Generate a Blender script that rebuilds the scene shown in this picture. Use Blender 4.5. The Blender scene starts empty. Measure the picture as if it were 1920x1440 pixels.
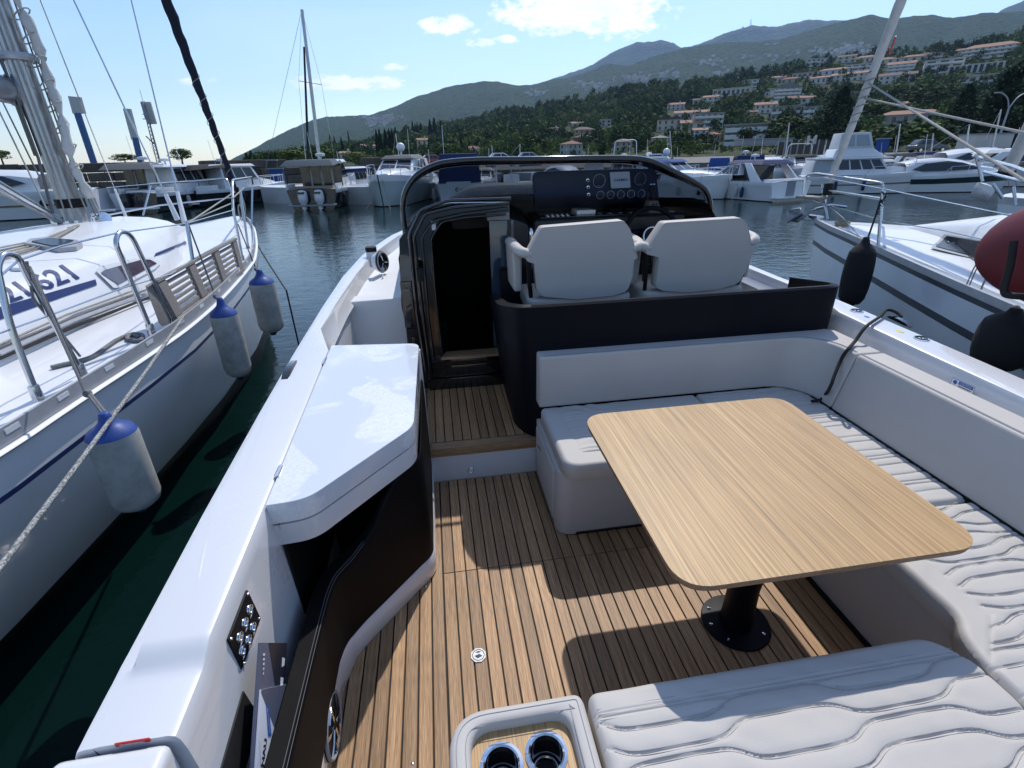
import bpy, bmesh, math, random
from math import radians, sin, cos, tan, atan2, pi, sqrt
from mathutils import Vector, Matrix, noise
random.seed(7)
S = bpy.context.scene
COL = S.collection

# ------------------------------------------------------------------ camera, sky, sun, exposure
TRIM = Matrix.Rotation(radians(1.9), 4, 'X')          # the motorboat lies slightly bow up; the world is level
FPX, CW, CH = 940.5, 1920.0, 1440.0
YAW, PIT, ROL = radians(8.2107), radians(25.9597), radians(-1.2908)
def _axes():
    f = Vector((sin(YAW)*cos(PIT), cos(YAW)*cos(PIT), -sin(PIT)))
    r = Vector((cos(YAW), -sin(YAW), 0)); u = r.cross(f)
    return cos(ROL)*r+sin(ROL)*u, -sin(ROL)*r+cos(ROL)*u, f
RB, UB, FB = _axes(); CB = Vector((0, 0, 1.75))        # camera in the boat's frame
T3 = TRIM.to_3x3()
RW, UW, FW = T3@RB, T3@UB, T3@FB; CWD = TRIM@CB        # camera in the level world
cam_d = bpy.data.cameras.new('camera'); cam = bpy.data.objects.new('camera', cam_d); COL.objects.link(cam)
cam_d.sensor_width = 36; cam_d.lens = 36*FPX/CW; cam_d.clip_start = .02; cam_d.clip_end = 30000
M = Matrix((RW, UW, -FW)).transposed().to_4x4(); M.translation = CWD; cam.matrix_world = M
S.camera = cam
S.render.resolution_x = 1024; S.render.resolution_y = 768
S.view_settings.view_transform = 'Standard'; S.view_settings.look = 'None'
S.view_settings.gamma = 1; S.view_settings.use_curve_mapping = False
S.view_settings.exposure = EXPOSURE = 0.28

SUNB = Vector((.31, .73, 1)).normalized(); SUN = (T3@SUNB).normalized()
sun_d = bpy.data.lights.new('sun', 'SUN'); sun = bpy.data.objects.new('sun', sun_d); COL.objects.link(sun)
HAZE_D = .000085
sun_d.energy = 3.0; sun_d.angle = radians(.6); sun_d.color = (1, .955, .89)
sun.rotation_euler = SUN.to_track_quat('Z', 'Y').to_euler(); sun.location = (0, 0, 30)

W = bpy.data.worlds.new('World'); S.world = W; W.use_nodes = True
def build_sky():
    nt = W.node_tree; n = nt.nodes; L = nt.links; n.clear()
    out = n.new('ShaderNodeOutputWorld'); bg = n.new('ShaderNodeBackground'); sky = n.new('ShaderNodeTexSky')
    sky.sky_type = 'NISHITA'; sky.sun_disc = False
    sky.sun_elevation = math.asin(SUN.z); sky.sun_rotation = atan2(SUN.x, SUN.y)
    sky.air_density = 1.05; sky.dust_density = .35; sky.ozone_density = 2.2; sky.altitude = 10
    bg.inputs['Strength'].default_value = .15
    geo = n.new('ShaderNodeTexCoord')
    def math_(op, a, b=None, c=None):
        m = n.new('ShaderNodeMath'); m.operation = op
        for i, v in enumerate((a, b, c)):
            if v is None: continue
            if isinstance(v, (int, float)): m.inputs[i].default_value = v
            else: L.new(v, m.inputs[i])
        return m.outputs[0]
    sep = n.new('ShaderNodeSeparateXYZ'); L.new(geo.outputs['Generated'], sep.inputs[0])
    x, y, z = sep.outputs
    az = math_('ARCTAN2', x, y); el = math_('ARCSINE', z)
    cmb = n.new('ShaderNodeCombineXYZ'); L.new(az, cmb.inputs[0]); L.new(math_('MULTIPLY', el, 2.0), cmb.inputs[1])
    nz = n.new('ShaderNodeTexNoise'); nz.inputs['Scale'].default_value = 34; nz.inputs['Detail'].default_value = 10
    nz.inputs['Roughness'].default_value = .62; L.new(cmb.outputs[0], nz.inputs['Vector'])
    nz2 = n.new('ShaderNodeTexNoise'); nz2.inputs['Scale'].default_value = 3.2; nz2.inputs['Detail'].default_value = 6
    nz2.inputs['Distortion'].default_value = .6
    cmb2 = n.new('ShaderNodeCombineXYZ'); L.new(math_('MULTIPLY', az, .55), cmb2.inputs[0]); L.new(math_('MULTIPLY', el, 3.2), cmb2.inputs[1])
    L.new(cmb2.outputs[0], nz2.inputs['Vector'])
    acc = None
    # separate small clouds, each at its own bearing (az, el, half width, half height in radians, density)
    for (a0, e0, wa, we, k) in CLOUDS:
        dx = math_('DIVIDE', math_('SUBTRACT', az, a0), wa); dy = math_('DIVIDE', math_('SUBTRACT', el, e0), we)
        r2 = math_('ADD', math_('MULTIPLY', dx, dx), math_('MULTIPLY', dy, dy))
        m = math_('MULTIPLY', math_('SUBTRACT', 1.0, r2), k)
        acc = m if acc is None else math_('MAXIMUM', acc, m)
    acc = math_('MAXIMUM', acc, -1.0)
    dens = math_('ADD', acc, math_('MULTIPLY', math_('SUBTRACT', nz.outputs['Fac'], .5), 4.6))
    mr = n.new('ShaderNodeMapRange'); L.new(dens, mr.inputs[0]); mr.inputs[1].default_value = .1; mr.inputs[2].default_value = .95
    mr.inputs[4].default_value = .93
    veil = n.new('ShaderNodeMapRange'); L.new(nz2.outputs['Fac'], veil.inputs[0]); veil.inputs[1].default_value = .4; veil.inputs[2].default_value = .8
    veil.inputs[4].default_value = .22
    mx = n.new('ShaderNodeMixRGB'); L.new(veil.outputs[0], mx.inputs[0]); L.new(sky.outputs[0], mx.inputs[1]); mx.inputs[2].default_value = (6.6, 7.3, 8.2, 1)
    shade = n.new('ShaderNodeTexNoise'); shade.inputs['Scale'].default_value = 14; shade.inputs['Detail'].default_value = 4
    mp = n.new('ShaderNodeMapping'); mp.inputs['Location'].default_value = (0, .03, 0); L.new(cmb.outputs[0], mp.inputs[0]); L.new(mp.outputs[0], shade.inputs['Vector'])
    cc = n.new('ShaderNodeMixRGB'); L.new(shade.outputs['Fac'], cc.inputs[0]); cc.inputs[1].default_value = (5.4, 6.0, 7.0, 1); cc.inputs[2].default_value = (9.6, 9.6, 9.6, 1)
    mx2 = n.new('ShaderNodeMixRGB'); L.new(mr.outputs[0], mx2.inputs[0]); L.new(mx.outputs[0], mx2.inputs[1]); L.new(cc.outputs[0], mx2.inputs[2])
    hs_ = n.new('ShaderNodeHueSaturation'); hs_.inputs['Saturation'].default_value = 1.08; hs_.inputs['Hue'].default_value = .503; L.new(mx2.outputs[0], hs_.inputs['Color']); L.new(hs_.outputs[0], bg.inputs['Color']); L.new(bg.outputs[0], out.inputs['Surface'])

# ------------------------------------------------------------------ where a pixel of the photograph lies on a real plane
def rayb(px, py): return (px-960)/FPX*RB-(py-720)/FPX*UB+FB
def rayw(px, py): return (px-960)/FPX*RW-(py-720)/FPX*UW+FW
def bz(px, py, z): d = rayb(px, py); return CB+d*((z-CB.z)/d.z)
def bx(px, py, x): d = rayb(px, py); return CB+d*((x-CB.x)/d.x)
def by(px, py, y): d = rayb(px, py); return CB+d*((y-CB.y)/d.y)
def wz(px, py, z): d = rayw(px, py); return CWD+d*((z-CWD.z)/d.z)
def wx(px, py, x): d = rayw(px, py); return CWD+d*((x-CWD.x)/d.x)
def wy(px, py, y): d = rayw(px, py); return CWD+d*((y-CWD.y)/d.y)
def wd(px, py, D): d = rayw(px, py); return CWD+d*(D/math.hypot(d.x, d.y))
def azel(px, py): d = rayw(px, py); return atan2(d.x, d.y), atan2(d.z, math.hypot(d.x, d.y))
CLOUDS = []
for (px, py, w, h, k) in ((1090, 20, 190, 48, 1.5), (1170, 40, 85, 36, 1.3), (840, 48, 62, 22, 1.15), (905, 82, 34, 10, .8), (950, 74, 26, 9, .9),
                          (640, 156, 105, 18, 1.25), (720, 155, 45, 15, 1.1), (740, 125, 38, 7, .55), (355, 155, 22, 8, .7), (405, 152, 17, 7, .6),
                          (1440, -30, 60, 24, 1.1), (600, -260, 420, 90, .6), (1700, -300, 300, 120, .9)):
    a, e = azel(px, py); a2, e2 = azel(px+w, py); _, e3 = azel(px, py-h)
    CLOUDS.append((a, e, abs(a2-a), abs(e3-e), k))
build_sky()

# ------------------------------------------------------------------ mesh building
class MB:
    def __init__(s): s.v = []; s.f = []; s.mi = []
    def add(s, vs, fs, mi=0):
        o = len(s.v); s.v += [tuple(v) for v in vs]; s.f += [tuple(i+o for i in f) for f in fs]; s.mi += [mi]*len(fs); return s
    def box(s, x0, x1, y0, y1, z0, z1, mi=0):
        return s.hexa([(x0,y0,z0),(x1,y0,z0),(x1,y1,z0),(x0,y1,z0)], [(x0,y0,z1),(x1,y0,z1),(x1,y1,z1),(x0,y1,z1)], mi)
    def hexa(s, a, b, mi=0):
        n = len(a); fs = [tuple(reversed(range(n))), tuple(range(n, 2*n))]+[(i, (i+1) % n, n+(i+1) % n, n+i) for i in range(n)]
        return s.add(list(a)+list(b), fs, mi)
    def prism(s, poly, d, mi=0):            # polygon of 3-D points pushed along the vector d
        d = Vector(d); a = [Vector(p) for p in poly]; return s.hexa(a, [p+d for p in a], mi)
    def loft(s, rings, closed=False, caps=True, mi=0):
        n = len(rings[0]); vs = [p for r in rings for p in r]; fs = []
        for i in range(len(rings)-1):
            for j in range(n if closed else n-1):
                k = (j+1) % n; fs.append((i*n+j, i*n+k, (i+1)*n+k, (i+1)*n+j))
        if closed and caps: fs += [tuple(reversed(range(n))), tuple(range((len(rings)-1)*n, len(rings)*n))]
        return s.add(vs, fs, mi)
    def tube(s, path, r, n=8, closed=False, mi=0, flat=1.0, caps=True):
        P = [Vector(p) for p in path]; rings = []; up = None
        rr = r if isinstance(r, (list, tuple)) else [r]*len(P)
        for i, p in enumerate(P):
            if closed: t = P[(i+1) % len(P)]-P[i-1]
            else: t = P[min(i+1, len(P)-1)]-P[max(i-1, 0)]
            if t.length < 1e-9: t = Vector((0, 0, 1))
            t.normalize()
            if up is None: up = Vector((0, 0, 1)) if abs(t.z) < .9 else Vector((1, 0, 0))
            a = t.cross(up)
            if a.length < 1e-6: a = t.orthogonal()
            a.normalize(); up = a.cross(t).normalized()
            rings.append([p+(a*cos(2*pi*k/n)+up*sin(2*pi*k/n)*flat)*rr[i] for k in range(n)])
        if closed: rings.append(rings[0])
        return s.loft(rings, closed=True, caps=(caps and not closed), mi=mi)
    def cyl(s, a, b, r, r2=None, n=16, mi=0): return s.tube([a, b], [r, r if r2 is None else r2], n, mi=mi)
    def lathe(s, c, prof, n=24, ax='z', mi=0, sc=(1, 1), caps=True):
        rings = []
        for r, h in prof:
            ring = []
            for k in range(n):
                a = 2*pi*k/n; u, v = r*cos(a)*sc[0], r*sin(a)*sc[1]
                ring.append({'z': (c[0]+u, c[1]+v, c[2]+h), 'y': (c[0]+u, c[1]+h, c[2]+v), 'x': (c[0]+h, c[1]+u, c[2]+v)}[ax])
            rings.append(ring)
        return s.loft(rings, closed=True, mi=mi, caps=caps)
    def sphere(s, c, r, n=12, m=8, sc=(1, 1, 1), mi=0):
        rings = []
        for j in range(m+1):
            t = pi*j/m; q = max(sin(t), 1e-3)
            rings.append([(c[0]+r*q*cos(2*pi*k/n)*sc[0], c[1]+r*q*sin(2*pi*k/n)*sc[1], c[2]-r*cos(t)*sc[2]) for k in range(n)])
        return s.loft(rings, closed=True, mi=mi)
    def disc(s, c, r, nrm, n=20, mi=0, h=.002):
        nrm = Vector(nrm).normalized(); c = Vector(c); return s.tube([c, c+nrm*h], r, n, mi=mi)
    def xf(s, m):
        s.v = [tuple(m@Vector(v)) for v in s.v]; return s
    def build(s, name, mats, parent=None, smooth=35, bevel=0, seg=2, solid=0, subsurf=0, label=None, kind=None, bang=30):
        me = bpy.data.meshes.new(name); bm = bmesh.new()
        vs = [bm.verts.new(v) for v in s.v]; bm.verts.ensure_lookup_table()
        for f, mi in zip(s.f, s.mi):
            if len(set(f)) < 3: continue
            try: bf = bm.faces.new([vs[i] for i in f]); bf.material_index = mi
            except ValueError: pass
        bmesh.ops.remove_doubles(bm, verts=bm.verts, dist=1e-5)
        bmesh.ops.recalc_face_normals(bm, faces=bm.faces)
        if bevel:
            ed = [e for e in bm.edges if len(e.link_faces) == 2 and e.calc_face_angle(0) > radians(bang)]
            bmesh.ops.bevel(bm, geom=ed, offset=bevel, segments=seg, profile=.6, affect='EDGES', clamp_overlap=True)
        bm.to_mesh(me); bm.free()
        if smooth:
            for p in me.polygons: p.use_smooth = True
            me.set_sharp_from_angle(angle=radians(smooth))
        for m in (mats if isinstance(mats, (list, tuple)) else [mats]): me.materials.append(m)
        o = bpy.data.objects.new(name, me); COL.objects.link(o)
        if parent is not None: adopt(o, parent)
        if solid:
            md = o.modifiers.new('solid', 'SOLIDIFY'); md.thickness = solid; md.offset = 0
        if subsurf:
            md = o.modifiers.new('sub', 'SUBSURF'); md.levels = md.render_levels = subsurf
        if label: o['label'] = label
        if kind: o['kind'] = kind
        return o
def world_origin(o):
    v = Vector(o.location) if o else Vector((0, 0, 0))
    while o and o.parent: o = o.parent; v = Vector(o.location)
    return v
def adopt(o, parent):
    """meshes are written in absolute coordinates; the parent empty only carries a location, until it is moved"""
    o.parent = parent
    top = parent
    if parent.parent is None and parent.type == 'EMPTY': o.matrix_parent_inverse = Matrix.Translation(-Vector(parent.location))
OWN = []
def thing(name, label, cat, loc=(0, 0, 0), group=None, own=False):
    o = bpy.data.objects.new(name, None); COL.objects.link(o); o.location = loc; o.empty_display_size = .1
    o['label'] = label; o['category'] = cat
    if group: o['group'] = group
    if own: OWN.append(o)
    return o
def tag(o, label, cat, group=None, own=False):
    """a thing that is one mesh: give it an origin of its own"""
    me = o.data; c = Vector((0, 0, 0)); n = max(1, len(me.vertices))
    zs = min((v.co.z for v in me.vertices), default=0)
    for v in me.vertices: c += v.co
    c /= n; c.z = zs
    for v in me.vertices: v.co -= c
    o.location = c; o['label'] = label; o['category'] = cat
    if group: o['group'] = group
    if own: OWN.append(o)
    return o
def struct(o): o['kind'] = 'structure'; return o
def copy_tree(o, parent=None):
    c = o.copy(); COL.objects.link(c)
    if parent is not None:
        c.parent = parent; c.matrix_parent_inverse = o.matrix_parent_inverse.copy()
    for ch in list(o.children): copy_tree(ch, c)
    return c
def text_mb(txt, size, origin, xd, yd, depth=.0015, bold=0.0, shear=False):
    cu = bpy.data.curves.new('t', 'FONT'); cu.body = txt; cu.size = size; cu.align_x = 'CENTER'; cu.align_y = 'CENTER'; cu.resolution_u = 3; cu.offset = bold
    ob = bpy.data.objects.new('t', cu); COL.objects.link(ob)
    dg = bpy.context.evaluated_depsgraph_get(); dg.update()
    me = bpy.data.meshes.new_from_object(ob.evaluated_get(dg))
    xd = Vector(xd).normalized(); yd = Vector(yd); yd = yd.normalized() if shear else (yd-xd*yd.dot(xd)).normalized(); nd = xd.cross(yd); o = Vector(origin)
    m = MB(); m.add([o+xd*v.co.x+yd*v.co.y+nd*depth for v in me.vertices], [tuple(p.vertices) for p in me.polygons])
    bpy.data.objects.remove(ob); bpy.data.curves.remove(cu); bpy.data.meshes.remove(me)
    return m
def spline(pts, k=6):
    P = [Vector(p) for p in pts]; out = []
    for i in range(len(P)-1):
        p0 = P[max(i-1, 0)]; p1 = P[i]; p2 = P[i+1]; p3 = P[min(i+2, len(P)-1)]
        for j in range(k):
            t = j/k; out.append(.5*((2*p1)+(p2-p0)*t+(2*p0-5*p1+4*p2-p3)*t*t+(3*p1-p0-3*p2+p3)*t**3))
    out.append(P[-1]); return out
def rrect(x0, x1, y0, y1, r, k=6):
    """rounded rectangle in plan, r = one radius or four (x0y0, x1y0, x1y1, x0y1)"""
    rs = r if isinstance(r, (list, tuple)) else [r]*4; out = []
    for (cx, cy, a0, q) in ((x0, y0, pi, rs[0]), (x1, y0, 1.5*pi, rs[1]), (x1, y1, 0, rs[2]), (x0, y1, .5*pi, rs[3])):
        sx = 1 if cx == x0 else -1; sy = 1 if cy == y0 else -1
        for j in range(k+1):
            a = a0+.5*pi*j/k; out.append((cx+sx*q+q*cos(a), cy+sy*q+q*sin(a)))
    return out
def round_poly(P, r, k=5):
    """round the corners of a 2-D polygon"""
    out = []; n = len(P); rs = r if isinstance(r, (list, tuple)) else [r]*n
    for i in range(n):
        a, b, c = Vector(P[i-1]), Vector(P[i]), Vector(P[(i+1) % n])
        u = (a-b); w = (c-b); q = min(rs[i], u.length*.45, w.length*.45)
        if q <= 1e-5: out.append(tuple(b)); continue
        p0 = b+u.normalized()*q; p2 = b+w.normalized()*q
        for j in range(k+1):
            t = j/k; out.append(tuple((1-t)**2*p0+2*t*(1-t)*b+t*t*p2))
    return out
def slab(poly, z0, z1, mi=0, mb=None):
    mb = mb or MB(); return mb.hexa([(x, y, z0) for x, y in poly], [(x, y, z1) for x, y in poly], mi)

# ------------------------------------------------------------------ materials
def mat(name, col=(.5, .5, .5), rough=.5, metal=0, coat=0, coat_r=.03, spec=.5, trans=0, ior=1.45, alpha=1, emit=None,
        noise_s=0, noise_amt=.1, bump_s=0, bump=.1, bump_d=.002, mapping=None, col2=None, detail=5, obj_var=0, rough_var=0, bump_noise='noise', sub=0):
    m = bpy.data.materials.new(name); m.use_nodes = True; nt = m.node_tree; n = nt.nodes; L = nt.links
    b = n['Principled BSDF']
    b.inputs['Base Color'].default_value = (*col, 1); b.inputs['Roughness'].default_value = rough; b.inputs['Metallic'].default_value = metal
    b.inputs['Coat Weight'].default_value = coat; b.inputs['Coat Roughness'].default_value = coat_r; b.inputs['Specular IOR Level'].default_value = spec
    b.inputs['Transmission Weight'].default_value = trans; b.inputs['IOR'].default_value = ior; b.inputs['Alpha'].default_value = alpha
    if sub: b.inputs['Subsurface Weight'].default_value = sub
    if noise_s or bump_s or obj_var:
        tc = n.new('ShaderNodeTexCoord'); src = tc.outputs['Object']
        if mapping:
            mp = n.new('ShaderNodeMapping'); mp.inputs['Scale'].default_value = mapping; L.new(src, mp.inputs[0]); src = mp.outputs[0]
        last = None
        if noise_s:
            nz = n.new('ShaderNodeTexNoise'); nz.inputs['Scale'].default_value = noise_s; nz.inputs['Detail'].default_value = detail; nz.inputs['Roughness'].default_value = .6
            L.new(src, nz.inputs['Vector'])
            mr = n.new('ShaderNodeMapRange'); mr.inputs[1].default_value = .3; mr.inputs[2].default_value = .7; L.new(nz.outputs['Fac'], mr.inputs[0])
            mx = n.new('ShaderNodeMixRGB'); L.new(mr.outputs[0], mx.inputs[0])
            c2 = col2 or tuple(c*(1-noise_amt) for c in col)
            mx.inputs[1].default_value = (*col, 1); mx.inputs[2].default_value = (*c2, 1); last = mx.outputs[0]
            if rough_var:
                rr = n.new('ShaderNodeMapRange'); rr.inputs[3].default_value = rough-rough_var; rr.inputs[4].default_value = rough+rough_var
                L.new(mr.outputs[0], rr.inputs[0]); L.new(rr.outputs[0], b.inputs['Roughness'])
        if obj_var:
            oi = n.new('ShaderNodeObjectInfo'); hv = n.new('ShaderNodeHueSaturation')
            mr2 = n.new('ShaderNodeMapRange'); mr2.inputs[3].default_value = 1-obj_var; mr2.inputs[4].default_value = 1+obj_var
            L.new(oi.outputs['Random'], mr2.inputs[0]); L.new(mr2.outputs[0], hv.inputs['Value'])
            if last: L.new(last, hv.inputs['Color'])
            else: hv.inputs['Color'].default_value = (*col, 1)
            last = hv.outputs[0]
        if last: L.new(last, b.inputs['Base Color'])
        if bump_s:
            bn = n.new('ShaderNodeTexNoise' if bump_noise == 'noise' else 'ShaderNodeTexVoronoi'); bn.inputs['Scale'].default_value = bump_s
            if bump_noise == 'noise': bn.inputs['Detail'].default_value = 4
            L.new(src, bn.inputs['Vector']); bp = n.new('ShaderNodeBump'); bp.inputs['Strength'].default_value = bump; bp.inputs['Distance'].default_value = bump_d
            L.new(bn.outputs[0], bp.inputs['Height']); L.new(bp.outputs[0], b.inputs['Normal'])
            if coat: L.new(bp.outputs[0], b.inputs['Coat Normal'])
    if emit: b.inputs['Emission Color'].default_value = (*emit[0], 1); b.inputs['Emission Strength'].default_value = emit[1]
    return m
def wood(name, c1, c2, c3, gx=60, gy=1.2, rough=.5, obj_var=.12, coat=0, streak=.5, use_obj_rand=True, along='y'):
    m = bpy.data.materials.new(name); m.use_nodes = True; nt = m.node_tree; n = nt.nodes; L = nt.links; b = n['Principled BSDF']
    tc = n.new('ShaderNodeTexCoord'); mp = n.new('ShaderNodeMapping')
    mp.inputs['Scale'].default_value = (gx, gy, gx) if along == 'y' else (gy, gx, gx)
    oi = n.new('ShaderNodeObjectInfo'); va = n.new('ShaderNodeVectorMath'); va.operation = 'ADD'
    sc = n.new('ShaderNodeVectorMath'); sc.operation = 'SCALE'; sc.inputs[0].default_value = (37, 91, 53)
    if use_obj_rand: L.new(oi.outputs['Random'], sc.inputs['Scale'])
    else: sc.inputs['Scale'].default_value = .37
    L.new(tc.outputs['Object'], mp.inputs[0]); L.new(mp.outputs[0], va.inputs[0]); L.new(sc.outputs[0], va.inputs[1])
    nz = n.new('ShaderNodeTexNoise'); nz.inputs['Scale'].default_value = 1; nz.inputs['Detail'].default_value = 8; nz.inputs['Roughness'].default_value = .65; nz.inputs['Distortion'].default_value = .35
    L.new(va.outputs[0], nz.inputs['Vector'])
    cr = n.new('ShaderNodeValToRGB'); e = cr.color_ramp.elements; e[0].position = .3; e[0].color = (*c2, 1); e[1].position = .72; e[1].color = (*c3, 1)
    mid = e.new(.5); mid.color = (*c1, 1)
    L.new(nz.outputs['Fac'], cr.inputs[0])
    # fine dark pores
    mp2 = n.new('ShaderNodeMapping'); mp2.inputs['Scale'].default_value = (gx*5, gy*9, gx*5) if along == 'y' else (gy*9, gx*5, gx*5)
    L.new(tc.outputs['Object'], mp2.inputs[0]); n2 = n.new('ShaderNodeTexNoise'); n2.inputs['Scale'].default_value = 1; n2.inputs['Detail'].default_value = 3; L.new(mp2.outputs[0], n2.inputs['Vector'])
    mr = n.new('ShaderNodeMapRange'); mr.inputs[1].default_value = .33; mr.inputs[2].default_value = .62; mr.inputs[3].default_value = 1-streak; mr.inputs[4].default_value = 1.0
    L.new(n2.outputs['Fac'], mr.inputs[0])
    hv = n.new('ShaderNodeHueSaturation'); L.new(cr.outputs[0], hv.inputs['Color'])
    mr2 = n.new('ShaderNodeMapRange'); mr2.inputs[3].default_value = 1-obj_var; mr2.inputs[4].default_value = 1+obj_var
    wn = n.new('ShaderNodeTexWhiteNoise'); wn.noise_dimensions = '1D'; L.new(oi.outputs['Random'], wn.inputs['W'])
    if use_obj_rand: L.new(wn.outputs['Value'], mr2.inputs[0])
    else: mr2.inputs[0].default_value = .5
    mu = n.new('ShaderNodeMath'); mu.operation = 'MULTIPLY'; L.new(mr.outputs[0], mu.inputs[0]); L.new(mr2.outputs[0], mu.inputs[1])
    ge = n.new('ShaderNodeNewGeometry'); n4 = n.new('ShaderNodeTexNoise'); n4.inputs['Scale'].default_value = 3.2; n4.inputs['Detail'].default_value = 5; L.new(ge.outputs['Position'], n4.inputs['Vector'])
    m4 = n.new('ShaderNodeMapRange'); m4.inputs[1].default_value = .35; m4.inputs[2].default_value = .68; m4.inputs[3].default_value = 1.06; m4.inputs[4].default_value = .86 if use_obj_rand else .97; L.new(n4.outputs['Fac'], m4.inputs[0])
    mu5 = n.new('ShaderNodeMath'); mu5.operation = 'MULTIPLY'; L.new(mu.outputs[0], mu5.inputs[0]); L.new(m4.outputs[0], mu5.inputs[1]); L.new(mu5.outputs[0], hv.inputs['Value'])
    L.new(hv.outputs[0], b.inputs['Base Color']); b.inputs['Roughness'].default_value = rough; b.inputs['Coat Weight'].default_value = coat
    bp = n.new('ShaderNodeBump'); bp.inputs['Strength'].default_value = .25; bp.inputs['Distance'].default_value = .0008; L.new(n2.outputs['Fac'], bp.inputs['Height']); L.new(bp.outputs[0], b.inputs['Normal'])
    return m
def stained_gel():
    m = mat('gelcoat_stained', (.80, .81, .83), .22, coat=1); nt = m.node_tree; n = nt.nodes; L = nt.links; b = n['Principled BSDF']
    tc = n.new('ShaderNodeTexCoord')
    nz = n.new('ShaderNodeTexNoise'); nz.inputs['Scale'].default_value = 3.0; nz.inputs['Detail'].default_value = 9; nz.inputs['Distortion'].default_value = .7; L.new(tc.outputs['Object'], nz.inputs['Vector'])
    mr = n.new('ShaderNodeMapRange'); mr.inputs[1].default_value = .50; mr.inputs[2].default_value = .535; L.new(nz.outputs['Fac'], mr.inputs[0])
    n3 = n.new('ShaderNodeTexNoise'); n3.inputs['Scale'].default_value = 90; n3.inputs['Detail'].default_value = 4; L.new(tc.outputs['Object'], n3.inputs['Vector'])
    mu = n.new('ShaderNodeMath'); mu.operation = 'MULTIPLY'; L.new(mr.outputs[0], mu.inputs[0]); L.new(n3.outputs['Fac'], mu.inputs[1])
    mx = n.new('ShaderNodeMixRGB'); L.new(mu.outputs[0], mx.inputs[0]); mx.inputs[1].default_value = (.66, .69, .74, 1); mx.inputs[2].default_value = (.86, .86, .86, 1); L.new(mx.outputs[0], b.inputs['Base Color'])
    r = n.new('ShaderNodeMapRange'); L.new(mu.outputs[0], r.inputs[0]); r.inputs[3].default_value = .04; r.inputs[4].default_value = .5; L.new(r.outputs[0], b.inputs['Coat Roughness'])
    r2 = n.new('ShaderNodeMapRange'); L.new(mu.outputs[0], r2.inputs[0]); r2.inputs[3].default_value = 1; r2.inputs[4].default_value = .3; L.new(r2.outputs[0], b.inputs['Coat Weight'])
    return m
GEL = mat('gelcoat', (.69, .695, .71), .3, coat=.9, coat_r=.04, noise_s=2.5, noise_amt=.035, rough_var=.08)
GELS = stained_gel()
GELD = mat('gelcoat_nonslip', (.73, .74, .74), .5, noise_s=6, noise_amt=.06, bump_s=500, bump=.2, bump_d=.001)
VINYL = mat('vinyl_grey', (.53, .50, .465), .62, noise_s=5, noise_amt=.05, bump_s=380, bump=.16, bump_d=.0012, bump_noise='vor')
VINYLB = mat('vinyl_black', (.0035, .0035, .0045), .55, spec=.16, noise_s=4, noise_amt=.2, bump_s=420, bump=.2, bump_d=.001, bump_noise='vor')
SEATV = mat('vinyl_stone', (.53, .495, .455), .58, noise_s=4, noise_amt=.05, bump_s=320, bump=.14, bump_d=.0012, bump_noise='vor')
CONM = mat('console_vinyl', (.022, .024, .025), .45, noise_s=4, noise_amt=.2, bump_s=400, bump=.15, bump_d=.001)
PODM = mat('pod_paint', (.004, .005, .010), .5, spec=.2, noise_s=3, noise_amt=.2, rough_var=.08)
GLOSS = mat('black_gloss', (.006, .006, .008), .12, coat=1, coat_r=.03)
BLK = mat('black_plastic', (.007, .007, .008), .5, spec=.3)
RUB = mat('black_rubber', (.014, .014, .015), .7, noise_s=30, noise_amt=.3)
CAULK = mat('caulk', (.008, .008, .008), .7)
TEAK = wood('teak_plank', (.46, .265, .125), (.31, .165, .07), (.58, .37, .20), 95, 1.6, .55, .26, streak=.5)
TEAKC = wood('teak_cross', (.45, .27, .14), (.31, .17, .08), (.56, .37, .21), 95, 1.6, .55, .1, along='x')
TABLE = wood('table_oak', (.535, .325, .135), (.42, .24, .09), (.66, .44, .21), 85, .38, .5, 0, coat=0, streak=.5, use_obj_rand=False)
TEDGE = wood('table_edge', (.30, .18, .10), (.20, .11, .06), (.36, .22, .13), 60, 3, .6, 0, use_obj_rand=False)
CHROME = mat('chrome', (.78, .79, .80), .08, metal=1)
STEEL = mat('steel', (.62, .63, .65), .2, metal=1, noise_s=8, noise_amt=.1, rough_var=.07)
NAVY = mat('dash_navy', (.010, .020, .055), .4)
THREAD = mat('thread', (.33, .33, .34), .7)
THREADD = mat('thread_dark', (.10, .10, .105), .7)
WHITEP = mat('white_plastic', (.78, .79, .8), .4)
GREYP = mat('grey_plastic', (.30, .32, .35), .45)
RED = mat('red_paint', (.45, .02, .02), .4)
BLUE = mat('blue_print', (.03, .12, .42), .4)
DBLUE = mat('dark_blue', (.012, .025, .12), .4)
YEL = mat('yellow_print', (.75, .6, .08), .5)
PRINT = mat('black_print', (.01, .01, .01), .5)
GLASS = mat('smoked_glass', (.32, .34, .36), .02, trans=1, ior=1.02, spec=.5)
ROPEB = mat('rope_black', (.015, .015, .016), .8, bump_s=260, bump=.8, bump_d=.003)
ROPEW = mat('rope_white', (.55, .54, .50), .85, noise_s=220, noise_amt=.75, bump_s=260, bump=.8, bump_d=.003)
ROPEG = mat('rope_grey', (.26, .26, .26), .85, noise_s=160, noise_amt=.6, bump_s=220, bump=.8, bump_d=.003)
ROPET = mat('rope_tan', (.42, .34, .22), .85, noise_s=160, noise_amt=.4, bump_s=220, bump=.8, bump_d=.003)
# ================================================================== the motorboat whose cockpit fills the foreground
import numpy as np
BOAT = thing('motorboat', 'white day cruiser with black trim and teak cockpit filling the foreground', 'motorboat', (.84, 2.5, -.35), own=True)
CX = .84
def zg(y): return .75+.033*y
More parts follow.
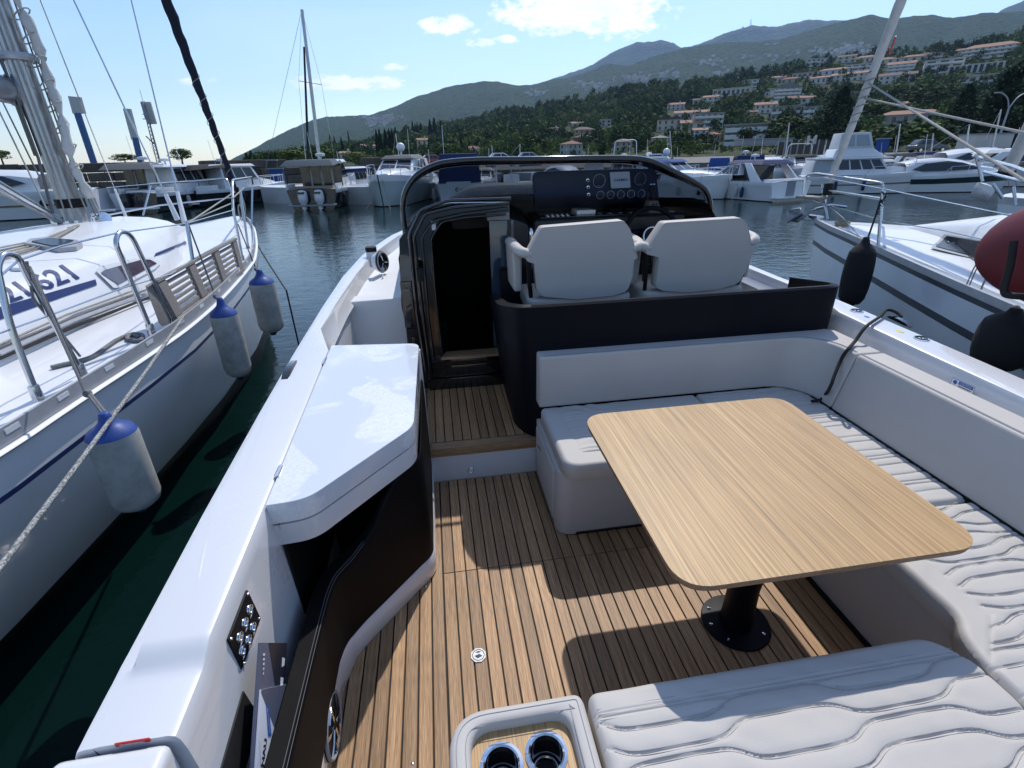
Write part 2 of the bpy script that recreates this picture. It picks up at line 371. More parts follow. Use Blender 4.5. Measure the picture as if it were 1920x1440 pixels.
# ---- hull and side decks: lofted port side, mirrored to starboard
ST = [(-.6, -.70, -.55), (.66, -.746, -.562), (.70, -.748, -.562), (.775, -.750, -.562), (.79, -.750, -.562), (.80, -.7505, -.562), (.81, -.751, -.562), (.82, -.7515, -.562), (.83, -.752, -.562), (.845, -.752, -.562), (.86, -.752, -.562), (1.3, -.760, -.562), (1.9, -.762, -.562), (2.44, -.758, -.565),
      (2.56, -.756, -.60), (2.75, -.752, -.655), (3.2, -.742, -.645), (3.9, -.714, -.600), (4.6, -.640, -.52), (5.3, -.47, -.35), (6.1, -.13, .0), (6.9, .35, .48), (7.35, .72, .80)]
def hull_side(sgn):
    mb = MB(); rings = []
    for i, (y, xo, xi) in enumerate(ST):
        z = zg(y); rim = z-.028
        e_ = min(1, max(0, (y-.785)/.075)); padz = rim+.002+(z-rim-.002)*e_*e_*(3-2*e_)
        if y >= 3.0: padz = z-.012
        k = max(0.0, (y-3.0)/4.4); w = xi-xo
        floor = -.02 if y < 2.5 else z-.11
        xin = xi+.03 if y < 2.5 else xi+.05
        r = [(xo+.55+.3*k, -.75), (xo+.20+.35*k, -.45), (xo+.10+.2*k, -.10), (xo+.02+.05*k, z-.26), (xo-.012, z-.16), (xo-.016, z-.13), (xo, z-.115), (xo-.002, rim-.02), (xo+.006, rim-.004), (xo+.02, rim),
             (xo+.034, rim), (xo+.046, padz), (xi-.018, padz), (xi-.006, padz-.005), (xi, padz-.018), (xi+.004, padz-.05), (xin, floor)]
        r = [(min(x, CX), zz) for x, zz in r]
        rings.append([((x if sgn < 0 else 2*CX-x), y, zz) for x, zz in r])
    # start the loft at the aft end of the coaming
    rings = rings[1:]
    mb.loft(rings)
    n = len(rings[0]); mb.add(rings[0]+[((-.562 if sgn < 0 else 2*CX+.562), .66, -.75)], [tuple(range(n))+(n,)])
    return mb
hl = hull_side(-1).build('gunwale', GEL, BOAT, smooth=40)
hr = hull_side(1).build('gunwale', GEL, BOAT, smooth=40)
# stern quarter block on the port side, a little lower than the coaming
m = MB(); m.hexa([(-.745, .1, .2), (-.565, .1, .2), (-.565, .645, .2), (-.745, .645, .2)], [(-.79, .1, .742), (-.572, .1, .742), (-.572, .654, .742), (-.775, .654, .742)])
m.build('stern_locker', GEL, BOAT, bevel=.022, seg=4)
m = MB().box(-.565, -.552, .30, .585, .30, .655); m.build('stern_gate', STEEL, BOAT, bevel=.004)
m = MB(); m.box(-.67, -.61, .6563, .6590, .7425, .7515); wl = m.build('warning_label', RED, BOAT, smooth=0)
text_mb('WARNING', .009, (-.64, .6558, .7470), (1, 0, 0), (0, 0, 1), .0006).build('lettering', WHITEP, wl, smooth=0)
# ---- cockpit sole: caulked sheet with single planks
PITCH = .0506
m = MB(); m.box(-.50, 1.60, -.6, 2.378, -.03, -.004); SOLE = m.build('cockpit_sole', CAULK, BOAT, smooth=0)
def plank_mesh(L, w=PITCH-.0058):
    mb = MB(); mb.box(-w/2, w/2, -L/2, L/2, -.006, .002)
    o = mb.build('teak_plank', TEAK, None, bevel=.0012, seg=1); me = o.data; bpy.data.objects.remove(o); return me
def plank(me, x, y, z, parent=BOAT):
    o = bpy.data.objects.new('teak_plank', me); COL.objects.link(o); o.parent = parent
    o.location = Vector((x, y, z))-Vector(BOAT.location); return o
LF, LA = 2.376-1.6895, 1.6865+.55
mF, mA, mW = plank_mesh(LF), plank_mesh(LA), plank_mesh(2.376+.55)
x = -.088+PITCH/2
while x < 1.52:
    plank(mF, x, 1.6895+LF/2, 0); plank(mA, x, -.55+LA/2, 0); x += PITCH
x = -.142+PITCH/2+.0015; plank(mW, x, -.55+(2.376+.55)/2, 0)
x -= PITCH
while x > -.50: plank(mW, x, -.55+(2.376+.55)/2, 0); x -= PITCH
# raised deck by the cabin door
MB().box(-.25, .46, 2.388, 3.2, .10, .215).build('deck_caulk', CAULK, BOAT, smooth=0)
mU = plank_mesh(3.158-2.447); x = bz(814.3, 728, .22).x-.5*PITCH-PITCH*2
while x < .46: plank(mU, x, (3.158+2.447)/2, .2195); x += PITCH
MB().box(-.25, .475, 2.372, 2.441, .168, .2215).build('step_nosing', TEAKC, BOAT, bevel=.004)
sr = MB().box(-.25, .475, 2.3805, 2.40, -.02, .168).build('step_riser', GEL, BOAT, bevel=.003)
p = by(883, 881, 2.38); m = MB(); m.cyl((p.x, 2.381, p.z), (p.x, 2.374, p.z), .017, n=20); cl = m.build('courtesy_light', WHITEP, sr)
MB().tube([(p.x+.0165*cos(a*pi/10), 2.376, p.z+.0165*sin(a*pi/10)) for a in range(20)], .003, 6, closed=True).build('light_ring', CHROME, sr)
# round drain badge let into the sole
p = bz(897, 1228, .006); c = [(p.x+.031*cos(a)*(1+.05*cos(8*a)), p.y+.031*sin(a)*(1+.05*cos(8*a))) for a in [i*pi/4+.3 for i in range(8)]]
bd = slab(c, .0015, .0062).build('deck_badge', WHITEP, BOAT, smooth=0)
m = MB(); m.tube([(p.x+.022*cos(a*pi/12), p.y+.022*sin(a*pi/12), .0068) for a in range(24)], .0012, 4, closed=True)
m.add([(p.x-.015, p.y-.002, .0066), (p.x-.004, p.y-.014, .0066), (p.x+.015, p.y-.006, .0066), (p.x+.004, p.y+.004, .0066)], [(0, 1, 2, 3)])
m.add([(p.x-.012, p.y+.012, .0066), (p.x+.001, p.y+.008, .0066), (p.x+.012, p.y+.013, .0066), (p.x, p.y+.016, .0066)], [(0, 1, 2, 3)]); m.build('badge_print', PRINT, bd, smooth=0)
for (px, py) in ((799, 1099), (1287, 1161), (773, 1432)):
    q = bz(px, py, .003); MB().lathe((q.x, q.y, .002), [(.0045, 0), (.0045, .0012), (.002, .002), (.0005, .002)], 10).build('deck_screw', CHROME, BOAT)
# ---- locker with white lid on the port side
def inset2(P, d):
    a = sum(P[i-1][0]*P[i][1]-P[i][0]*P[i-1][1] for i in range(len(P))); s = 1 if a > 0 else -1
    out = []
    for i in range(len(P)):
        p, q, e = Vector(P[i-1]), Vector(P[i]), Vector(P[(i+1) % len(P)]); t = (e-p)
        t = t.normalized() if t.length > 1e-9 else Vector((1, 0)); out.append((q.x-t.y*d*s, q.y+t.x*d*s))
    return out
def slope(P, dz): return [(x, y, zg(y)+dz) for x, y in P]
lidp = round_poly([(-.561, 1.277), (-.446, 1.286), (-.135, 1.640), (-.122, 2.43), (-.561, 2.485)], [.004, .06, .05, .05, .004], 6)
m = MB(); m.hexa(slope(lidp, -.074), slope(lidp, .0)); m.build('locker_lid', GELS, BOAT, bevel=.009, seg=3, label='white lid with dried water marks')
def inset(P, d, c=(-.35, 1.9)):
    out = []; n = len(P)
    for i in range(n):
        a, b, e = Vector(P[i-1]), Vector(P[i]), Vector(P[(i+1) % n]); t = (e-a).normalized(); out.append((b.x-t.y*d, b.y+t.x*d))
    return out
lp3 = inset2(lidp, .02); MB().hexa(slope(lp3, -.10), slope(lp3, -.06)).build('lid_seal', RUB, BOAT)
lp2 = inset2(lidp, .004); m = MB(); m.hexa(slope(lp2, -.160), slope(lp2, -.083)); m.build('locker_rim', GEL, BOAT, bevel=.008, seg=3)
for Y in (1.44, 2.30):
    m = MB(); m.box(-.570, -.554, Y-.028, Y+.028, zg(Y)-.004, zg(Y)+.004); m.tube([(-.562, Y-.028, zg(Y)+.005), (-.562, Y+.028, zg(Y)+.005)], .005, 8); m.build('hinge', CHROME, BOAT)
# sweeping black fascia, its top edge falling in an S curve towards the stern
Pf = spline([(-.122, 2.42), (-.120, 2.1), (-.120, 1.80), (-.128, 1.70), (-.19, 1.62), (-.30, 1.49), (-.395, 1.375), (-.432, 1.30), (-.44, 1.15), (-.442, .9), (-.443, .55), (-.444, .25)], 8)
def ftop(i):
    p = Pf[i]; s = [(2.5, .635), (1.66, .635), (1.60, .62), (1.53, .555), (1.48, .475), (1.40, .43), (1.30, .42), (1.0, .43), (.7, .44), (.2, .455)]
    for (a, za), (b, zb) in zip(s, s[1:]):
        if p.y <= a and p.y >= b: return za+(zb-za)*(a-p.y)/(a-b)
    return .45
def fbot(p): return .115 if p.y > 1.34 else (.165 if p.y < 1.2 else .165-(p.y-1.2)/.14*.05)
rings = []
for i, p in enumerate(Pf):
    t = (Pf[min(i+1, len(Pf)-1)]-Pf[max(i-1, 0)]).normalized(); nn = Vector((t.y, -t.x))           # points outboard (to port)
    zt = ftop(i); zb = fbot(p); th = .012 if p.y > 1.62 else min(.062, .012+(1.62-p.y)*.2)
    def q(o, z): return (p.x+nn.x*o, p.y+nn.y*o, z)
    rings.append([q(0, zb), q(0, zt-.02), q(.003, zt-.008), q(.010, zt-.001), q(th-.006, zt), q(th, zt-.006), q(th+.002, zb)])
m = MB(); m.loft(rings, closed=True); m.build('fascia', VINYLB, BOAT, smooth=40)
for off in (.006, .013):
    pts = []
    for i, p in enumerate(Pf):
        if p.y > 1.45: continue
        t = (Pf[min(i+1, len(Pf)-1)]-Pf[max(i-1, 0)]).normalized(); nn = Vector((t.y, -t.x)); pts.append((p.x+nn.x*off, p.y+nn.y*off, ftop(i)+(.0004 if off > .01 else -.005)))
    MB().tube(pts, .0011, 5).build('stitching', THREADD, BOAT)
rings = []
for i, p in enumerate(Pf):
    t = (Pf[min(i+1, len(Pf)-1)]-Pf[max(i-1, 0)]).normalized(); nn = Vector((t.y, -t.x)); zb = fbot(p)-.002
    o = -.006 if p.y > 1.3 else (.012 if p.y < 1.2 else -.006+(1.3-p.y)*.18)
    rings.append([(p.x+nn.x*(o+d), p.y+nn.y*(o+d), z) for d, z in ((.008, -.004), (0, .012), (0, zb-.012), (.008, zb), (.05, zb), (.05, -.004))])
MB().loft(rings, closed=True).build('plinth', GEL, BOAT, smooth=50)
# dark inside of the locker and the slot behind the fascia
m = MB(); m.box(-.548, -.540, 1.29, 2.42, 0, .64); m.box(-.54, -.15, 1.80, 1.81, 0, .66); m.box(-.54, -.46, .2, 1.80, .05, .06); m.build('locker_lining', BLK, BOAT)
m = MB(); m.box(-.60, -.12, 2.43, 2.46, -.02, .79); m.build('locker_end', GEL, BOAT, bevel=.004)
# speaker low on the port side
def speaker(name, c, nrm, r, parent, rot=0):
    nrm = Vector(nrm).normalized(); a = nrm.orthogonal().normalized(); a = (Vector((0, 0, 1))-nrm*nrm.z).normalized(); b = nrm.cross(a); c = Vector(c)
    m = MB(); m.tube([c-nrm*.01, c+nrm*.012], [r, r*.96], 28); o = m.build(name, BLK, parent, bevel=.002)
    m = MB(); m.tube([c+(a*cos(t*pi/18)+b*sin(t*pi/18))*r*.93+nrm*.012 for t in range(36)], .006, 6, closed=True); m.build('speaker_rim', GREYP, o)
    m = MB()
    for k in range(6):
        for f, rr in ((-.06, .0022), (.06, .0022)):
            t = k*pi/3+rot; m.tube([c+(a*cos(t+f*3)+b*sin(t+f*3))*r*.16+nrm*.016, c+(a*cos(t+f)+b*sin(t+f))*r*.55+nrm*.017, c+(a*cos(t+f*.9)+b*sin(t+f*.9))*r*.9+nrm*.013], rr, 5)
    for q in (.62, .72, .8):
        for s in (0, pi): m.tube([c+(a*cos(s+t*.09-.6)+b*sin(s+t*.09-.6))*r*q+nrm*.016 for t in range(14)], .0018, 5)
    m.build('speaker_grille', CHROME, o)
    m = MB(); m.tube([c+nrm*.01, c+nrm*.02], [r*.2, r*.12], 8); m.build('speaker_cap', BLK, o)
    return o
speaker('speaker', (-.4575, 1.035, .098), (1, 0, 0), .098, BOAT)
# switch panel with chrome buttons on the coaming
A = bx(458, 1107, -.56); B2 = bx(483, 1160, -.56); C2 = bx(447, 1257, -.56); D2 = bx(422, 1200, -.56)
def plate(name, P, d, mt, parent, **k): return MB().prism([tuple(q) for q in P], d, 0).build(name, mt, parent, **k)
XW = -.5575
Pp = [Vector((XW, q.y, q.z)) for q in (A, B2, C2, D2)]
sp = plate('switch_panel', Pp, (.006, 0, 0), BLK, BOAT, bevel=.001)
u = (Pp[3]-Pp[0]); v = (Pp[1]-Pp[0])
for (s, t) in ((.22, .33), (.5, .33), (.78, .33), (.36, .72), (.62, .72), (.88, .62)):
    q = Pp[0]+u*s+v*t+Vector((.006, 0, 0)); m = MB(); m.cyl(q, q+Vector((.005, 0, 0)), .0125, .010, 16); sb = m.build('push_button', CHROME, sp, bevel=.001)
    MB().tube([q+Vector((.0055, .0115*cos(k*pi/8), .0115*sin(k*pi/8))) for k in range(16)], .002, 5, closed=True).build('button_ring', CHROME, sb)
    q2 = q+v*.20-u*.02; MB().box(q2.x, q2.x+.0004, q2.y-.011, q2.y+.011, q2.z-.002, q2.z+.002).build('button_marking', WHITEP, sp, smooth=0)
for s, t in ((.05, .07), (.95, .07), (.05, .93), (.95, .93)):
    q = Pp[0]+u*s+v*t; MB().cyl(q+Vector((.006, 0, 0)), q+Vector((.0085, 0, 0)), .004, .003, 10).build('panel_screw', CHROME, sp)
# grab handle / pull up cleats let into the side decks
def cleat(P0, P1, name='pull_up_cleat'):
    P0, P1 = Vector(P0), Vector(P1); d = (P1-P0).normalized(); s = Vector((d.y, -d.x, 0)); up = Vector((0, 0, 1)); w = .017
    prof = [(0, .001), (.15, .012), (.5, .016), (.85, .012), (1, .001)]
    rings = []
    for t, h in prof:
        c = P0.lerp(P1, t); ww = w*(1 if 0 < t < 1 else .8)
        rings.append([c-s*ww, c-s*ww*.8+up*h, c+s*ww*.8+up*h, c+s*ww, c-up*.004])
    o = MB().loft(rings, closed=True).build(name, GLOSS, BOAT, smooth=50)
    rings = [[P0.lerp(P1, t)+s*w*1.25*cos(a)+d*.0*a+up*z for a in [0]] for t in (0, 1) for z in (0,)]
    return o
zq = lambda px, py, b=.75: (lambda d: CB+d*((b-CB.z)/(d.z-.033*d.y)))(rayb(px, py))
a = zq(552, 676); b = zq(533, 711); cleat((a.x, a.y, a.z), (b.x, b.y, b.z))
a = zq(1665, 593); b = zq(1707, 613); cl2 = (a, b); cleat((a.x, a.y, a.z), (b.x, b.y, b.z))
# deck stickers and fuel caps on the starboard side deck
def sticker(px, py, rx, ry, name='deck_filler', ring=DBLUE):
    q = zq(px, py); q.z = zg(q.y)+.0008
    mm = MB(); mm.lathe((q.x, q.y, q.z-.001), [(rx, 0), (rx, .003), (rx*.9, .004), (.001, .004)], 26); o = mm.build(name, CHROME, BOAT)
    if name == 'deck_filler':
        mm = MB(); mm.tube([(q.x+rx*.70*cos(k*pi/12), q.y+rx*.70*sin(k*pi/12), q.z+.0035) for k in range(24)], .0028, 4, closed=True)
        for k in range(0, 360, 45): a_ = radians(k); mm.box(q.x+rx*.45*cos(a_)-.003, q.x+rx*.45*cos(a_)+.003, q.y+rx*.45*sin(a_)-.002, q.y+rx*.45*sin(a_)+.002, q.z+.003, q.z+.0042)
        mm.box(q.x-.004, q.x+.004, q.y-.002, q.y+.002, q.z+.003, q.z+.005); mm.build('filler_marking', ring, o, smooth=0)
    return o
sticker(1606, 583, .036, 0); sticker(1727, 635, .036, 0, ring=PRINT)
q = zq(1687, 621); MB().lathe((q.x, q.y, q.z), [(.018, 0), (.018, .0006), (.001, .0006)], 20, sc=(.8, 1.3)).build('deck_sticker', YEL, BOAT, smooth=0)
q = zq(1625, 594); MB().lathe((q.x, q.y, q.z), [(.012, 0), (.012, .0006), (.001, .0006)], 20, sc=(.9, 1.5)).build('deck_sticker', BLUE, BOAT, smooth=0)
# caution label on the inner face of the starboard coaming
def ylab(Y, z): return (2*CX+.562-.004-.002-(zg(Y)-z)*.02, Y, z)
a = bx(1787, 708, 2.226); b = bx(1830, 724, 2.226); h = .062
m = MB(); P4 = [(2.2262, a.y, a.z), (2.2262, b.y, a.z), (2.2262, b.y, a.z-h), (2.2262, a.y, a.z-h)]; m.prism(P4, (-.0012, 0, 0)); cs = m.build('caution_label', mat('label_white', (.85, .86, .88), .35), BOAT, smooth=0); MB().tube([tuple(Vector(q)+Vector((-.0014, 0, 0))) for q in P4], .0011, 4, closed=True).build('label_border', DBLUE, cs, smooth=0)
L = a.y-b.y
m = MB().box(2.2242, 2.2249, a.y-L*.95, a.y-L*.32, a.z-.017, a.z-.003); m.build('label_header', BLUE, cs, smooth=0)
text_mb('CAUTION', .011, (2.2240, a.y-L*.64, a.z-.010), (0, -1, 0), (0, 0, 1), .0002).build('lettering', WHITEP, cs, smooth=0)
MB().lathe((2.2245, a.y-L*.16, a.z-.014), [(.009, 0), (.009, -.0004), (.0005, -.0004)], 18, ax='x').build('label_symbol', BLUE, cs, smooth=0)
MB().lathe((2.2245, a.y-L*.16, a.z-.037), [(.009, 0), (.009, -.0004), (.0005, -.0004)], 18, ax='x').build('label_symbol', YEL, cs, smooth=0)
for k in range(4): MB().box(2.2243, 2.2249, a.y-L*(.9-.05*(k % 2)), a.y-L*.34, a.z-.026-k*.008, a.z-.0225-k*.008).build('print_line', PRINT, cs, smooth=0)
# ---- well and side deck forward of the locker
m = MB(); ys = [5.3, 6.1, 6.9, 7.3]
for sg in (-1, 1):
    r2 = []
    for y in (3.45, 3.9, 4.6, 5.3):
        k = np.interp(y, [s[0] for s in ST], [s[2] for s in ST])+.045; q_ = [(k, y, zg(y)-.09), (k+.02, y, zg(y)-.10), (-.22+(y-3.45)*.12, y, zg(y)-.085)]
        r2.append([(x if sg < 0 else 2*CX-x, a, b) for x, a, b in q_])
    m.loft(r2)
rings = []
for y in ys:
    k = np.interp(y, [s[0] for s in ST], [s[2] for s in ST])+.045; rings.append([(k, y, zg(y)-.09), (min(k+.02, CX), y, zg(y)-.10), (CX, y, zg(y)-.06), (2*CX-k-.02, y, zg(y)-.10), (2*CX-k, y, zg(y)-.09)])
m.loft(rings); m.build('foredeck', GELD, BOAT)
for s in (-1, 1):
    f = lambda x: x if s < 0 else 2*CX-x
    m = MB(); m.hexa([(f(-.66), 3.45, .2), (f(-.25), 3.45, .2), (f(-.25), 3.6, .2), (f(-.66), 3.6, .2)], [(f(-.63), 3.45, .778), (f(-.25), 3.45, .785), (f(-.25), 3.6, .785), (f(-.63), 3.6, .778)]); m.build('side_deck_step', GELD, BOAT, bevel=.01, seg=3)
    m = MB(); m.box(min(f(-.66), f(-.24)), max(f(-.66), f(-.24)), 2.45, 3.5, .30, .34); m.build('side_deck_well', GELD, BOAT)
    m = MB(); m.hexa([(f(-.66), 2.47, .3), (f(-.60), 2.47, .3), (f(-.60), 3.6, .3), (f(-.66), 3.6, .3)], [(f(-.655), 2.6, zg(2.6)-.10), (f(-.635), 2.6, zg(2.6)-.10), (f(-.61), 3.6, zg(3.6)-.10), (f(-.645), 3.6, zg(3.6)-.10)]); m.build('bulwark', GEL, BOAT, bevel=.006)
q = zq(697, 478); m = MB(); m.lathe((q.x, q.y, q.z-.02), [(.045, 0), (.045, .05), (.04, .052)], 20); m.build('post_base', GEL, BOAT)
m = MB(); m.lathe((q.x, q.y, q.z+.032), [(.046, 0), (.047, .03), (.042, .036), (.001, .036)], 20); m.build('post_cap', BLK, BOAT)
q = by(716, 491, 4.15); sf = speaker('speaker', q, Vector((.85, -.45, .1)), .078, BOAT, .3)
MB().tube([Vector(q)-Vector((.85, -.45, .1)).normalized()*.05, Vector(q)-Vector((.85, -.45, .1)).normalized()*.004], [.07, .088], 24).build('speaker_pod', GEL, sf)
for (px, py, Y) in ((682, 545, 3.8), (717, 518, 4.05)):
    q = by(px, py, Y); m = MB(); m.tube([(q.x, q.y-.03, q.z), (q.x+.012, q.y, q.z+.012), (q.x, q.y+.03, q.z)], .005, 8); m.build('lashing_eye', CHROME, BOAT)
# ---- black cabin bulkhead with the door opening, built round the opening
YB = 3.16
def P3(L, Y=YB): return [by(x, y, Y) for x, y in L]
op = P3([(828, 664), (815, 560), (806, 445), (826, 412), (870, 404), (948, 398)])       # edge of the opening, port side and top
xr, ztop, zsill = .46, op[-1].z, .447
m = MB()
def wall(poly, y0=YB, d=.05): m.prism([(x, y0, z) for x, z in poly], (0, d, 0))
lw = [(-.165, .20), (-.10, .20), (op[0].x, zsill), (op[1].x, op[1].z), (op[2].x, op[2].z), (op[3].x, op[3].z), (op[3].x-.02, 1.40), (-.10, 1.37), (-.20, 1.22), (-.243, .83)]
m = MB(); wall([(-.165, .20), (op[0].x, .20), (op[0].x, zsill), (op[1].x, op[1].z), (-.2435, .83), (-.243, .80)])
wall([(-.2435, .83), (op[1].x, op[1].z), (op[2].x, op[2].z), (op[3].x, op[3].z), (-.06, 1.39), (-.21, 1.22)])
wall([(op[3].x, op[3].z), (op[4].x, op[4].z), (xr, op[5].z), (xr, 1.41), (.10, 1.42), (-.06, 1.39)])
wall([(op[0].x, .20), (xr, .20), (xr, zsill), (op[0].x, zsill)])
BH = m.build('cabin_bulkhead', GLOSS, BOAT, smooth=30)
# nested door frame ridges
def ridge(L, Y, r, name='door_frame', flat=.8):
    MB().tube(round_path(P3(L, Y), .025), r, 10, flat=flat).build(name, GLOSS, BOAT, smooth=60)
def round_path(P, r, k=5):
    out = [Vector(P[0])]
    for a, b, c in zip(P, P[1:], P[2:]):
        a, b, c = Vector(a), Vector(b), Vector(c); q = min(r, (a-b).length*.45, (c-b).length*.45); p0 = b+(a-b).normalized()*q; p2 = b+(c-b).normalized()*q
        for j in range(k+1): t = j/k; out.append((1-t)**2*p0+2*t*(1-t)*b+t*t*p2)
    out.append(Vector(P[-1])); return out
ridge([(817, 700), (803, 590), (791, 445), (812, 415), (868, 402), (950, 392)], 3.13, .009)
ridge([(809, 708), (793, 590), (776, 445), (797, 402), (850, 389), (955, 381)], 3.10, .011)
ridge([(800, 700), (782, 590), (767, 440), (788, 395), (840, 376), (958, 372)], 3.06, .012)
ridge([(830, 666), (817, 560), (808, 447), (828, 416), (872, 408), (948, 402)], 3.15, .009)
m = MB(); m.box(-.12, .46, 3.115, 3.16, .215, .30); m.box(-.10, .46, 3.13, 3.16, .31, .385); m.box(-.09, .46, 3.12, 3.17, .39, .437); m.build('door_step', GLOSS, BOAT, bevel=.006)
m = MB(); m.hexa([(op[0].x-.01, 3.11, .44), (.46, 3.11, .44), (.46, 3.22, .44), (op[0].x+.03, 3.22, .44)], [(op[0].x-.005, 3.115, .457), (.46, 3.115, .457), (.46, 3.22, .457), (op[0].x+.03, 3.22, .457)]); m.build('door_sill', TEAKC, BOAT, bevel=.003)
m = MB(); q = by(776, 640, 3.155); m.box(q.x-.035, q.x+.045, 3.148, 3.16, q.z-.06, q.z+.09); m.build('latch_plate', BLK, BOAT, bevel=.008)
m = MB(); m.box(q.x-.008, q.x+.012, 3.135, 3.15, q.z-.03, q.z+.035); m.build('latch', GLOSS, BOAT, bevel=.004)
m = MB(); q = by(768, 560, 3.155); m.box(q.x-.05, q.x+.03, 3.15, 3.16, q.z-.19, q.z+.11); m.build('access_panel', GLOSS, BOAT, bevel=.006)
m = MB(); q = by(788, 515, 3.05); m.box(q.x-.02, q.x+.02, 3.035, 3.06, q.z-.04, q.z+.04); m.build('door_bumper', BLK, BOAT, bevel=.004)
q = by(813, 423, 3.155); lb = MB().box(q.x-.012, q.x+.012, 3.155, 3.1585, q.z-.026, q.z+.026).build('small_label', WHITEP, BOAT, smooth=0)
MB().box(q.x-.008, q.x+.008, 3.1540, 3.1548, q.z+.008, q.z+.020).build('label_mark', RED, lb, smooth=0)
# cabin below: dark lining, table, berth
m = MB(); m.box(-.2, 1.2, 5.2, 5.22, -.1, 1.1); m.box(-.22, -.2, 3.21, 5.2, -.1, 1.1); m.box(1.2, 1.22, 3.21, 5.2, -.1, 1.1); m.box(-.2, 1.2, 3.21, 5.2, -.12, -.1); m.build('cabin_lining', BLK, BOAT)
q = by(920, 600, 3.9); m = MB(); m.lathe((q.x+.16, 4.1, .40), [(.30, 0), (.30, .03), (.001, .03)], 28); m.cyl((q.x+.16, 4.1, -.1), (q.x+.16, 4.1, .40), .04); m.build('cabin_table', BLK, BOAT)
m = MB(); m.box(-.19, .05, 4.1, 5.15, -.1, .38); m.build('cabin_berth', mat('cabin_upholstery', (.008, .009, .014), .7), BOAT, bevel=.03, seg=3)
# sliding door half open
dp = mat('door_glass', (.03, .05, .08), .06, coat=1)
m = MB(); m.box(.345, .50, 3.23, 3.245, .46, 1.30); m.build('sliding_door', dp, BOAT, bevel=.004)
q = by(935, 415, 3.2); m = MB(); m.box(.33, .47, 3.20, 3.225, 1.305, 1.40); m.build('door_header', mat('header_grey', (.22, .23, .26), .3, coat=.5), BOAT, bevel=.004)
m = MB(); m.box(.395, .435, 3.215, 3.23, .93, 1.01); m.build('door_lock', BLK, BOAT, bevel=.005)
# cabin trunk and foredeck pad seen through the windscreen
rings = []
for y, w, h, e in ((3.215, 1.02, 1.40, .10), (3.9, 1.0, 1.34, .12), (4.6, .93, 1.26, .14), (5.4, .78, 1.16, .16), (6.1, .52, 1.05, .14), (6.4, .3, .98, .1)):
    r = []
    for (a, z) in ((-1, .72), (-1, h-.3), (-.96, h-.16), (-.88, h-.05), (-.78, h-.01), (0, h+.03), (.78, h-.01), (.88, h-.05), (.96, h-.16), (1, h-.3), (1, .72)): r.append((CX+a*w*1.05, y, z))
    rings.append(r)
MB().loft(rings).build('cabin_trunk', GLOSS, BOAT, smooth=40)
q0 = by(852, 384, 3.9)
m = MB(); pad = spline([by(x, y, 3.7) for x, y in ((838, 388), (860, 374), (885, 362), (915, 357), (960, 354), (1010, 353))], 5)
rg = []
for y, sx in ((3.62, 1), (3.7, 1), (4.4, .96), (4.8, .9)):
    rg.append([Vector((CX+(p.x-CX)*sx, y, p.z-(.03 if y in (3.62,) else 0)-(y-3.7)*.03)) for p in pad]+[Vector((CX-(p.x-CX)*sx, y, p.z-(.03 if y in (3.62,) else 0)-(y-3.7)*.03)) for p in reversed(pad[:-1])])
    rg[-1] = [Vector((rg[-1][0].x+.03, y, 1.2))]+rg[-1]+[Vector((rg[-1][-1].x-.03, y, 1.2))]
m.loft(rg, closed=True).build('sun_pad', mat('pad_cover', (.014, .015, .018), .5, bump_s=9, bump=.5, bump_d=.03), BOAT, smooth=60)
# ---- windscreen: tube hoop, curved smoked glass leaning forward to its foot on the trunk
YH = 3.3
hp = [(806, 640), (795, 590), (776, 520), (764, 460), (757, 410), (756, 380), (764, 352), (785, 326), (818, 309), (850, 303), (900, 300), (980, 299), (1090, 297), (1180, 297), (1215, 301), (1240, 310), (1270, 325), (1308, 345), (1325, 360), (1332, 385), (1330, 420), (1318, 470), (1300, 520)]
hoop = spline([by(x, y, YH) for x, y in hp], 5)
MB().tube(hoop, .018, 12, flat=1.0).build('windscreen_frame', GLOSS, BOAT, smooth=60)
top = [p for p in spline([by(x, y, YH) for x, y in hp[4:20]], 5)]
n = len(top); rings = []
for j in range(7):
    t = j/6; r = []
    for i, p in enumerate(top):
        s = i/(n-1); a = pi*(1-s); foot = Vector((CX+1.02*cos(a)*1.0, 3.35+1.25*sin(a)**.6, 1.22+.05*sin(a)))
        r.append(p.lerp(foot, t)+Vector((0, .10*sin(pi*t)*sin(a), .05*sin(pi*t))))
    rings.append(r)
MB().loft(rings).build('windscreen_glass', GLASS, BOAT, smooth=60, solid=.006)
# ---- helm console
m = MB(); m.hexa([(.655, 3.30, .6), (1.66, 3.30, .6), (1.66, 3.85, .6), (.655, 3.85, .6)], [(.640, 3.27, 1.285), (1.665, 3.27, 1.285), (1.66, 3.85, 1.30), (.665, 3.85, 1.30)])
CON = m.build('console', CONM, BOAT, bevel=.025, seg=4)
m = MB(); m.hexa([(.69, 3.325, 1.286), (1.60, 3.325, 1.286), (1.57, 3.62, 1.296), (.71, 3.62, 1.296)], [(.69, 3.325, 1.292), (1.60, 3.325, 1.292), (1.57, 3.62, 1.302), (.71, 3.62, 1.302)]); m.build('console_top', GLOSS, BOAT, bevel=.002)
m = MB(); m.hexa([(1.50, 3.34, 1.2915), (1.62, 3.34, 1.2915), (1.585, 3.62, 1.3015), (1.52, 3.62, 1.3015)], [(1.50, 3.34, 1.2955), (1.62, 3.34, 1.2955), (1.585, 3.62, 1.305), (1.52, 3.62, 1.305)]); m.build('console_tray', GREYP, BOAT, bevel=.001)
YD = 3.60
def dash(px, py, Y=YD): q = by(px, py, Y); return (q.x, q.z)
dpoly = round_poly([dash(1004, 391), dash(1237, 384), dash(1230, 315), dash(998, 322)], [.01, .01, .05, .05], 6)
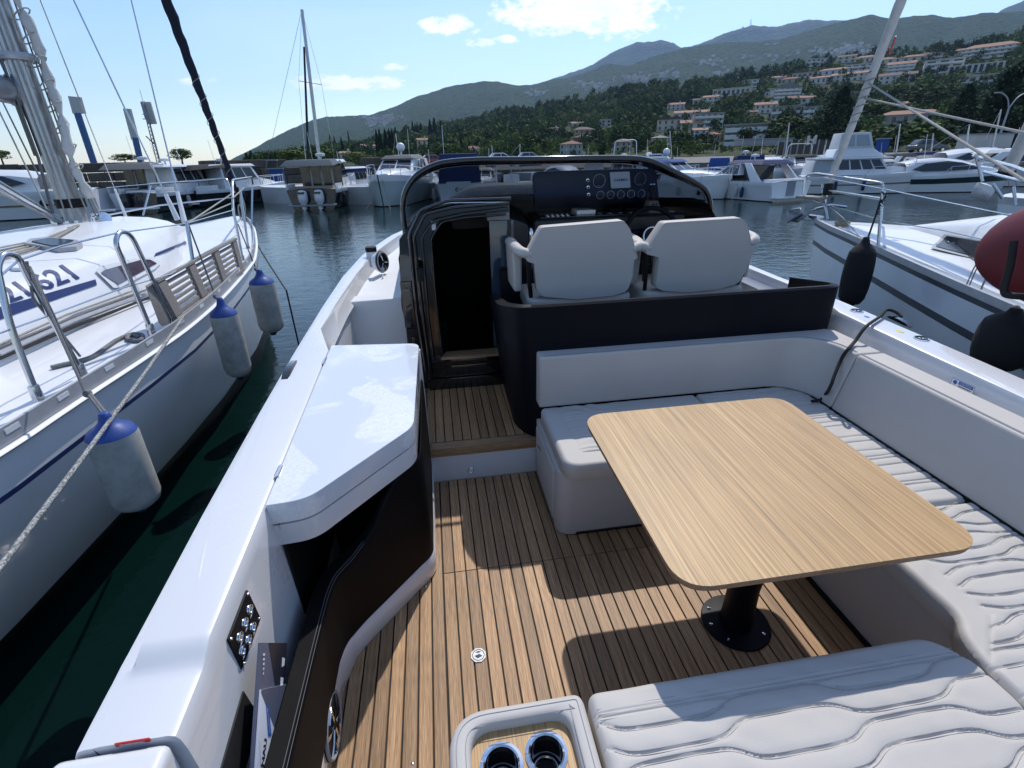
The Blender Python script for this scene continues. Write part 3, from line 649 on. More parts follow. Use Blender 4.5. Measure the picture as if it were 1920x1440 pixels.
DP = MB().prism([(x, YD, z) for x, z in dpoly], (0, .03, 0)).build('instrument_panel', NAVY, BOAT, bevel=.004)
BEZ = mat('bezel_ring', (.35, .38, .42), .25, metal=.8)
for (px, py, r) in ((1123, 339, .043), (1200, 336, .042), (1125, 365.5, .026), (1144.3, 365, .026), (1163.5, 364.5, .026), (1182.5, 363.5, .026), (1202, 363, .026)):
    x, z = dash(px, py); g = MB().cyl((x, YD, z), (x, YD-.004, z), r, n=28).build('gauge', NAVY, DP, bevel=.001)
    MB().tube([(x+r*cos(k*pi/16), YD-.005, z+r*sin(k*pi/16)) for k in range(32)], .0016, 5, closed=True).build('bezel', BEZ, g)
    if r > .04: MB().box(x-.010, x+.010, YD-.0052, YD-.0045, z-.033, z-.0315).build('gauge_marking', WHITEP, g, smooth=0)
for (px, py) in ((1101.5, 338), (1102.3, 351.3), (1103.2, 364.8)):
    x, z = dash(px, py); g = MB().cyl((x, YD, z), (x, YD-.008, z), .0115, n=18).build('start_button', CHROME, DP, bevel=.001)
    MB().cyl((x, YD-.008, z), (x, YD-.010, z), .0075, n=16).build('button_cap', mat('cap_red', (.09, .003, .008), .35), g)
c = [dash(1142.5, 323), dash(1179, 321.5), dash(1181, 351.5), dash(1145, 353)]; cx_ = sum(q[0] for q in c)/4; cz_ = sum(q[1] for q in c)/4
SC = MB().prism([(x, YD-.001, z) for x, z in round_poly(c, .006, 3)], (0, -.014, 0)).build('screen_cover', mat('cover_grey', (.55, .60, .68), .45), DP, bevel=.003)
text_mb('GARMIN', .026, (cx_, YD-.0155, cz_), (1, 0, -.01), (0, 0, 1), .0004, bold=.0004).build('lettering', DBLUE, SC, smooth=0)
# switches, instrument puck, small screens and throttle on the console top
for k in range(5):
    x = by(1027+k*9.4, 396, 3.36).x; m = MB(); m.box(x-.009, x+.009, 3.345, 3.385, 1.292, 1.298); sw = m.build('rocker_switch', WHITEP, CON, bevel=.002); 
    MB().box(x-.004, x+.004, 3.375, 3.382, 1.2985, 1.303).build('switch_tip', CHROME, sw)
m = MB(); m.box(by(1078, 395, 3.42).x, by(1113, 395, 3.42).x, 3.37, 3.52, 1.294, 1.322); m.build('compass_box', WHITEP, CON, bevel=.008, seg=3)
for px in (1153, 1182):
    x = by(px, 388, 3.5).x; m = MB(); m.hexa([(x-.045, 3.46, 1.298), (x+.045, 3.46, 1.298), (x+.045, 3.54, 1.30), (x-.045, 3.54, 1.30)], [(x-.045, 3.46, 1.308), (x+.045, 3.46, 1.308), (x+.045, 3.54, 1.335), (x-.045, 3.54, 1.335)]); m.build('display', BLK, CON, bevel=.003)
for px in (1124, 1143, 1162, 1181, 1200):
    x = by(px, 396, 3.38).x; MB().tube([(x+.022*cos(k*pi/12), 3.37+.022*sin(k*pi/12), 1.2945) for k in range(24)], .0014, 5, closed=True).build('rim_ring', BEZ, CON)
q = by(1222, 388, 3.45); m = MB(); m.hexa([(q.x-.045, 3.38, 1.293), (q.x+.045, 3.38, 1.293), (q.x+.045, 3.50, 1.297), (q.x-.045, 3.50, 1.297)], [(q.x-.032, 3.42, 1.36), (q.x+.032, 3.42, 1.36), (q.x+.032, 3.49, 1.365), (q.x-.032, 3.49, 1.365)])
TH = m.build('throttle_base', GREYP, BOAT, bevel=.012, seg=3)
m = MB(); m.cyl((q.x, 3.46, 1.36), (q.x, 3.47, 1.42), .012); m.cyl((q.x, 3.47, 1.41), (q.x, 3.475, 1.455), .024, .021); m.build('throttle_lever', BLK, TH, bevel=.003)
MB().lathe((q.x, 3.475, 1.455), [(.021, 0), (.016, .008), (.001, .01)], 16).build('lever_cap', CHROME, TH)
for dx in (-.012, .012):
    for dz in (0, .014): MB().box(q.x+dx-.007, q.x+dx+.007, 3.388+dz*.7, 3.396+dz*.7, 1.318+dz, 1.328+dz).build('throttle_button', BLK, TH, bevel=.001)
# steering wheel
wc = Vector((1.395, 3.16, 1.165)); tilt = Matrix.Rotation(radians(-22), 3, 'X')
def wp(a, r, o=0): return wc+tilt@Vector((r*cos(a), o, r*sin(a)))
m = MB(); m.tube([wp(k*pi/20, .185) for k in range(40)], .0155, 10, closed=True); SW = m.build('steering_wheel', VINYLB, BOAT, smooth=60)
m = MB()
for a in (radians(200), radians(-20), radians(270)): m.hexa([tuple(wp(a+.25, .06, .02)), tuple(wp(a-.25, .06, .02)), tuple(wp(a-.08, .18, 0)), tuple(wp(a+.08, .18, 0))], [tuple(wp(a+.25, .06, .035)), tuple(wp(a-.25, .06, .035)), tuple(wp(a-.08, .18, .015)), tuple(wp(a+.08, .18, .015))])
m.build('wheel_spoke', BLK, SW, bevel=.003)
m = MB(); m.tube([wp(0, 0, .05), wp(0, 0, -.005)], [.078, .07], 24); m.build('wheel_hub', BLK, SW, bevel=.004)
m = MB(); m.tube([wp(k*pi/18, .062, -.006) for k in range(36)], .006, 8, closed=True); m.build('hub_ring', CHROME, SW, smooth=60)
m = MB(); m.hexa([(1.10, 3.20, .95), (1.66, 3.20, .95), (1.66, 3.30, .95), (1.10, 3.30, .95)], [(1.10, 3.245, 1.20), (1.66, 3.245, 1.20), (1.66, 3.30, 1.20), (1.10, 3.30, 1.20)]); m.build('wheel_mount', PODM, BOAT, bevel=.02, seg=3)
# polished corner strip beside the door
pl = [by(962, 368, 3.9), by(978, 395, 3.6), by(992, 415, 3.36), by(996, 430, 3.28), by(997, 470, 3.28), by(996, 520, 3.28)]
MB().tube(round_path(pl, .04), .016, 8, flat=.7).build('corner_trim', CHROME, BOAT, smooth=60)
m = MB(); m.hexa([(.44, 3.22, .6), (.64, 3.26, .6), (.64, 4.2, .6), (.44, 4.2, .6)], [(.46, 3.22, 1.32), (.60, 3.28, 1.26), (.61, 4.2, 1.42), (.44, 4.2, 1.42)]); m.build('console_side', CONM, BOAT, bevel=.012, seg=2)
# ---- black enclosure behind the helm seats
zt = 1.0
po = [(.345, 3.12), (.335, 2.55), (.40, 2.425), (.50, 2.415), (2.10, 2.415), (2.165, 2.43), (2.165, 2.80)]
path = [Vector((x, y, 0)) for x, y in po]; path = round_path(path, .10, 6)
rings = []
for i, p in enumerate(path):
    t = (path[min(i+1, len(path)-1)]-path[max(i-1, 0)]).normalized(); nn = Vector((-t.y, t.x, 0))        # outwards
    if p.x < .6 and p.y > 2.43: z1 = 1.0-.13*((p.y-2.43)/.69)**1.0
    elif p.x > 2.1 and p.y > 2.45: z1 = 1.0+(.03*(p.y-2.45)/.3 if p.y < 2.76 else -.05)
    else: z1 = 1.0
    z0 = .215 if p.x < .62 else .30
    nin = -nn*.03
    if p.x < .6: tp = .05*max(0, (1-p.y/3.2)) ; 
    base_in = Vector((.075, .0, 0)) if p.x < .55 else Vector((0, 0, 0))
    a_ = p+base_in; rings.append([(a_.x, a_.y, z0), (p.x, p.y, z1-.012), (p.x+nin.x*-.2, p.y+nin.y*-.2, z1-.003), (p.x-nin.x*-.6*-1, p.y+nin.y*.6, z1), (p.x+nin.x, p.y+nin.y, z1-.010), (a_.x+nin.x, a_.y+nin.y, z0)])
MB().loft(rings, closed=True).build('helm_enclosure', PODM, BOAT, smooth=45)
MB().box(.42, 2.14, 2.45, 3.26, .42, .46).build('helm_floor', GELD, BOAT)
m = MB().hexa([(.40, 3.17, .22), (.66, 3.17, .22), (.66, 3.30, .22), (.40, 3.30, .22)], [(.40, 3.17, 1.0), (.66, 3.17, 1.0), (.66, 3.30, 1.0), (.40, 3.30, 1.0)]); m.build('console_foot', PODM, BOAT, bevel=.01)

# ================================================================== helm seats
def helm_seat(outline, label, Y=2.80, cx=None):
    pts = [by(x, y, Y) for x, y in outline]; xs = [p.x for p in pts]; c = (min(xs)+max(xs))/2
    t = thing('helm_seat', label, 'boat seat', (c, 2.95, .46), 'pair of helm seats', own=True)
    poly = round_poly([(p.x, p.z) for p in pts], .016, 4)
    a = [(x, Y-.002+.05*(1.32-z)*.0, z) for x, z in poly]
    m = MB(); cz = sum(z for _, z in poly)/len(poly); rings = []
    for d, s in ((0, .975), (.012, 1.0), (.075, 1.0), (.095, .96)): rings.append([(c+(x-c)*s, Y+d-.14*(cz-z)*.35, cz+(z-cz)*s) for x, z in poly])
    m.loft(rings, closed=True); b = m.build('backrest', SEATV, t, smooth=50, bevel=.0)
    xl, xr_ = min(xs)+.02, max(xs)-.02
    zb = min(p.z for p in pts)
    for s, X in ((-1, xl), (1, xr_)):
        # arm rest: padded, curving in to meet the back
        q = [(X+s*-.02, Y+.02, 1.165), (X+s*.035, Y+.05, 1.175), (X+s*.055, Y+.14, 1.185), (X+s*.055, Y+.34, 1.185), (X+s*.05, Y+.40, 1.17)]
        MB().tube(spline(q, 5), [.026]*3+[.034]*12+[.032]*6, 12, flat=.85).build('armrest', SEATV, t, smooth=70)
        m = MB(); m.hexa([(X+s*.025, Y+.10, .93), (X+s*.075, Y+.10, .93), (X+s*.075, Y+.36, .93), (X+s*.025, Y+.36, .93)], [(X+s*.025, Y+.10, 1.17), (X+s*.08, Y+.10, 1.17), (X+s*.08, Y+.40, 1.17), (X+s*.025, Y+.40, 1.17)]); m.build('armrest_side', SEATV, t, bevel=.02, seg=3)
        m = MB(); m.prism([(X-s*.02, Y+.03, .96), (X-s*.015, Y+.03, 1.16), (X+s*.012, Y+.03, 1.16), (X+s*.0, Y+.03, .96)], (0, .04, 0)); m.build('hinge_plate', BLK, t, bevel=.004)
        m = MB(); m.tube([(X-s*.01, Y+.04, .98), (X-s*.02, Y+.06, .90), (X-s*.02, Y+.12, .82)], .013, 8); m.build('arm_bracket', BLK, t)
    m = MB(); cu = round_poly([(xl-.01, Y+.0), (xr_+.01, Y+.0), (xr_-.01, Y+.46), (xl+.01, Y+.46)], .07, 5); m.hexa([(x, y, .80) for x, y in cu], [(x, y, .905) for x, y in cu]); m.build('seat_cushion', SEATV, t, bevel=.025, seg=4)
    m = MB(); m.box(xl+.05, xr_-.05, Y+.08, Y+.40, .74, .80); m.build('seat_frame', BLK, t, bevel=.01)
    m = MB(); m.cyl((c, Y+.24, .46), (c, Y+.24, .76), .06, n=20); m.lathe((c, Y+.24, .46), [(.14, 0), (.14, .015), (.07, .03)], 24); m.build('pedestal', STEEL, t)
    # piping along the edge of the back
    e = [(c+(x-c)*.985, Y-.001-.14*(cz-z)*.35+.003, cz+(z-cz)*.985) for x, z in poly]
    MB().tube(e, .003, 5, closed=True).build('piping', SEATV, b)
    return t
helm_seat([(1016, 427), (1171, 414), (1184, 430), (1197, 484), (1190, 486), (1187, 520), (1176, 545), (1150, 554), (1080, 561), (1016, 556), (1007, 545), (1003, 495), (986, 489), (988, 478)], 'grey helm seat with armrests nearest the cabin door')
helm_seat([(1247, 418), (1394, 409), (1405, 425), (1415, 472), (1408, 480), (1400, 505), (1385, 530), (1350, 541), (1290, 548), (1240, 545), (1228, 538), (1236, 482), (1211, 476), (1212, 468)], 'grey helm seat behind the steering wheel, right of its twin')

# ================================================================== U shaped cockpit sofa
SOFA = thing('cockpit_sofa', 'grey quilted U shaped cockpit sofa around the wooden table', 'sofa', (1.4, 1.2, 0), own=True)
def sdf(px, py, poly):
    n = len(poly); d = np.full(px.shape, 1e9); inside = np.zeros(px.shape, bool); nx = np.zeros(px.shape); ny = np.zeros(px.shape)
    for i in range(n):
        x0, y0 = poly[i]; x1, y1 = poly[(i+1) % n]; ex, ey = x1-x0, y1-y0; l2 = ex*ex+ey*ey
        if l2 < 1e-12: continue
        t = np.clip(((px-x0)*ex+(py-y0)*ey)/l2, 0, 1); cx, cy = x0+t*ex, y0+t*ey; dd = np.hypot(px-cx, py-cy)
        m_ = dd < d; d = np.where(m_, dd, d); nx = np.where(m_, cx, nx); ny = np.where(m_, cy, ny)
        c = ((y0 > py) != (y1 > py)) & (px < (x1-x0)*(py-y0)/(y1-y0+1e-15)+x0); inside ^= c
    return np.where(inside, d, -d), nx, ny
def cushion(name, poly, z0, z1, pattern=None, r=.022, dx=.008, dy=.0032, parent=SOFA, mt=VINYL, label=None, panel=None):
    xs = [p[0] for p in poly]; ys = [p[1] for p in poly]
    gx = np.arange(min(xs)-dx, max(xs)+2*dx, dx); gy = np.arange(min(ys)-dy, max(ys)+2*dy, dy)
    X, Y = np.meshgrid(gx, gy); d, nx, ny = sdf(X, Y, poly)
    dc = np.clip(d, 0, r); Z = z1-r+np.sqrt(np.maximum(0, r*r-(r-dc)**2))
    if pattern is not None: Z = Z+pattern(X, Y, d)
    out = d <= 0; X = np.where(out, nx, X); Y = np.where(out, ny, Y); Z = np.where(out, z1-r, Z)
    h, w = X.shape; ok = ~out
    cell = ok[:-1, :-1] | ok[1:, :-1] | ok[:-1, 1:] | ok[1:, 1:]
    idx = np.arange(h*w).reshape(h, w); jj, ii = np.nonzero(cell)
    F = np.stack([idx[jj, ii], idx[jj, ii+1], idx[jj+1, ii+1], idx[jj+1, ii]], 1)
    V = np.stack([X.ravel(), Y.ravel(), Z.ravel()], 1); used = np.unique(F); rem = np.full(h*w, -1); rem[used] = np.arange(len(used))
    me = bpy.data.meshes.new(name); P2 = [(x, y) for x, y in poly]; n = len(P2); nv = len(used)
    Vs = V[used].tolist()+[(x, y, z1-r) for x, y in P2]+[(x, y, z0+.008) for x, y in P2]+[(x+(0), y, z0) for x, y in inset2(P2, .008)]
    Fs = rem[F].tolist()
    for k in range(2):
        a = nv+k*n
        for i in range(n): Fs.append((a+i, a+(i+1) % n, a+n+(i+1) % n, a+n+i))
    Fs.append(tuple(range(nv+2*n, nv+3*n)))
    me.from_pydata(Vs, [], Fs); bm = bmesh.new(); bm.from_mesh(me); bmesh.ops.remove_doubles(bm, verts=bm.verts, dist=2e-4); bmesh.ops.recalc_face_normals(bm, faces=bm.faces); bm.to_mesh(me); bm.free()
    for p in me.polygons: p.use_smooth = True
    me.set_sharp_from_angle(angle=radians(60)); me.materials.append(mt); o = bpy.data.objects.new(name, me); COL.objects.link(o); adopt(o, parent)
    if label: o['label'] = label
    return o
def trap(u):                                   # soft trapezoid wave between -1 and 1, period 1
    s = np.sin(2*np.pi*u); return np.tanh(2.6*s)/np.tanh(2.6)
def quilt(panel_d, y0=0.0, p=.056, A=.0185, per=.60, ph=0.0, depth=.0052, puff=.0026, nlines=60):
    def f(X, Y, d):
        pd = panel_d(X, Y, d); inp = 1/(1+np.exp(-np.clip(pd, -.2, .2)/.0022)); near = np.full(X.shape, 1e9)
        for j in range(-2, nlines):
            cj = y0+j*p+(A if j % 2 else -A)*trap((X+ph)/per+(0.5 if (j//2) % 2 else 0)); near = np.minimum(near, np.abs(Y-cj))
        z = -depth*np.exp(-(near/.0026)**2)+puff*(1-np.exp(-(near/.012)**2))-puff*.75
        edge = -.0045*np.exp(-(pd/.0028)**2)-.003*np.exp(-((pd+.010)/.0022)**2)
        wr = .0012*np.sin(X*31+7*np.sin(Y*9))*np.sin(Y*13+3*np.sin(X*11))
        return z*inp+edge+wr
    return f
ZS = .45
# aft bench, seen close
nb = round_poly([(.292, -.45), (1.378, -.45), (1.366, .70), (1.30, .792), (.292, .792)], [.02, .02, .10, .07, .03], 6)
cushion('seat_cushion', nb, .362, ZS, quilt(lambda X, Y, d: np.minimum(.722-Y+.02*0, X-.305), y0=.722-.056*22.35, ph=-.02), dx=.008, dy=.0026, label='aft bench cushion')
# starboard bench: two cushions; front edge runs aft then turns in round the corner
pr1 = round_poly([(1.455, 1.288), (1.455, 1.20), (1.985, 1.20), (1.985, 1.288)], .01, 2)
rc = round_poly([(1.452, 1.276), (1.452, .835), (1.40, .775), (1.378, .69), (1.384, -.45), (1.985, -.45), (1.985, 1.276)], [.02, .06, .05, .05, .02, .02, .02], 6)
rc = rc[::-1]
def pan_r(X, Y, d):
    q = X-1.548; c = (X-1.548)*.62+(Y-.70)*.78-.005
    q2 = np.where(Y > .83, q, np.minimum(q, 1.0)); corner = np.hypot(np.minimum(X-1.60, 0), np.minimum(Y-.80, 0))
    return np.minimum(np.where(Y > .80, X-1.548, .052*0+ (X-1.40)*.55+.0*(Y) + .0), 10) if False else np.minimum(X-(1.548-np.clip((.82-Y), 0, .14)*1.15), 9)
cushion('seat_cushion', rc, .362, ZS, quilt(pan_r, y0=-.40, p=.046, A=.0135, per=.56, ph=.1), dx=.007, dy=.0028, label='starboard bench cushion, after part')
rf = round_poly([(1.985, 1.282), (1.985, 2.33), (1.372, 2.33), (1.372, 1.78), (1.452, 1.78), (1.452, 1.282)], [.02, .12, .02, .02, .03, .02], 6)
cushion('seat_cushion', rf, .362, ZS, quilt(lambda X, Y, d: np.where(Y < 1.78, X-1.545, np.minimum(Y-1.87, 2.4-Y)), y0=1.30, p=.046, A=.0125, per=.56, ph=-.04), dx=.007, dy=.003, label='corner seat cushion')
lf = round_poly([(.487, 1.772), (1.366, 1.772), (1.366, 2.33), (.487, 2.33)], [.08, .02, .02, .03], 6)
def wr_l(X, Y, d):
    pd = np.minimum(np.minimum(X-.585, Y-1.875), 9); inp = 1/(1+np.exp(-np.clip(pd, -.2, .2)/.003))
    z = .0035*np.sin(Y*150+5*np.sin(X*17)+2*np.sin(Y*40))*np.exp(-((X-.72)/.16)**2)*inp
    return z-.004*np.exp(-(pd/.003)**2)-.003*np.exp(-((pd+.012)/.0022)**2)-.002*inp
cushion('seat_cushion', lf, .362, ZS, wr_l, dx=.006, dy=.004, label='forward seat cushion with creased panel')
# thread lines beside the channels of the two cushions seen closest
def threads(fpan, y0, per, ph, x0, x1, p=.056, A=.0185, n=26, ymax=.70):
    mb = MB()
    for j in range(-2, n):
        for o_ in (-.0052, .0052):
            run = []
            for i in range(161):
                X = x0+(x1-x0)*i/160; Y = y0+j*p+(A if j % 2 else -A)*float(trap(np.array((X+ph)/per+(.5 if (j//2) % 2 else 0))))+o_
                ok = Y < ymax and Y > -.4 and float(fpan(np.array(X), np.array(Y), None)) > .006
                if ok: run.append((X, Y, ZS-.0013))
                if (not ok or i == 160) and run:
                    if len(run) > 3: mb.tube(run, .0008, 4, caps=False)
                    run = []
    return mb
THM = mat('thread_grey', (.40, .39, .38), .8)
threads(lambda X, Y, d: np.minimum(.722-Y, X-.305), .722-.056*22.35, .60, -.02, .29, 1.34).build('stitching', THM, SOFA)
threads(lambda X, Y, d: X-(1.548-np.clip((.82-Y), 0, .14)*1.15), -.40, .56, .1, 1.42, 1.96, p=.046, A=.0135, n=48, ymax=1.26).build('stitching', THM, SOFA)
for y_ in (.7155, .7285, .742): MB().tube([(.305, y_, ZS-.0006), (.8, y_, ZS-.0006), (1.33, y_, ZS-.0006)], .0008, 4).build('stitching', THM, SOFA)
# bases
m = slab(round_poly([(.474, 1.825), (1.50, 1.825), (1.50, 2.37), (.474, 2.37)], [.075, .01, .01, .01], 6), .004, .36); SB = m.build('seat_base', VINYL, SOFA, bevel=.012, seg=3)
m = slab(round_poly([(.474, 1.825), (1.50, 1.825), (1.50, 2.37), (.474, 2.37)], [.09, .01, .01, .01], 6), -.002, .02); m.build('kick_plate', BLK, SOFA)
m = MB().box(1.490, 2.05, -.45, 1.83, .004, .36); m.build('seat_base', VINYL, SOFA, bevel=.01, seg=2)
MB().box(1.475, 1.50, -.4, 1.83, -.002, .018).build('kick_plate', BLK, SOFA)
m = slab(round_poly([(.305, -.45), (1.50, -.45), (1.50, .755), (.305, .755)], [.02, .02, .02, .04], 5), .004, .36); m.build('seat_base', VINYL, SOFA, bevel=.012, seg=3)
dr = MB().box(.466, .478, 1.925, 2.345, .035, .325).build('locker_door', VINYL, SOFA, bevel=.006, seg=2)
MB().box(.455, .468, 2.19, 2.235, .262, .272).build('door_pull', CHROME, dr, bevel=.002)
MB().box(.468, .4705, 1.99, 2.03, .012, .03).build('vent_trim', CHROME, SOFA)
# backrests: one piece wraps the forward corner, the other runs down the starboard side
YJ = bz(1592, 665, .75).y; YJ = 2.03
def br(pb, pt): return MB().hexa([(x, y, .452) for x, y in pb], [(x, y, .752) for x, y in pt])
def arcp(cx, cy, r, a0, a1, k=8): return [(cx+r*cos(radians(a0+(a1-a0)*j/k)), cy+r*sin(radians(a0+(a1-a0)*j/k))) for j in range(k+1)]
def bp(xi, yi, xo, yo, x0): return [(x0, yi), (xi-.19, yi)]+[(xi-.19+.19*sin(pi/2*j/8), yi-.19+.19*cos(pi/2*j/8)) for j in range(1, 9)]+[(xi, YJ+.002), (xo, YJ+.002), (xo, yo-.05), (xo-.05, yo), (x0, yo)]
br(bp(1.972, 2.315, 2.17, 2.41, .478), bp(2.038, 2.300, 2.185, 2.412, .478)).build('backrest', VINYL, SOFA, bevel=.016, seg=4, smooth=50)
br([(1.972, -.45), (2.17, -.45), (2.17, YJ-.002), (1.972, YJ-.002)], [(2.038, -.45), (2.185, -.45), (2.185, YJ-.002), (2.038, YJ-.002)]).build('backrest', VINYL, SOFA, bevel=.016, seg=4, smooth=50)
for o_, z_ in ((.012, .7535), (.020, .7540)):
    pts = [(.50, 2.300+o_, z_)]+[(x, y+o_*(.6), z_) for x, y in bp(2.038+o_, 2.300, 0, 0, 0)[1:10]]+[(2.038+o_, YJ+.02, z_)]
    MB().tube(pts, .0011, 5).build('stitching', THREAD, SOFA); MB().tube([(2.038+o_, YJ-.01, z_), (2.038+o_, -.4, z_)], .0011, 5).build('stitching', THREAD, SOFA)
MB().box(2.17, 2.235, -.45, 2.42, .02, .70).build('coaming_board', GEL, SOFA)
# cup holder console at the port end of the aft bench
co = round_poly([(-.070, -.45), (.280, -.45), (.280, .795), (-.070, .795)], [.02, .02, .03, .10], 8)
ci = round_poly([(-.018, -.35), (.232, -.35), (.232, .752), (-.018, .752)], [.03, .03, .05, .06], 8)
n_ = len(co); m = MB(); vs = []; rings = []
for P_, z_ in ((co, .30), (co, ZS-.016), (inset2(co, .004), ZS-.005), (inset2(co, .014), ZS), (inset2(ci, -.012), ZS), (inset2(ci, -.003), ZS-.005), (ci, ZS-.016), (ci, .395)): rings.append([(x, y, z_) for x, y in P_])
m.loft(rings, closed=True, caps=False); m.build('armrest_frame', VINYL, SOFA, smooth=50)
for dd in (.018, .046): 
    MB().tube([(x, y, ZS+.0006) for x, y in inset2(co, dd if dd < .03 else .040)], .0011, 5, closed=True).build('stitching', THREAD, SOFA)
slab(round_poly([(-.060, -.45), (.270, -.45), (.270, .785), (-.060, .785)], [.02, .02, .03, .09], 8), .004, .30).build('armrest_base', VINYL, SOFA, bevel=.01)
def holed_plate(x0, x1, y0, y1, z, holes, th=.012, k=24):
    """a board with round holes, made as rings around each hole fanned out to its own cell"""
    mb = MB(); ys_ = [(y0, min(h[1] for h in holes)-.06)]
    mb.box(x0, x1, y0, min(h[1] for h in holes)-.052, z-th, z); mb.box(x0, x1, max(h[1] for h in holes)+.052, y1, z-th, z)
    hs = sorted(holes); bounds = [x0]+[(a[0]+b[0])/2 for a, b in zip(hs, hs[1:])]+[x1]; ya, yb = min(h[1] for h in holes)-.052, max(h[1] for h in holes)+.052
    for i, (cx, cy, r) in enumerate(hs):
        xa, xb = bounds[i], bounds[i+1]; inner, outer = [], []
        for j in range(k):
            a = 2*pi*j/k; c_, s_ = cos(a), sin(a); t = min(((xb-cx)/c_ if c_ > 1e-9 else 1e9), ((xa-cx)/c_ if c_ < -1e-9 else 1e9), ((yb-cy)/s_ if s_ > 1e-9 else 1e9), ((ya-cy)/s_ if s_ < -1e-9 else 1e9))
            inner.append((cx+r*c_, cy+r*s_, z)); outer.append((cx+t*c_, cy+t*s_, z))
        for cxx, cyy in ((xa, ya), (xb, ya), (xb, yb), (xa, yb)):
            j = min(range(k), key=lambda j: (outer[j][0]-cxx)**2+(outer[j][1]-cyy)**2); outer[j] = (cxx, cyy, z)
        low = [(p[0], p[1], z-th) for p in inner]; mb.loft([outer, inner, low], closed=True, caps=False)
    return mb
ZB = .418; cups = [(.052, .672, .0425), (.162, .680, .0425)]
holed_plate(-.022, .236, .30, .756, ZB, cups).build('armrest_board', TABLE, SOFA, smooth=30)
for (x, y, r) in cups:
    m = MB(); m.lathe((x, y, ZB), [(r+.010, .0005), (r+.009, .005), (r+.001, .007), (r-.003, .004), (r-.004, -.014)], 36, caps=False); ch = m.build('cup_holder', CHROME, SOFA, smooth=40)
    MB().lathe((x, y, ZB), [(r-.0035, -.012), (r-.004, -.02), (r-.010, -.085), (.001, -.087)], 36, caps=False).build('cup_holder_liner', GLOSS, ch, smooth=40)
    MB().tube([(x+(r-.013)*cos(k*pi/16), y+(r-.013)*sin(k*pi/16), ZB-.068) for k in range(32)], .003, 6, closed=True).build('cup_holder_ring', STEEL, ch)
    MB().lathe((x, y, ZB-.082), [(r-.016, 0), (r-.016, .004), (.001, .004)], 24).build('cup_holder_mat', RUB, ch)

# ================================================================== dining table
TB = thing('dining_table', 'square light oak dining table on black pedestal in the cockpit', 'table', (1.01, 1.31, 0), own=True)
tp = round_poly([(.552, .852), (1.465, .852), (1.465, 1.779), (.552, 1.779)], [.10, .10, .09, .10], 9)
MB().hexa([(x, y, .700-.0012) for x, y in tp], [(x, y, .700) for x, y in tp]).build('tabletop', TABLE, TB, smooth=30)
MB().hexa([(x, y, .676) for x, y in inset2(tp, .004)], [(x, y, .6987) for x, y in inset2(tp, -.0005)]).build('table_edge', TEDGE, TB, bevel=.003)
pc = (1.055, 1.235)
m = MB(); m.lathe((pc[0], pc[1], .0022), [(.128, 0), (.13, .003), (.127, .009), (.05, .012)], 40); bpz = m.build('base_plate', PODM, TB)
m = MB(); m.lathe((pc[0], pc[1], .010), [(.062, 0), (.058, .05), (.055, .20), (.060, .27), (.062, .30), (.062, .60), (.085, .625), (.11, .665)], 36); m.build('pedestal', PODM, TB)
for a in (20, 110, 200, 290, 155): MB().lathe((pc[0]+.104*cos(radians(a+25)), pc[1]+.104*sin(radians(a+25)), .0135), [(.007, 0), (.006, .003), (.003, .0035), (.001, .002)], 12).build('bolt', CHROME, bpz)

# ================================================================== loose things in the cockpit
def booklet(name, label, A_, e1, e2, X, th, mts, prints):
    t = thing(name, label, 'brochure', (X, A_[0], A_[1]), 'brochures stowed in the side pocket', own=True)
    def P_(u, v, o=0): return (X+o, A_[0]+e1[0]*u+e2[0]*v, A_[1]+e1[1]*u+e2[1]*v)
    MB().prism([P_(0, 0), P_(1, 0), P_(1, 1), P_(0, 1)], (th, 0, 0)).build('cover', mts[0], t, bevel=.0006)
    for poly, mt_, nm in prints: MB().prism([P_(u, v, th+.0002) for u, v in poly], (.0004, 0, 0)).build(nm, mt_, t, smooth=0)
    return t, P_
e1, e2 = (-.228, -.187), (.124, -.165)
PG = mat('print_slate', (.12, .135, .20), .4, noise_s=300, noise_amt=.3); PN = mat('print_midnight', (.010, .014, .03), .3); PW = mat('paper_white', (.62, .65, .72), .4); PD = mat('print_grey', (.30, .33, .40), .4)
t, P_ = booklet('brochure', 'slate blue brochure tucked behind the black side panel below the switch panel', (.921, .648), e1, e2, -.514, .005, [PG],
    [([(0, .28), (0, 1), (.62, 1), (.35, .62)], PN, 'print_shape')])
xd = Vector(P_(1, 0))-Vector(P_(0, 0)); yd = Vector(P_(0, 0))-Vector(P_(0, 1))
text_mb('SEAPILOT', .016, P_(.32, .16, .0062), -xd, yd*-1, .0003).build('lettering', WHITEP, t, smooth=0) if False else None
for (u, v) in ((.12, .86), (.28, .84), (.42, .88)): MB().prism([P_(u, v-.05, .0064), P_(u+.08, v-.05, .0064), P_(u+.07, v+.05, .0064), P_(u+.01, v+.06, .0064)], (.0003, 0, 0)).build('print_mark', WHITEP, t, smooth=0)
for k in range(5): MB().prism([P_(.08+k*.035, .10+.01*k, .0064), P_(.10+k*.035, .10+.01*k, .0064), P_(.10+k*.035, .17, .0064), P_(.08+k*.035, .17, .0064)], (.0003, 0, 0)).build('print_mark', WHITEP, t, smooth=0)
A2 = (.921-.072, .648-.074)
t, P_ = booklet('brochure', 'pale blue NAUTEX brochure lowest in the side pocket beside the black panel', A2, e1, e2, -.508, .005, [PW],
    [([(0, 0), (.02, .0), (.36, .62), (.30, 1), (0, 1)], PG, 'print_shape'), ([(.75, 0), (1, 0), (1, 1), (.92, 1)], DBLUE, 'print_shape')])
u_ = Vector(P_(1, 0))-Vector(P_(0, 0)); v_ = Vector(P_(0, 1))-Vector(P_(0, 0))
XT = -.5024
def pp(px, py, o=0): return bx(px, py, XT+o)
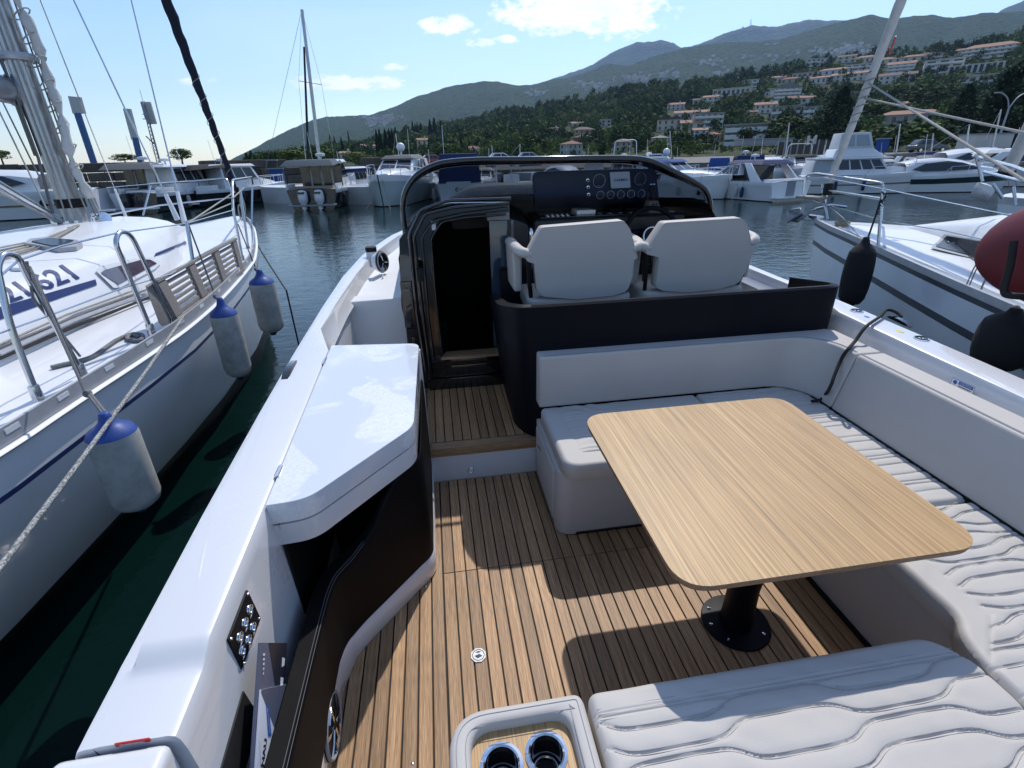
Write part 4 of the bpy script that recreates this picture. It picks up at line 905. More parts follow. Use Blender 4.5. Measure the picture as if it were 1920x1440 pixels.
MB().prism([pp(487, 1387), pp(518, 1391), pp(510, 1436), pp(489, 1434)], (.0003, 0, 0)).build('print_block', WHITEP, t, smooth=0)
up_ = (pp(499, 1390)-pp(494, 1430)); ac_ = (pp(508, 1410)-pp(494, 1409))
text_mb('NAU', up_.length*.62, pp(495.5, 1411, .0006), up_, -ac_, .0002, bold=.0012, shear=True).build('lettering', PN, t, smooth=0)
text_mb('TEX', up_.length*.56, pp(506.5, 1414, .0006), up_, -ac_, .0002, bold=.0012, shear=True).build('lettering', PN, t, smooth=0)
MB().prism([pp(499, 1322), pp(504, 1322), pp(509, 1380), pp(503, 1381)], (.0003, 0, 0)).build('print_band', BLUE, t, smooth=0)
text_mb('YACHTMASTER 886', (pp(501, 1325)-pp(506, 1378)).length*.105, pp(503.5, 1351, .0006), pp(501, 1325)-pp(506, 1378), -ac_, .0002, shear=True).build('lettering', WHITEP, t, smooth=0)
m = MB(); m.hexa([(-.556, .30, .30), (-.548, .30, .30), (-.548, .90, .30), (-.556, .90, .30)], [(-.556, .30, .50), (-.548, .30, .50), (-.548, .86, .565), (-.556, .86, .565)])
tag(m.build('document_folder', RUB, None, bevel=.002), 'black fabric folder slotted between brochures and white coaming', 'folder', own=True)
# black line lying from the starboard cleat over the backrest
a, b = cl2; mid = (a+b)/2
pts = [a+Vector((.045, -.04, .006)), a+Vector((.04, .0, .022)), a+Vector((.0, .02, .030)), zq(1648, 600)+Vector((0, 0, .02)), zq(1622, 617)+Vector((0, 0, .012)), bz(1603, 640, .775), bz(1590, 655, .765), bx(1578, 672, 2.02), bx(1566, 700, 1.975), bx(1557, 725, 1.945), bz(1547, 741, .490), bz(1537, 750, .463), bz(1522, 752, .460)]
tag(MB().tube(spline(pts, 6), .0085, 8).build('mooring_line', ROPEB, None, smooth=60), 'black line draped from the starboard cleat down over the grey backrest', 'rope', own=True)
# ================================================================== neighbouring yachts (level world)
from mathutils.bvhtree import BVHTree
HULLW = mat('hull_white', (.80, .81, .83), .22, coat=.7, coat_r=.05, noise_s=1.5, noise_amt=.06, rough_var=.06)
HULLG = mat('hull_pale', (.60, .66, .71), .25, coat=.6, coat_r=.08, noise_s=1.5, noise_amt=.07)
DECKW = mat('deck_white', (.74, .75, .77), .4, coat=.3, noise_s=4, noise_amt=.07)
NAVYS = mat('navy_stripe', (.02, .035, .14), .35)
ANTI = mat('antifoul', (.006, .006, .008), .5)
ALU = mat('aluminium_rail', (.46, .47, .49), .4, metal=.25, noise_s=20, noise_amt=.15)
MASTM = mat('mast_aluminium', (.50, .51, .53), .32, metal=.75, noise_s=6, noise_amt=.2)
TINT = mat('tinted_window', (.012, .014, .02), .16, spec=.35)
WINE = mat('portlight_wine', (.10, .055, .085), .08, coat=1, noise_s=9, noise_amt=.5)
FEND = mat('fender_vinyl', (.50, .50, .46), .6, noise_s=9, noise_amt=.45, bump_s=60, bump=.15, bump_d=.002, rough_var=.1)
FENDB = mat('fender_blue', (.025, .07, .30), .45, noise_s=20, noise_amt=.3)
FCOV = mat('fender_cover', (.010, .010, .012), .85, bump_s=30, bump=.3, bump_d=.006)
SAILN = mat('sail_cover_navy', (.008, .012, .028), .8, bump_s=14, bump=.6, bump_d=.02)
SAILW = mat('sail_white', (.60, .60, .58), .8, noise_s=9, noise_amt=.2, bump_s=16, bump=.7, bump_d=.02)
OLDW = mat('weathered_wood', (.30, .275, .25), .8, noise_s=14, col2=(.17, .15, .135), mapping=(1, 6, 6), bump_s=40, bump=.5, bump_d=.003)
KRED = mat('kayak_red', (.15, .009, .018), .5, noise_s=5, noise_amt=.15)
WL = -.35
def bvh(mb): return BVHTree.FromPolygons([Vector(v) for v in mb.v], mb.f)
def hit(tree, px, py, off=.003):
    d = rayw(px, py).normalized(); p, n, _, _ = tree.ray_cast(CWD, d)
    if p is None: return None, None
    if n.dot(d) > 0: n = -n
    return p+n*off, n
def decal(tree, pix, name, mt, parent, th=.004, label=None, rnd=0, k=3):
    """a thin plate laid on a curved surface, its outline given where it is seen"""
    P = [hit(tree, *q)[0] for q in (round_poly(pix, rnd, k) if rnd else pix)]
    if any(p is None for p in P): return None
    n = hit(tree, sum(q[0] for q in pix)/len(pix), sum(q[1] for q in pix)/len(pix))[1]
    if n is None: n = Vector((0, 0, 1))
    return MB().prism(P, n*th).build(name, mt, parent, smooth=0, label=label)
def lay(tree, polys, name, mt, parent, off=.004, size=9):
    """flat print or a thin pane that follows a curved surface"""
    bm = bmesh.new()
    for P_ in polys:
        vs = [bm.verts.new((x, y, 0)) for x, y in P_]
        try: bm.faces.new(vs)
        except ValueError: pass
    bmesh.ops.triangulate(bm, faces=bm.faces)
    for _ in range(6):
        ed = [e for e in bm.edges if e.calc_length() > size]
        if not ed: break
        bmesh.ops.subdivide_edges(bm, edges=ed, cuts=1); bmesh.ops.triangulate(bm, faces=[f for f in bm.faces if len(f.verts) > 3])
    bm.verts.index_update(); V = [hit(tree, v.co.x, v.co.y, off)[0] for v in bm.verts]; F = [tuple(v.index for v in f.verts) for f in bm.faces]; bm.free()
    F = [f for f in F if all(V[i] is not None for i in f)]; V = [v if v is not None else Vector((0, 0, 0)) for v in V]
    used = sorted({i for f in F for i in f}); mp = {u: i for i, u in enumerate(used)}
    return MB().add([V[u] for u in used], [tuple(mp[i] for i in f) for f in F]).build(name, mt, parent, smooth=60) if F else None
def yacht_hull(bow, near, axis, kw, bands, toe, zc=.10, stem_back=.55, parent=None, deck_mat=DECKW, mats=None):
    """bow: tip; near: sheer points from the bow aft on the side facing the camera; axis: unit vector pointing aft"""
    ax = Vector((axis[0], axis[1], 0)).normalized(); sd = None; rings = []; deck = []; B = Vector(bow)
    st = []
    for i, p in enumerate(near):
        p = Vector(p); r = p-B; s = r.dot(ax); c = B+ax*s; lat = p-c; w = Vector((lat.x, lat.y, 0)).length
        if sd is None and w > .02: sd = Vector((lat.x, lat.y, 0)).normalized()
        st.append((s, w, p.z, c))
    mb = MB(); prof = []
    zb = [0]+list(bands)                       # depths below the sheer where the colour changes
    for (s, w, z, c) in st:
        f = min(1, s/3.0); k = kw(s); rng = []
        back = stem_back*max(0, 1-s/1.6)
        for q in (1, -1):
            side = []
            H = z-WL
            for dz in zb+['w', 'b', 'k']:
                if dz == 'w': t, zz = 1, WL
                elif dz == 'b': t, zz = 1.12, WL-.15
                elif dz == 'k': t, zz = 2, WL-.5
                else: t, zz = dz/H, z-dz
                ww = w*(1-(1-k)*min(t, 1)**2.1) if t < 2 else 0
                if 1 < t < 2: ww *= .9
                sb = back*min(t, 1)
                side.append(Vector((c.x, c.y, 0))+ax*(sb)+sd*ww*q+Vector((0, 0, zz)))
            prof.append(side) if q == 1 else None
            rng.append(side)
        rings.append(rng)
    nb_ = len(zb)+3
    for q in (0, 1):
        for j in range(nb_-1):
            mi = mats[j] if j < len(mats) else mats[-1]
            mb.loft([[r[q][j], r[q][j+1]] for r in rings], mi=mi)
    dk = MB(); dr = []
    for (s, w, z, c), rg in zip(st, rings):
        a = rg[0][0]; b = rg[1][0]; m_ = (a+b)/2; dr.append([a+Vector((0, 0, -.02)), a.lerp(m_, .5)+Vector((0, 0, zc*.7*min(1, w))), m_+Vector((0, 0, zc*min(1, w))), b.lerp(m_, .5)+Vector((0, 0, zc*.7*min(1, w))), b+Vector((0, 0, -.02))])
    dk.loft(dr)
    return mb, dk, st, rings, ax, sd
# ---------------------------------------------------------------- port side neighbour
near = [wz(455, 406, 1.03), wz(472, 420, .98), wz(477, 447, .935), wz(475, 470, .90), wz(467, 488, .88), wz(420, 540, .855), wz(353, 598, .83), wz(265, 657, .815), wz(175, 713, .81), wz(90, 767, .805), wz(0, 824, .80)]
d_ = near[-1]-near[-3]; d_.z = 0
near += [near[-1]+d_*1.0+Vector((-.02, 0, 0)), near[-1]+d_*3+Vector((-.10, 0, 0)), near[-1]+d_*6+Vector((-.45, 0, 0))]
bowL = near[0]+Vector((-.12, .10, .01))
SL = thing('sailing_yacht', 'white sailing yacht with navy stripe and number 21.621 moored on the port side', 'sailing boat', (bowL.x-.3, 3, WL))
axL = Vector((-3.42-bowL.x, 1.5-bowL.y))
kwL = lambda s: .92-.20*min(1, max(0, (s-1.5)/4.0))
mbH, mbD, stL, rgL, axL3, sdL = yacht_hull(bowL, near, axL, kwL, [.012, .21, .235, .95], None, parent=SL, mats=[2, 0, 1, 0, 3, 0, 3, 3])
hullL = mbH.build('hull', [HULLW, NAVYS, ALU, ANTI], SL, smooth=50)
mbD.build('deck', DECKW, SL, smooth=50)
# pierced aluminium toe rail
rail = [r[0][0] for r in rgL]; rail = spline(rail, 6)
m = MB(); rr = []
for p in rail: rr.append([p+sdL*.006+Vector((0, 0, -.03)), p+sdL*.006+Vector((0, 0, .040)), p-sdL*.008+Vector((0, 0, .040)), p-sdL*.008+Vector((0, 0, -.03))])
TR = m.loft(rr, closed=True).build('toe_rail', ALU, SL)
cum = 0; nxt = .1; slot = mat('slot_light', (.70, .72, .74), .5)
for a, b in zip(rail, rail[1:]):
    L_ = (b-a).length; cum += L_
    if cum > nxt and a.y > -.5:
        nxt = cum+.30; t = (b-a).normalized(); c = a+sdL*.0062+Vector((0, 0, .018))
        MB().prism([c-t*.035+Vector((0, 0, -.012)), c+t*.035+Vector((0, 0, -.012)), c+t*.035+Vector((0, 0, .010)), c-t*.035+Vector((0, 0, .010))], sdL*.002).build('rail_slot', slot, TR, smooth=0)
MB().tube([p+sdL*.012+Vector((0, 0, -.045)) for p in rail], .016, 6, flat=.8).build('rub_rail', WHITEP, SL, smooth=60)
# coachroof
def trunk(st, ax, sd, s0, s1, inset, h0, h1, z_off=.0, n=14, nose=1.2):
    mb = MB(); rr = []
    for i in range(n+1):
        s = s0+(s1-s0)*(i/n)**1.2; w = np.interp(s, [q[0] for q in st], [q[1] for q in st]); z = np.interp(s, [q[0] for q in st], [q[2] for q in st])
        c = Vector((bow_.x, bow_.y, 0))+ax*s; wc = max(.03, (w-inset)*min(1, ((s-s0)/nose+.02)**.6)); h = h0+(h1-h0)*min(1, (s-s0)/1.6)
        P_ = [(wc, z+.0), (wc*.985, z+.05), (wc*.90, z+h*.78), (wc*.82, z+h*.93), (wc*.5, z+h*1.05), (0, z+h*1.1)]
        rr.append([c+sd*a+Vector((0, 0, zz)) for a, zz in P_]+[c-sd*a+Vector((0, 0, zz)) for a, zz in reversed(P_[:-1])])
    mb.loft(rr); mb.add(rr[-1], [tuple(range(len(rr[-1])))]); return mb
bow_ = bowL
mbC = trunk(stL, axL3, sdL, 1.5, 11.0, .52, .04, .40, nose=2.4); mbC.build('coachroof', DECKW, SL, smooth=45)
allL = MB(); [allL.add(q.v, q.f) for q in (mbC, mbD)]; treeL = bvh(allL)
lay(treeL, [[(-8, 602), (-8, 578), (178, 524), (181, 534)]], 'cabin_stripe', NAVYS, SL)
lay(treeL, [[(288, 482), (291, 475), (348, 452), (350, 456)]], 'cabin_stripe', NAVYS, SL)
lay(treeL, [[(176, 508), (184, 500), (265, 482), (285, 483), (300, 494), (288, 505), (222, 541), (210, 541)]], 'window_frame', WHITEP, SL, .012)
lay(treeL, [[(185, 513), (192, 508), (262, 488), (278, 488), (291, 495), (218, 535)]], 'window', WINE, SL, .017)
decal(treeL, [(48, 464), (58, 456), (90, 452), (146, 458), (156, 464), (145, 471), (110, 474)], 'hatch_frame', ALU, SL, th=.03)
decal(treeL, [(62, 462), (96, 455), (140, 460), (120, 470), (100, 471)], 'hatch_lid', TINT, SL, th=.036)
for (px, py, w_) in ((273, 408, 17), (34, 505, 14)):
    decal(treeL, [(px-w_, py), (px-w_*.6, py-5), (px+w_*.6, py-5), (px+w_, py), (px+w_*.6, py+4), (px-w_*.6, py+4)], 'vent_cover', WHITEP, SL, th=.02)
tm = text_mb('-21.621', 1, (0, 0, 0), (1, 0, 0), (0, 1, 0), 0, bold=.02); xs_ = [v[0] for v in tm.v]; w_ = max(xs_)-min(xs_); y0_ = min(v[1] for v in tm.v)
P2_ = []                      # lettering that follows the curved cabin side
for v in tm.v: u = (v[0]-min(xs_))/w_; k = (v[1]-y0_)/.72; P2_.append((4+146*u-33*k, 574-52*u-25*k))
lay(treeL, [[P2_[i] for i in f] for f in tm.f], 'registration_number', NAVYS, SL, .004, 12)
# mast with lines, gooseneck, kicker and boom
mf = wz(148, 424, 1.27); mt_ = mf+Vector((-.02, -.05, 12.5))
m = MB(); rr = []
for z in (0, 3, 12.5):
    c = mf.lerp(mt_, z/12.5); rr.append([c+Vector((.085*cos(2*pi*k/16)*(1 if abs(cos(2*pi*k/16)) < .9 else .96), .11*sin(2*pi*k/16), 0)) for k in range(16)])
MASTL = m.loft(rr, closed=True).build('mast', MASTM, SL, smooth=50)
m = MB(); m.lathe((mf.x, mf.y, mf.z-.03), [(.17, 0), (.16, .04), (.12, .06)], 20); m.build('mast_step', STEEL, SL)
m = MB(); m.cyl(mf+Vector((0, 0, .17)), mf+Vector((0, 0, .25)), .118, n=20); m.build('mast_collar', BLK, SL)
for k, (dx, dy) in enumerate(((.11, -.05), (.125, .0), (.12, .05), (.02, -.125), (-.05, -.12), (.07, -.12), (.10, .09), (-.10, -.06))):
    a = mf+Vector((dx*1.5, dy*1.5, .02)); MB().tube([a, mf+Vector((dx, dy, .6)), mf+Vector((dx, dy, 6)), mt_+Vector((dx*.6, dy*.6, 0))], .0065, 6).build('halyard', (ROPEW, ROPEG, ROPEW)[k % 3], MASTL)
    m = MB(); m.box(a.x-.018, a.x+.018, a.y-.012, a.y+.012, a.z-.03, a.z+.05); m.build('deck_block', STEEL, MASTL, bevel=.006)
# bundle of stowed sail and ties down the after face of the mast
pts = [mf+Vector((.17+.012*sin(z*9), .04*cos(z*5), z)) for z in [.25+i*.07 for i in range(26)]]
MB().tube(pts, [.035+.014*sin(i*2.3)+.01*sin(i*1.1) for i in range(26)], 9).build('stowed_sail', SAILW, MASTL, smooth=80)
for i in range(9): 
    c = mf+Vector((.15, .0, .5+i*.17)); MB().tube([c+Vector((.06*cos(t), .06*sin(t), .04*cos(t))) for t in [k*pi/6 for k in range(12)]], .006, 5, closed=True).build('sail_tie', ROPEW, MASTL)
g = wx(22, 165, mf.x); gz = g.z
MB().box(mf.x-.13, mf.x+.03, mf.y-.10, mf.y+.10, gz-.12, gz+.10).build('gooseneck', GREYP, MASTL, bevel=.02)
m = MB(); m.tube([Vector((mf.x-.12, mf.y, gz)), Vector((mf.x-.16, mf.y-4.0, gz+.15))], .09, 14, flat=1.2); m.build('boom', MASTM, SL, smooth=60)
kp = wx(0, 338, mf.x-.12); m = MB(); m.tube([mf+Vector((-.06, -.14, .06)), Vector((mf.x-.14, mf.y-1.35, gz-.25))], .034, 12); m.build('boom_vang', STEEL, SL, smooth=60)
m = MB(); m.tube([mf+Vector((-.04, -.16, .04)), Vector((mf.x-.10, mf.y-1.35, gz-.42))], .011, 6); m.build('vang_line', ROPEW, SL)
m = MB(); m.tube([mf+Vector((.06, .13, .05+.0)), mf+Vector((.05, .16, .09)), mf+Vector((.16, .13, .10)), mf+Vector((.16, .12, .02))], .012, 8); m.build('deck_eye', CHROME, SL)
m = MB(); m.cyl(mf+Vector((.21, .02, .04)), mf+Vector((.27, -.02, .07)), .065, .055, 18); m.build('winch', CHROME, SL, bevel=.008)
m = MB(); m.hexa([mf+Vector((-.115, -.03, .62)), mf+Vector((-.085, -.10, .62)), mf+Vector((-.06, -.12, .62)), mf+Vector((-.13, -.05, .62))], [mf+Vector((-.115, -.03, 1.25)), mf+Vector((-.085, -.10, 1.25)), mf+Vector((-.06, -.12, 1.25)), mf+Vector((-.13, -.05, 1.25))]); m.build('sail_track_gate', BLK, MASTL)
MB().tube([mf+Vector((.12*cos(t), .14*sin(t), 1.38)) for t in [k*pi/8 for k in range(16)]], .022, 6, closed=True, flat=1.4).build('mast_band', ALU, MASTL)
# lines led aft over the coachroof
for i in range(5):
    P_ = [hit(treeL, 150-i*3, 424+i*2, .012)[0], hit(treeL, 80, 452+i*3.5, .012)[0], hit(treeL, -10, 470+i*6, .012)[0]]
    if all(q is not None for q in P_): MB().tube([mf+Vector((.05-.03*i, -.16, .02))]+P_, .0065, 6).build('control_line', (ROPEW, ROPEG, ROPET)[i % 3], SL)
# genoa track and sheets along the side deck
for i, (a, b, c, r_, mt__) in enumerate((((-10, 668), (130, 605), (285, 553), .016, ALU), ((-10, 676), (140, 612), (288, 560), .009, RUB), ((-10, 655), (130, 598), (270, 545), .007, ROPEG), ((-10, 650), (120, 592), (250, 545), .006, ROPEW))):
    P_ = [hit(treeL, *q, .02)[0] for q in (a, b, c)]
    if all(q is not None for q in P_): MB().tube(P_, r_, 6).build('genoa_track' if i < 2 else 'sheet', mt__, SL)
# gate hoops, stanchions, lifelines, pulpit
XR = rail[len(rail)//2].x-.07
def onrail(px, py):            # point over the rail, in the vertical plane of the near guard rail
    b0 = wz(px, py, .85); return b0
def hoop_(P, r=.0135, name='gate_hoop', nm=STEEL):
    X = wz(*P[0], .86).x; pts = [wx(px, py, X) for px, py in P]; MB().tube(round_path(pts, .10, 6), r, 10).build(name, nm, SL, smooth=60)
    for p in (pts[0], pts[-1]): MB().cyl(p-Vector((0, 0, .02)), p+Vector((0, 0, .05)), r*1.7, r*1.5, 12).build('stanchion_foot', STEEL, SL, bevel=.003)
hoop_([(70, 742), (18, 610), (-6, 500), (6, 474), (34, 480), (52, 520), (154, 700)])
hoop_([(284, 622), (216, 455), (222, 436), (234, 434), (248, 445), (322, 600)])
for (a, b) in (((372, 556), (350, 417)), ((455, 488), (437, 392)), ((466, 470), (450, 350)), ((472, 440), (473, 350))):
    X = wz(*a, .88).x-.02; p, q = wx(*a, X), wx(*b, X); MB().tube([p, q], .013, 10).build('stanchion', STEEL, SL); MB().cyl(p, p+Vector((0, 0, .05)), .022, n=12).build('stanchion_foot', STEEL, SL)
Xn = XR
def wire(P, Xs, r, name, mt__, par=None):
    pts = [wx(px, py, X) for (px, py), X in zip(P, Xs)]; return MB().tube(pts, r, 6).build(name, mt__, par or SL)
x1, x2, x3 = wz(70, 742, .86).x, wz(284, 622, .86).x, wz(372, 556, .88).x-.02
wire([(-20, 535), (35, 488), (112, 462), (218, 437), (248, 433), (350, 419), (437, 394)], [x1, x1, x1, x2, x2, x3, x3-.1], .0045, 'lifeline', STEEL)
wire([(-10, 628), (102, 588), (230, 540), (320, 514), (362, 485), (446, 440)], [x1, x1, x2, x2, x3, x3-.1], .004, 'lifeline', STEEL)
wire([(50, 490), (62, 560), (150, 668)], [x1, x1, x1-.03], .006, 'lashing', ROPEG)
wire([(55, 500), (100, 590), (165, 735)], [x1, x1, x1+.05], .006, 'fender_line', ROPEG)
tipz = bowL.z
pu = lambda px, py, dX=0: wx(px, py, bowL.x+.25+dX)
MB().tube(round_path([wx(437, 392, x3-.15), wx(436, 338, x3-.2), wx(472, 332, bowL.x+.3), wx(474, 345, bowL.x+.2)], .08), .013, 8).build('pulpit', STEEL, SL, smooth=60)
MB().tube(round_path([wx(281, 345, bowL.x-1.0), wx(360, 340, bowL.x-.6), wx(425, 334, bowL.x-.1), wx(437, 372, bowL.x), wx(440, 402, bowL.x)], .06), .014, 8).build('pulpit', STEEL, SL, smooth=60)
MB().tube([wx(283, 346, bowL.x-1.0), wx(268, 405, bowL.x-1.0)], .013, 8).build('pulpit', STEEL, SL)
MB().tube([wx(165, 410, bowL.x-1.0), wx(300, 385, bowL.x-.7), wx(436, 371, bowL.x)], .011, 8).build('pulpit_rail', STEEL, SL)
MB().tube([wx(200, 352, bowL.x-1.0), wx(281, 345, bowL.x-1.0)], .005, 8).build('lifeline', STEEL, SL)
for a, b in (((436, 372), (458, 352)), ((350, 417), (437, 380)), ((352, 419), (440, 360))): wire([a, b], [x3-.02, x3-.2], .0065, 'bow_line', ROPEW)
for (c_, r_) in (((448, 385), .05), ((452, 372), .06), ((455, 395), .05)):
    c = wx(*c_, bowL.x+.25); MB().tube([c+Vector((r_*.5*cos(t), r_*.3*sin(t), r_*2.2*sin(t)-.1)) for t in [k*pi/8 for k in range(16)]], .009, 6, closed=True).build('coiled_line', ROPEW, SL)
# furled genoa on the forestay
fs0 = wx(441, 352, bowL.x+.05); head = Vector((mf.x+.10, mf.y+.2, mf.z+12.2))
p1 = rayw(312, 0).normalized()
# where the stay crosses the top of the picture: closest point between the ray and the vertical plane through bow and mast
def ray_plane(px, py, a, b):
    n = Vector((b.y-a.y, -(b.x-a.x), 0)); d = rayw(px, py); t = n.dot(a-CWD)/n.dot(d); return CWD+d*t
fm = ray_plane(312, 0, fs0, head); fdir = (fm-fs0); pts = [fs0-fdir*.02, fs0+fdir*.12, fs0+fdir*.45, fs0+fdir, fs0+fdir*1.9]
pts2 = []; rad = []
for i in range(60):
    t = -.02+i*.035; pts2.append(fs0+fdir*t+Vector((.006*sin(i*1.7), .006*cos(i*2.1), 0))); rad.append((.020 if i < 2 else .035+.030*min(1, max(0, t)))*(1+.07*sin(i*1.9)))
FG = MB().tube(pts2, rad, 12).build('furled_genoa', SAILN, SL, smooth=80)
hx = []
for i in range(300):
    t = .03+i*.0022; k = .045+.03*min(1, max(0, t)); a = i*.135; c = fs0+fdir*t; hx.append(c+Vector((k*cos(a), k*sin(a), 0)))
MB().tube(hx, .0045, 5).build('furling_sheet', ROPEW, FG)
MB().tube([fs0-fdir*.012+Vector((0, 0, -.18)), fs0+fdir*.004], .05, 14).build('furling_drum', BLK, SL)
# shrouds with their white turnbuckle covers
for (a, b, ca, cb) in (((75, 0), (238, 412), (203, 322), (240, 412)), ((138, 0), (333, 412), (300, 345), (333, 414)), ((246, 0), (346, 416), (331, 350), (347, 416))):
    base = wz(b[0], b[1], .98 if b[0] > 300 else 1.0); base = wx(b[0], b[1], (-1.95 if b[0] > 300 else -3.9))
    tp_ = wx(a[0], a[1], (-2.3 if b[0] > 300 else -3.75)); d = tp_-base
    MB().tube([base, tp_, tp_+d*1.2], .0055, 6).build('shroud', STEEL, SL)
    cm = base+d*(.17 if b[0] < 300 else .13); MB().tube([base, cm], [.020, .014], 10).build('turnbuckle_cover', WHITEP, SL)
for k, (a, b) in enumerate((((-30, 150), (88, 393)), ((-30, 120), (100, 385)), ((-40, 30), (100, 330)))):
    MB().tube([wx(*a, mf.x-.8), wx(*b, mf.x-.35)], .007, 6).build('backstay_line', ROPEG if k else ROPEW, SL)
MB().tube([wx(-5, 145, mf.x-.5), wx(50, 180, mf.x-.2)], .005, 6).build('reef_line', ROPEW, SL)
# braided line curled on the side deck
cl_ = [(98, 693), (118, 688), (145, 682), (175, 672), (200, 655), (222, 640), (248, 630), (268, 632), (262, 642), (240, 640), (246, 630), (262, 636)]
P_ = [hit(treeL, *q, .012)[0] for q in cl_]
if all(q is not None for q in P_): tag(MB().tube(spline(P_, 5), .012, 8).build('mooring_line', ROPEG, None, smooth=60), 'dark flecked line lying coiled on the side deck of the left yacht', 'rope')
# weathered gangway stowed on its edge against the guard wires
GW = thing('gangway', 'weathered grey wooden gangway stowed on edge along the left yacht rail', 'gangway', wz(380, 560, .85))
Xg = wz(330, 602, .86).x-.03
Xg2 = wz(455, 505, .88).x-.04
def gw(u, v, o=0):             # u along, v up
    a = wx(325, 603, Xg); b = wx(283, 528, Xg-.04); c = wx(452, 508, Xg2); d = wx(437, 447, Xg2-.05)
    p = (a.lerp(c, u)).lerp(b.lerp(d, u), v); nn = (c-a).cross(b-a).normalized(); return p+nn*o
def gboard(u0, u1, v0, v1, th, name): MB().hexa([gw(u0, v0), gw(u1, v0), gw(u1, v1), gw(u0, v1)], [gw(u0, v0, th), gw(u1, v0, th), gw(u1, v1, th), gw(u0, v1, th)]).build(name, OLDW, GW, bevel=.003, seg=1)
gboard(.0, 1, -.01, .07, .035, 'side_rail'); gboard(0, 1, .93, 1.01, .035, 'side_rail')
for u in (.0, .30, .62, .93): gboard(u+.002, u+.07, .08, .92, .03, 'cross_board')
for i in range(6):
    for u0, u1 in ((.08, .295), (.375, .615), (.695, .925)): gboard(u0, u1, .10+i*.138, .18+i*.138, .018, 'slat')
m = MB(); a = wx(308, 600, Xg-.05); m.hexa([wx(303, 612, Xg), wx(322, 606, Xg), wx(312, 600, Xg-.08), wx(298, 606, Xg-.08)], [wx(276, 540, Xg-.03), wx(290, 530, Xg-.03), wx(285, 528, Xg-.1), wx(272, 536, Xg-.1)])
m.build('end_frame', OLDW, GW, bevel=.004)
# fenders
def fender(px, py, dist, r, L, label, cap=FENDB, body=FEND, top=None, group='blue capped fenders on the left yacht', tilt=0):
    c = CWD+rayw(px, py).normalized()*dist; t = thing('fender', label, 'fender', (c.x, c.y, c.z-L/2), group)
    pr = [(r*.30, -L*.5), (r*.62, -L*.49), (r*.9, -L*.44), (r, -L*.36), (r, L*.32), (r*.97, L*.37)]
    if body is FCOV: pr = [(r*.30, -L*.5), (r*.66, -L*.47), (r*.88, -L*.38), (r*.97, -L*.22), (r, -L*.05), (r*.99, L*.10), (r*.96, L*.22), (r*.90, L*.32), (r*.86, L*.37)]
    MB().lathe(c, [(r*.2, -L*.50)]+pr, 28).build('fender_body', body, t, smooth=70)
    MB().lathe(c, [(r*(.862 if body is FCOV else .972), L*.37), (r*(.72 if body is FCOV else .86), L*.42), (r*.5, L*.47), (r*.32, L*.51), (r*.24, L*.56), (r*.2, L*.60), (.012, L*.605)], 28).build('fender_cap', cap, t, smooth=70)
    MB().lathe(c, [(.01, -L*.57), (r*.2, -L*.565), (r*.3, -L*.53), (r*.34, -L*.495)], 20).build('fender_cap', cap if cap is not FENDB else DBLUE, t, smooth=70)
    if top is not None:
        tp_ = CWD+rayw(*top).normalized()*(dist+.05) if len(top) == 2 else Vector(top)
        MB().tube([c+Vector((0, 0, L*.58)), tp_], .0065, 6).build('fender_line', ROPEG, t); MB().tube([c+Vector((.012, 0, L*.58)), tp_+Vector((.01, 0, 0))], .0065, 6).build('fender_line', ROPEG, t)
        MB().sphere(tp_, .018, 8, 6).build('knot', ROPEG, t)
    return t
fender(233, 872, 2.74, .094, .42, 'blue capped fender nearest the camera, hanging behind the braided line', top=(164, 738))
fender(433, 640, 4.15, .092, .53, 'middle blue capped fender, hung below the weathered gangway', top=(404, 556))
fender(500, 570, 4.95, .106, .50, 'blue capped fender nearest the yacht bow, dangling over open water', top=(480, 505))
for (a, b, X1, X2) in (((160, 735), (55, 500), -1.50, x1), ((404, 556), (353, 420), -1.72, x3), ((481, 507), (446, 420), -1.9, x3-.1)):
    tag(MB().tube([wx(*a, X1), wx(*b, X2)], .006, 6).build('fender_lanyard', ROPEG, None), {160: 'grey lanyard from the nearest fender to the first gate hoop', 404: 'grey lanyard from the middle fender up to the stanchion', 481: 'grey lanyard from the bow fender up to the pulpit'}[a[0]], 'rope')
p = wx(180, 735, -1.60); 
# bow lines in the water and spring line
a = wx(345, 592, -1.60); b = wx(150, 865, -1.32); c = wx(0, 1064, -1.20)
tag(MB().tube([a, a.lerp(b, .5)+Vector((0, 0, -.01)), b, c, c+(c-b)*1.3], .0085, 8).build('spring_line', mat('rope_checked', (.52, .52, .50), .85, noise_s=150, noise_amt=.85, detail=1, bump_s=300, bump=.8, bump_d=.003), None, smooth=60), 'black and white braided line slanting across the nearest fender', 'rope')
a = wx(474, 445, bowL.x+.35); b = wd(537, 545, 6.6)
tag(MB().tube([a, a.lerp(b, .5)+Vector((0, 0, -.02)), b, b+Vector((.02, 0, -1.2))], .010, 6).build('anchor_rope', RUB, None), 'thin dark line running from the left yacht bow into the water', 'rope')

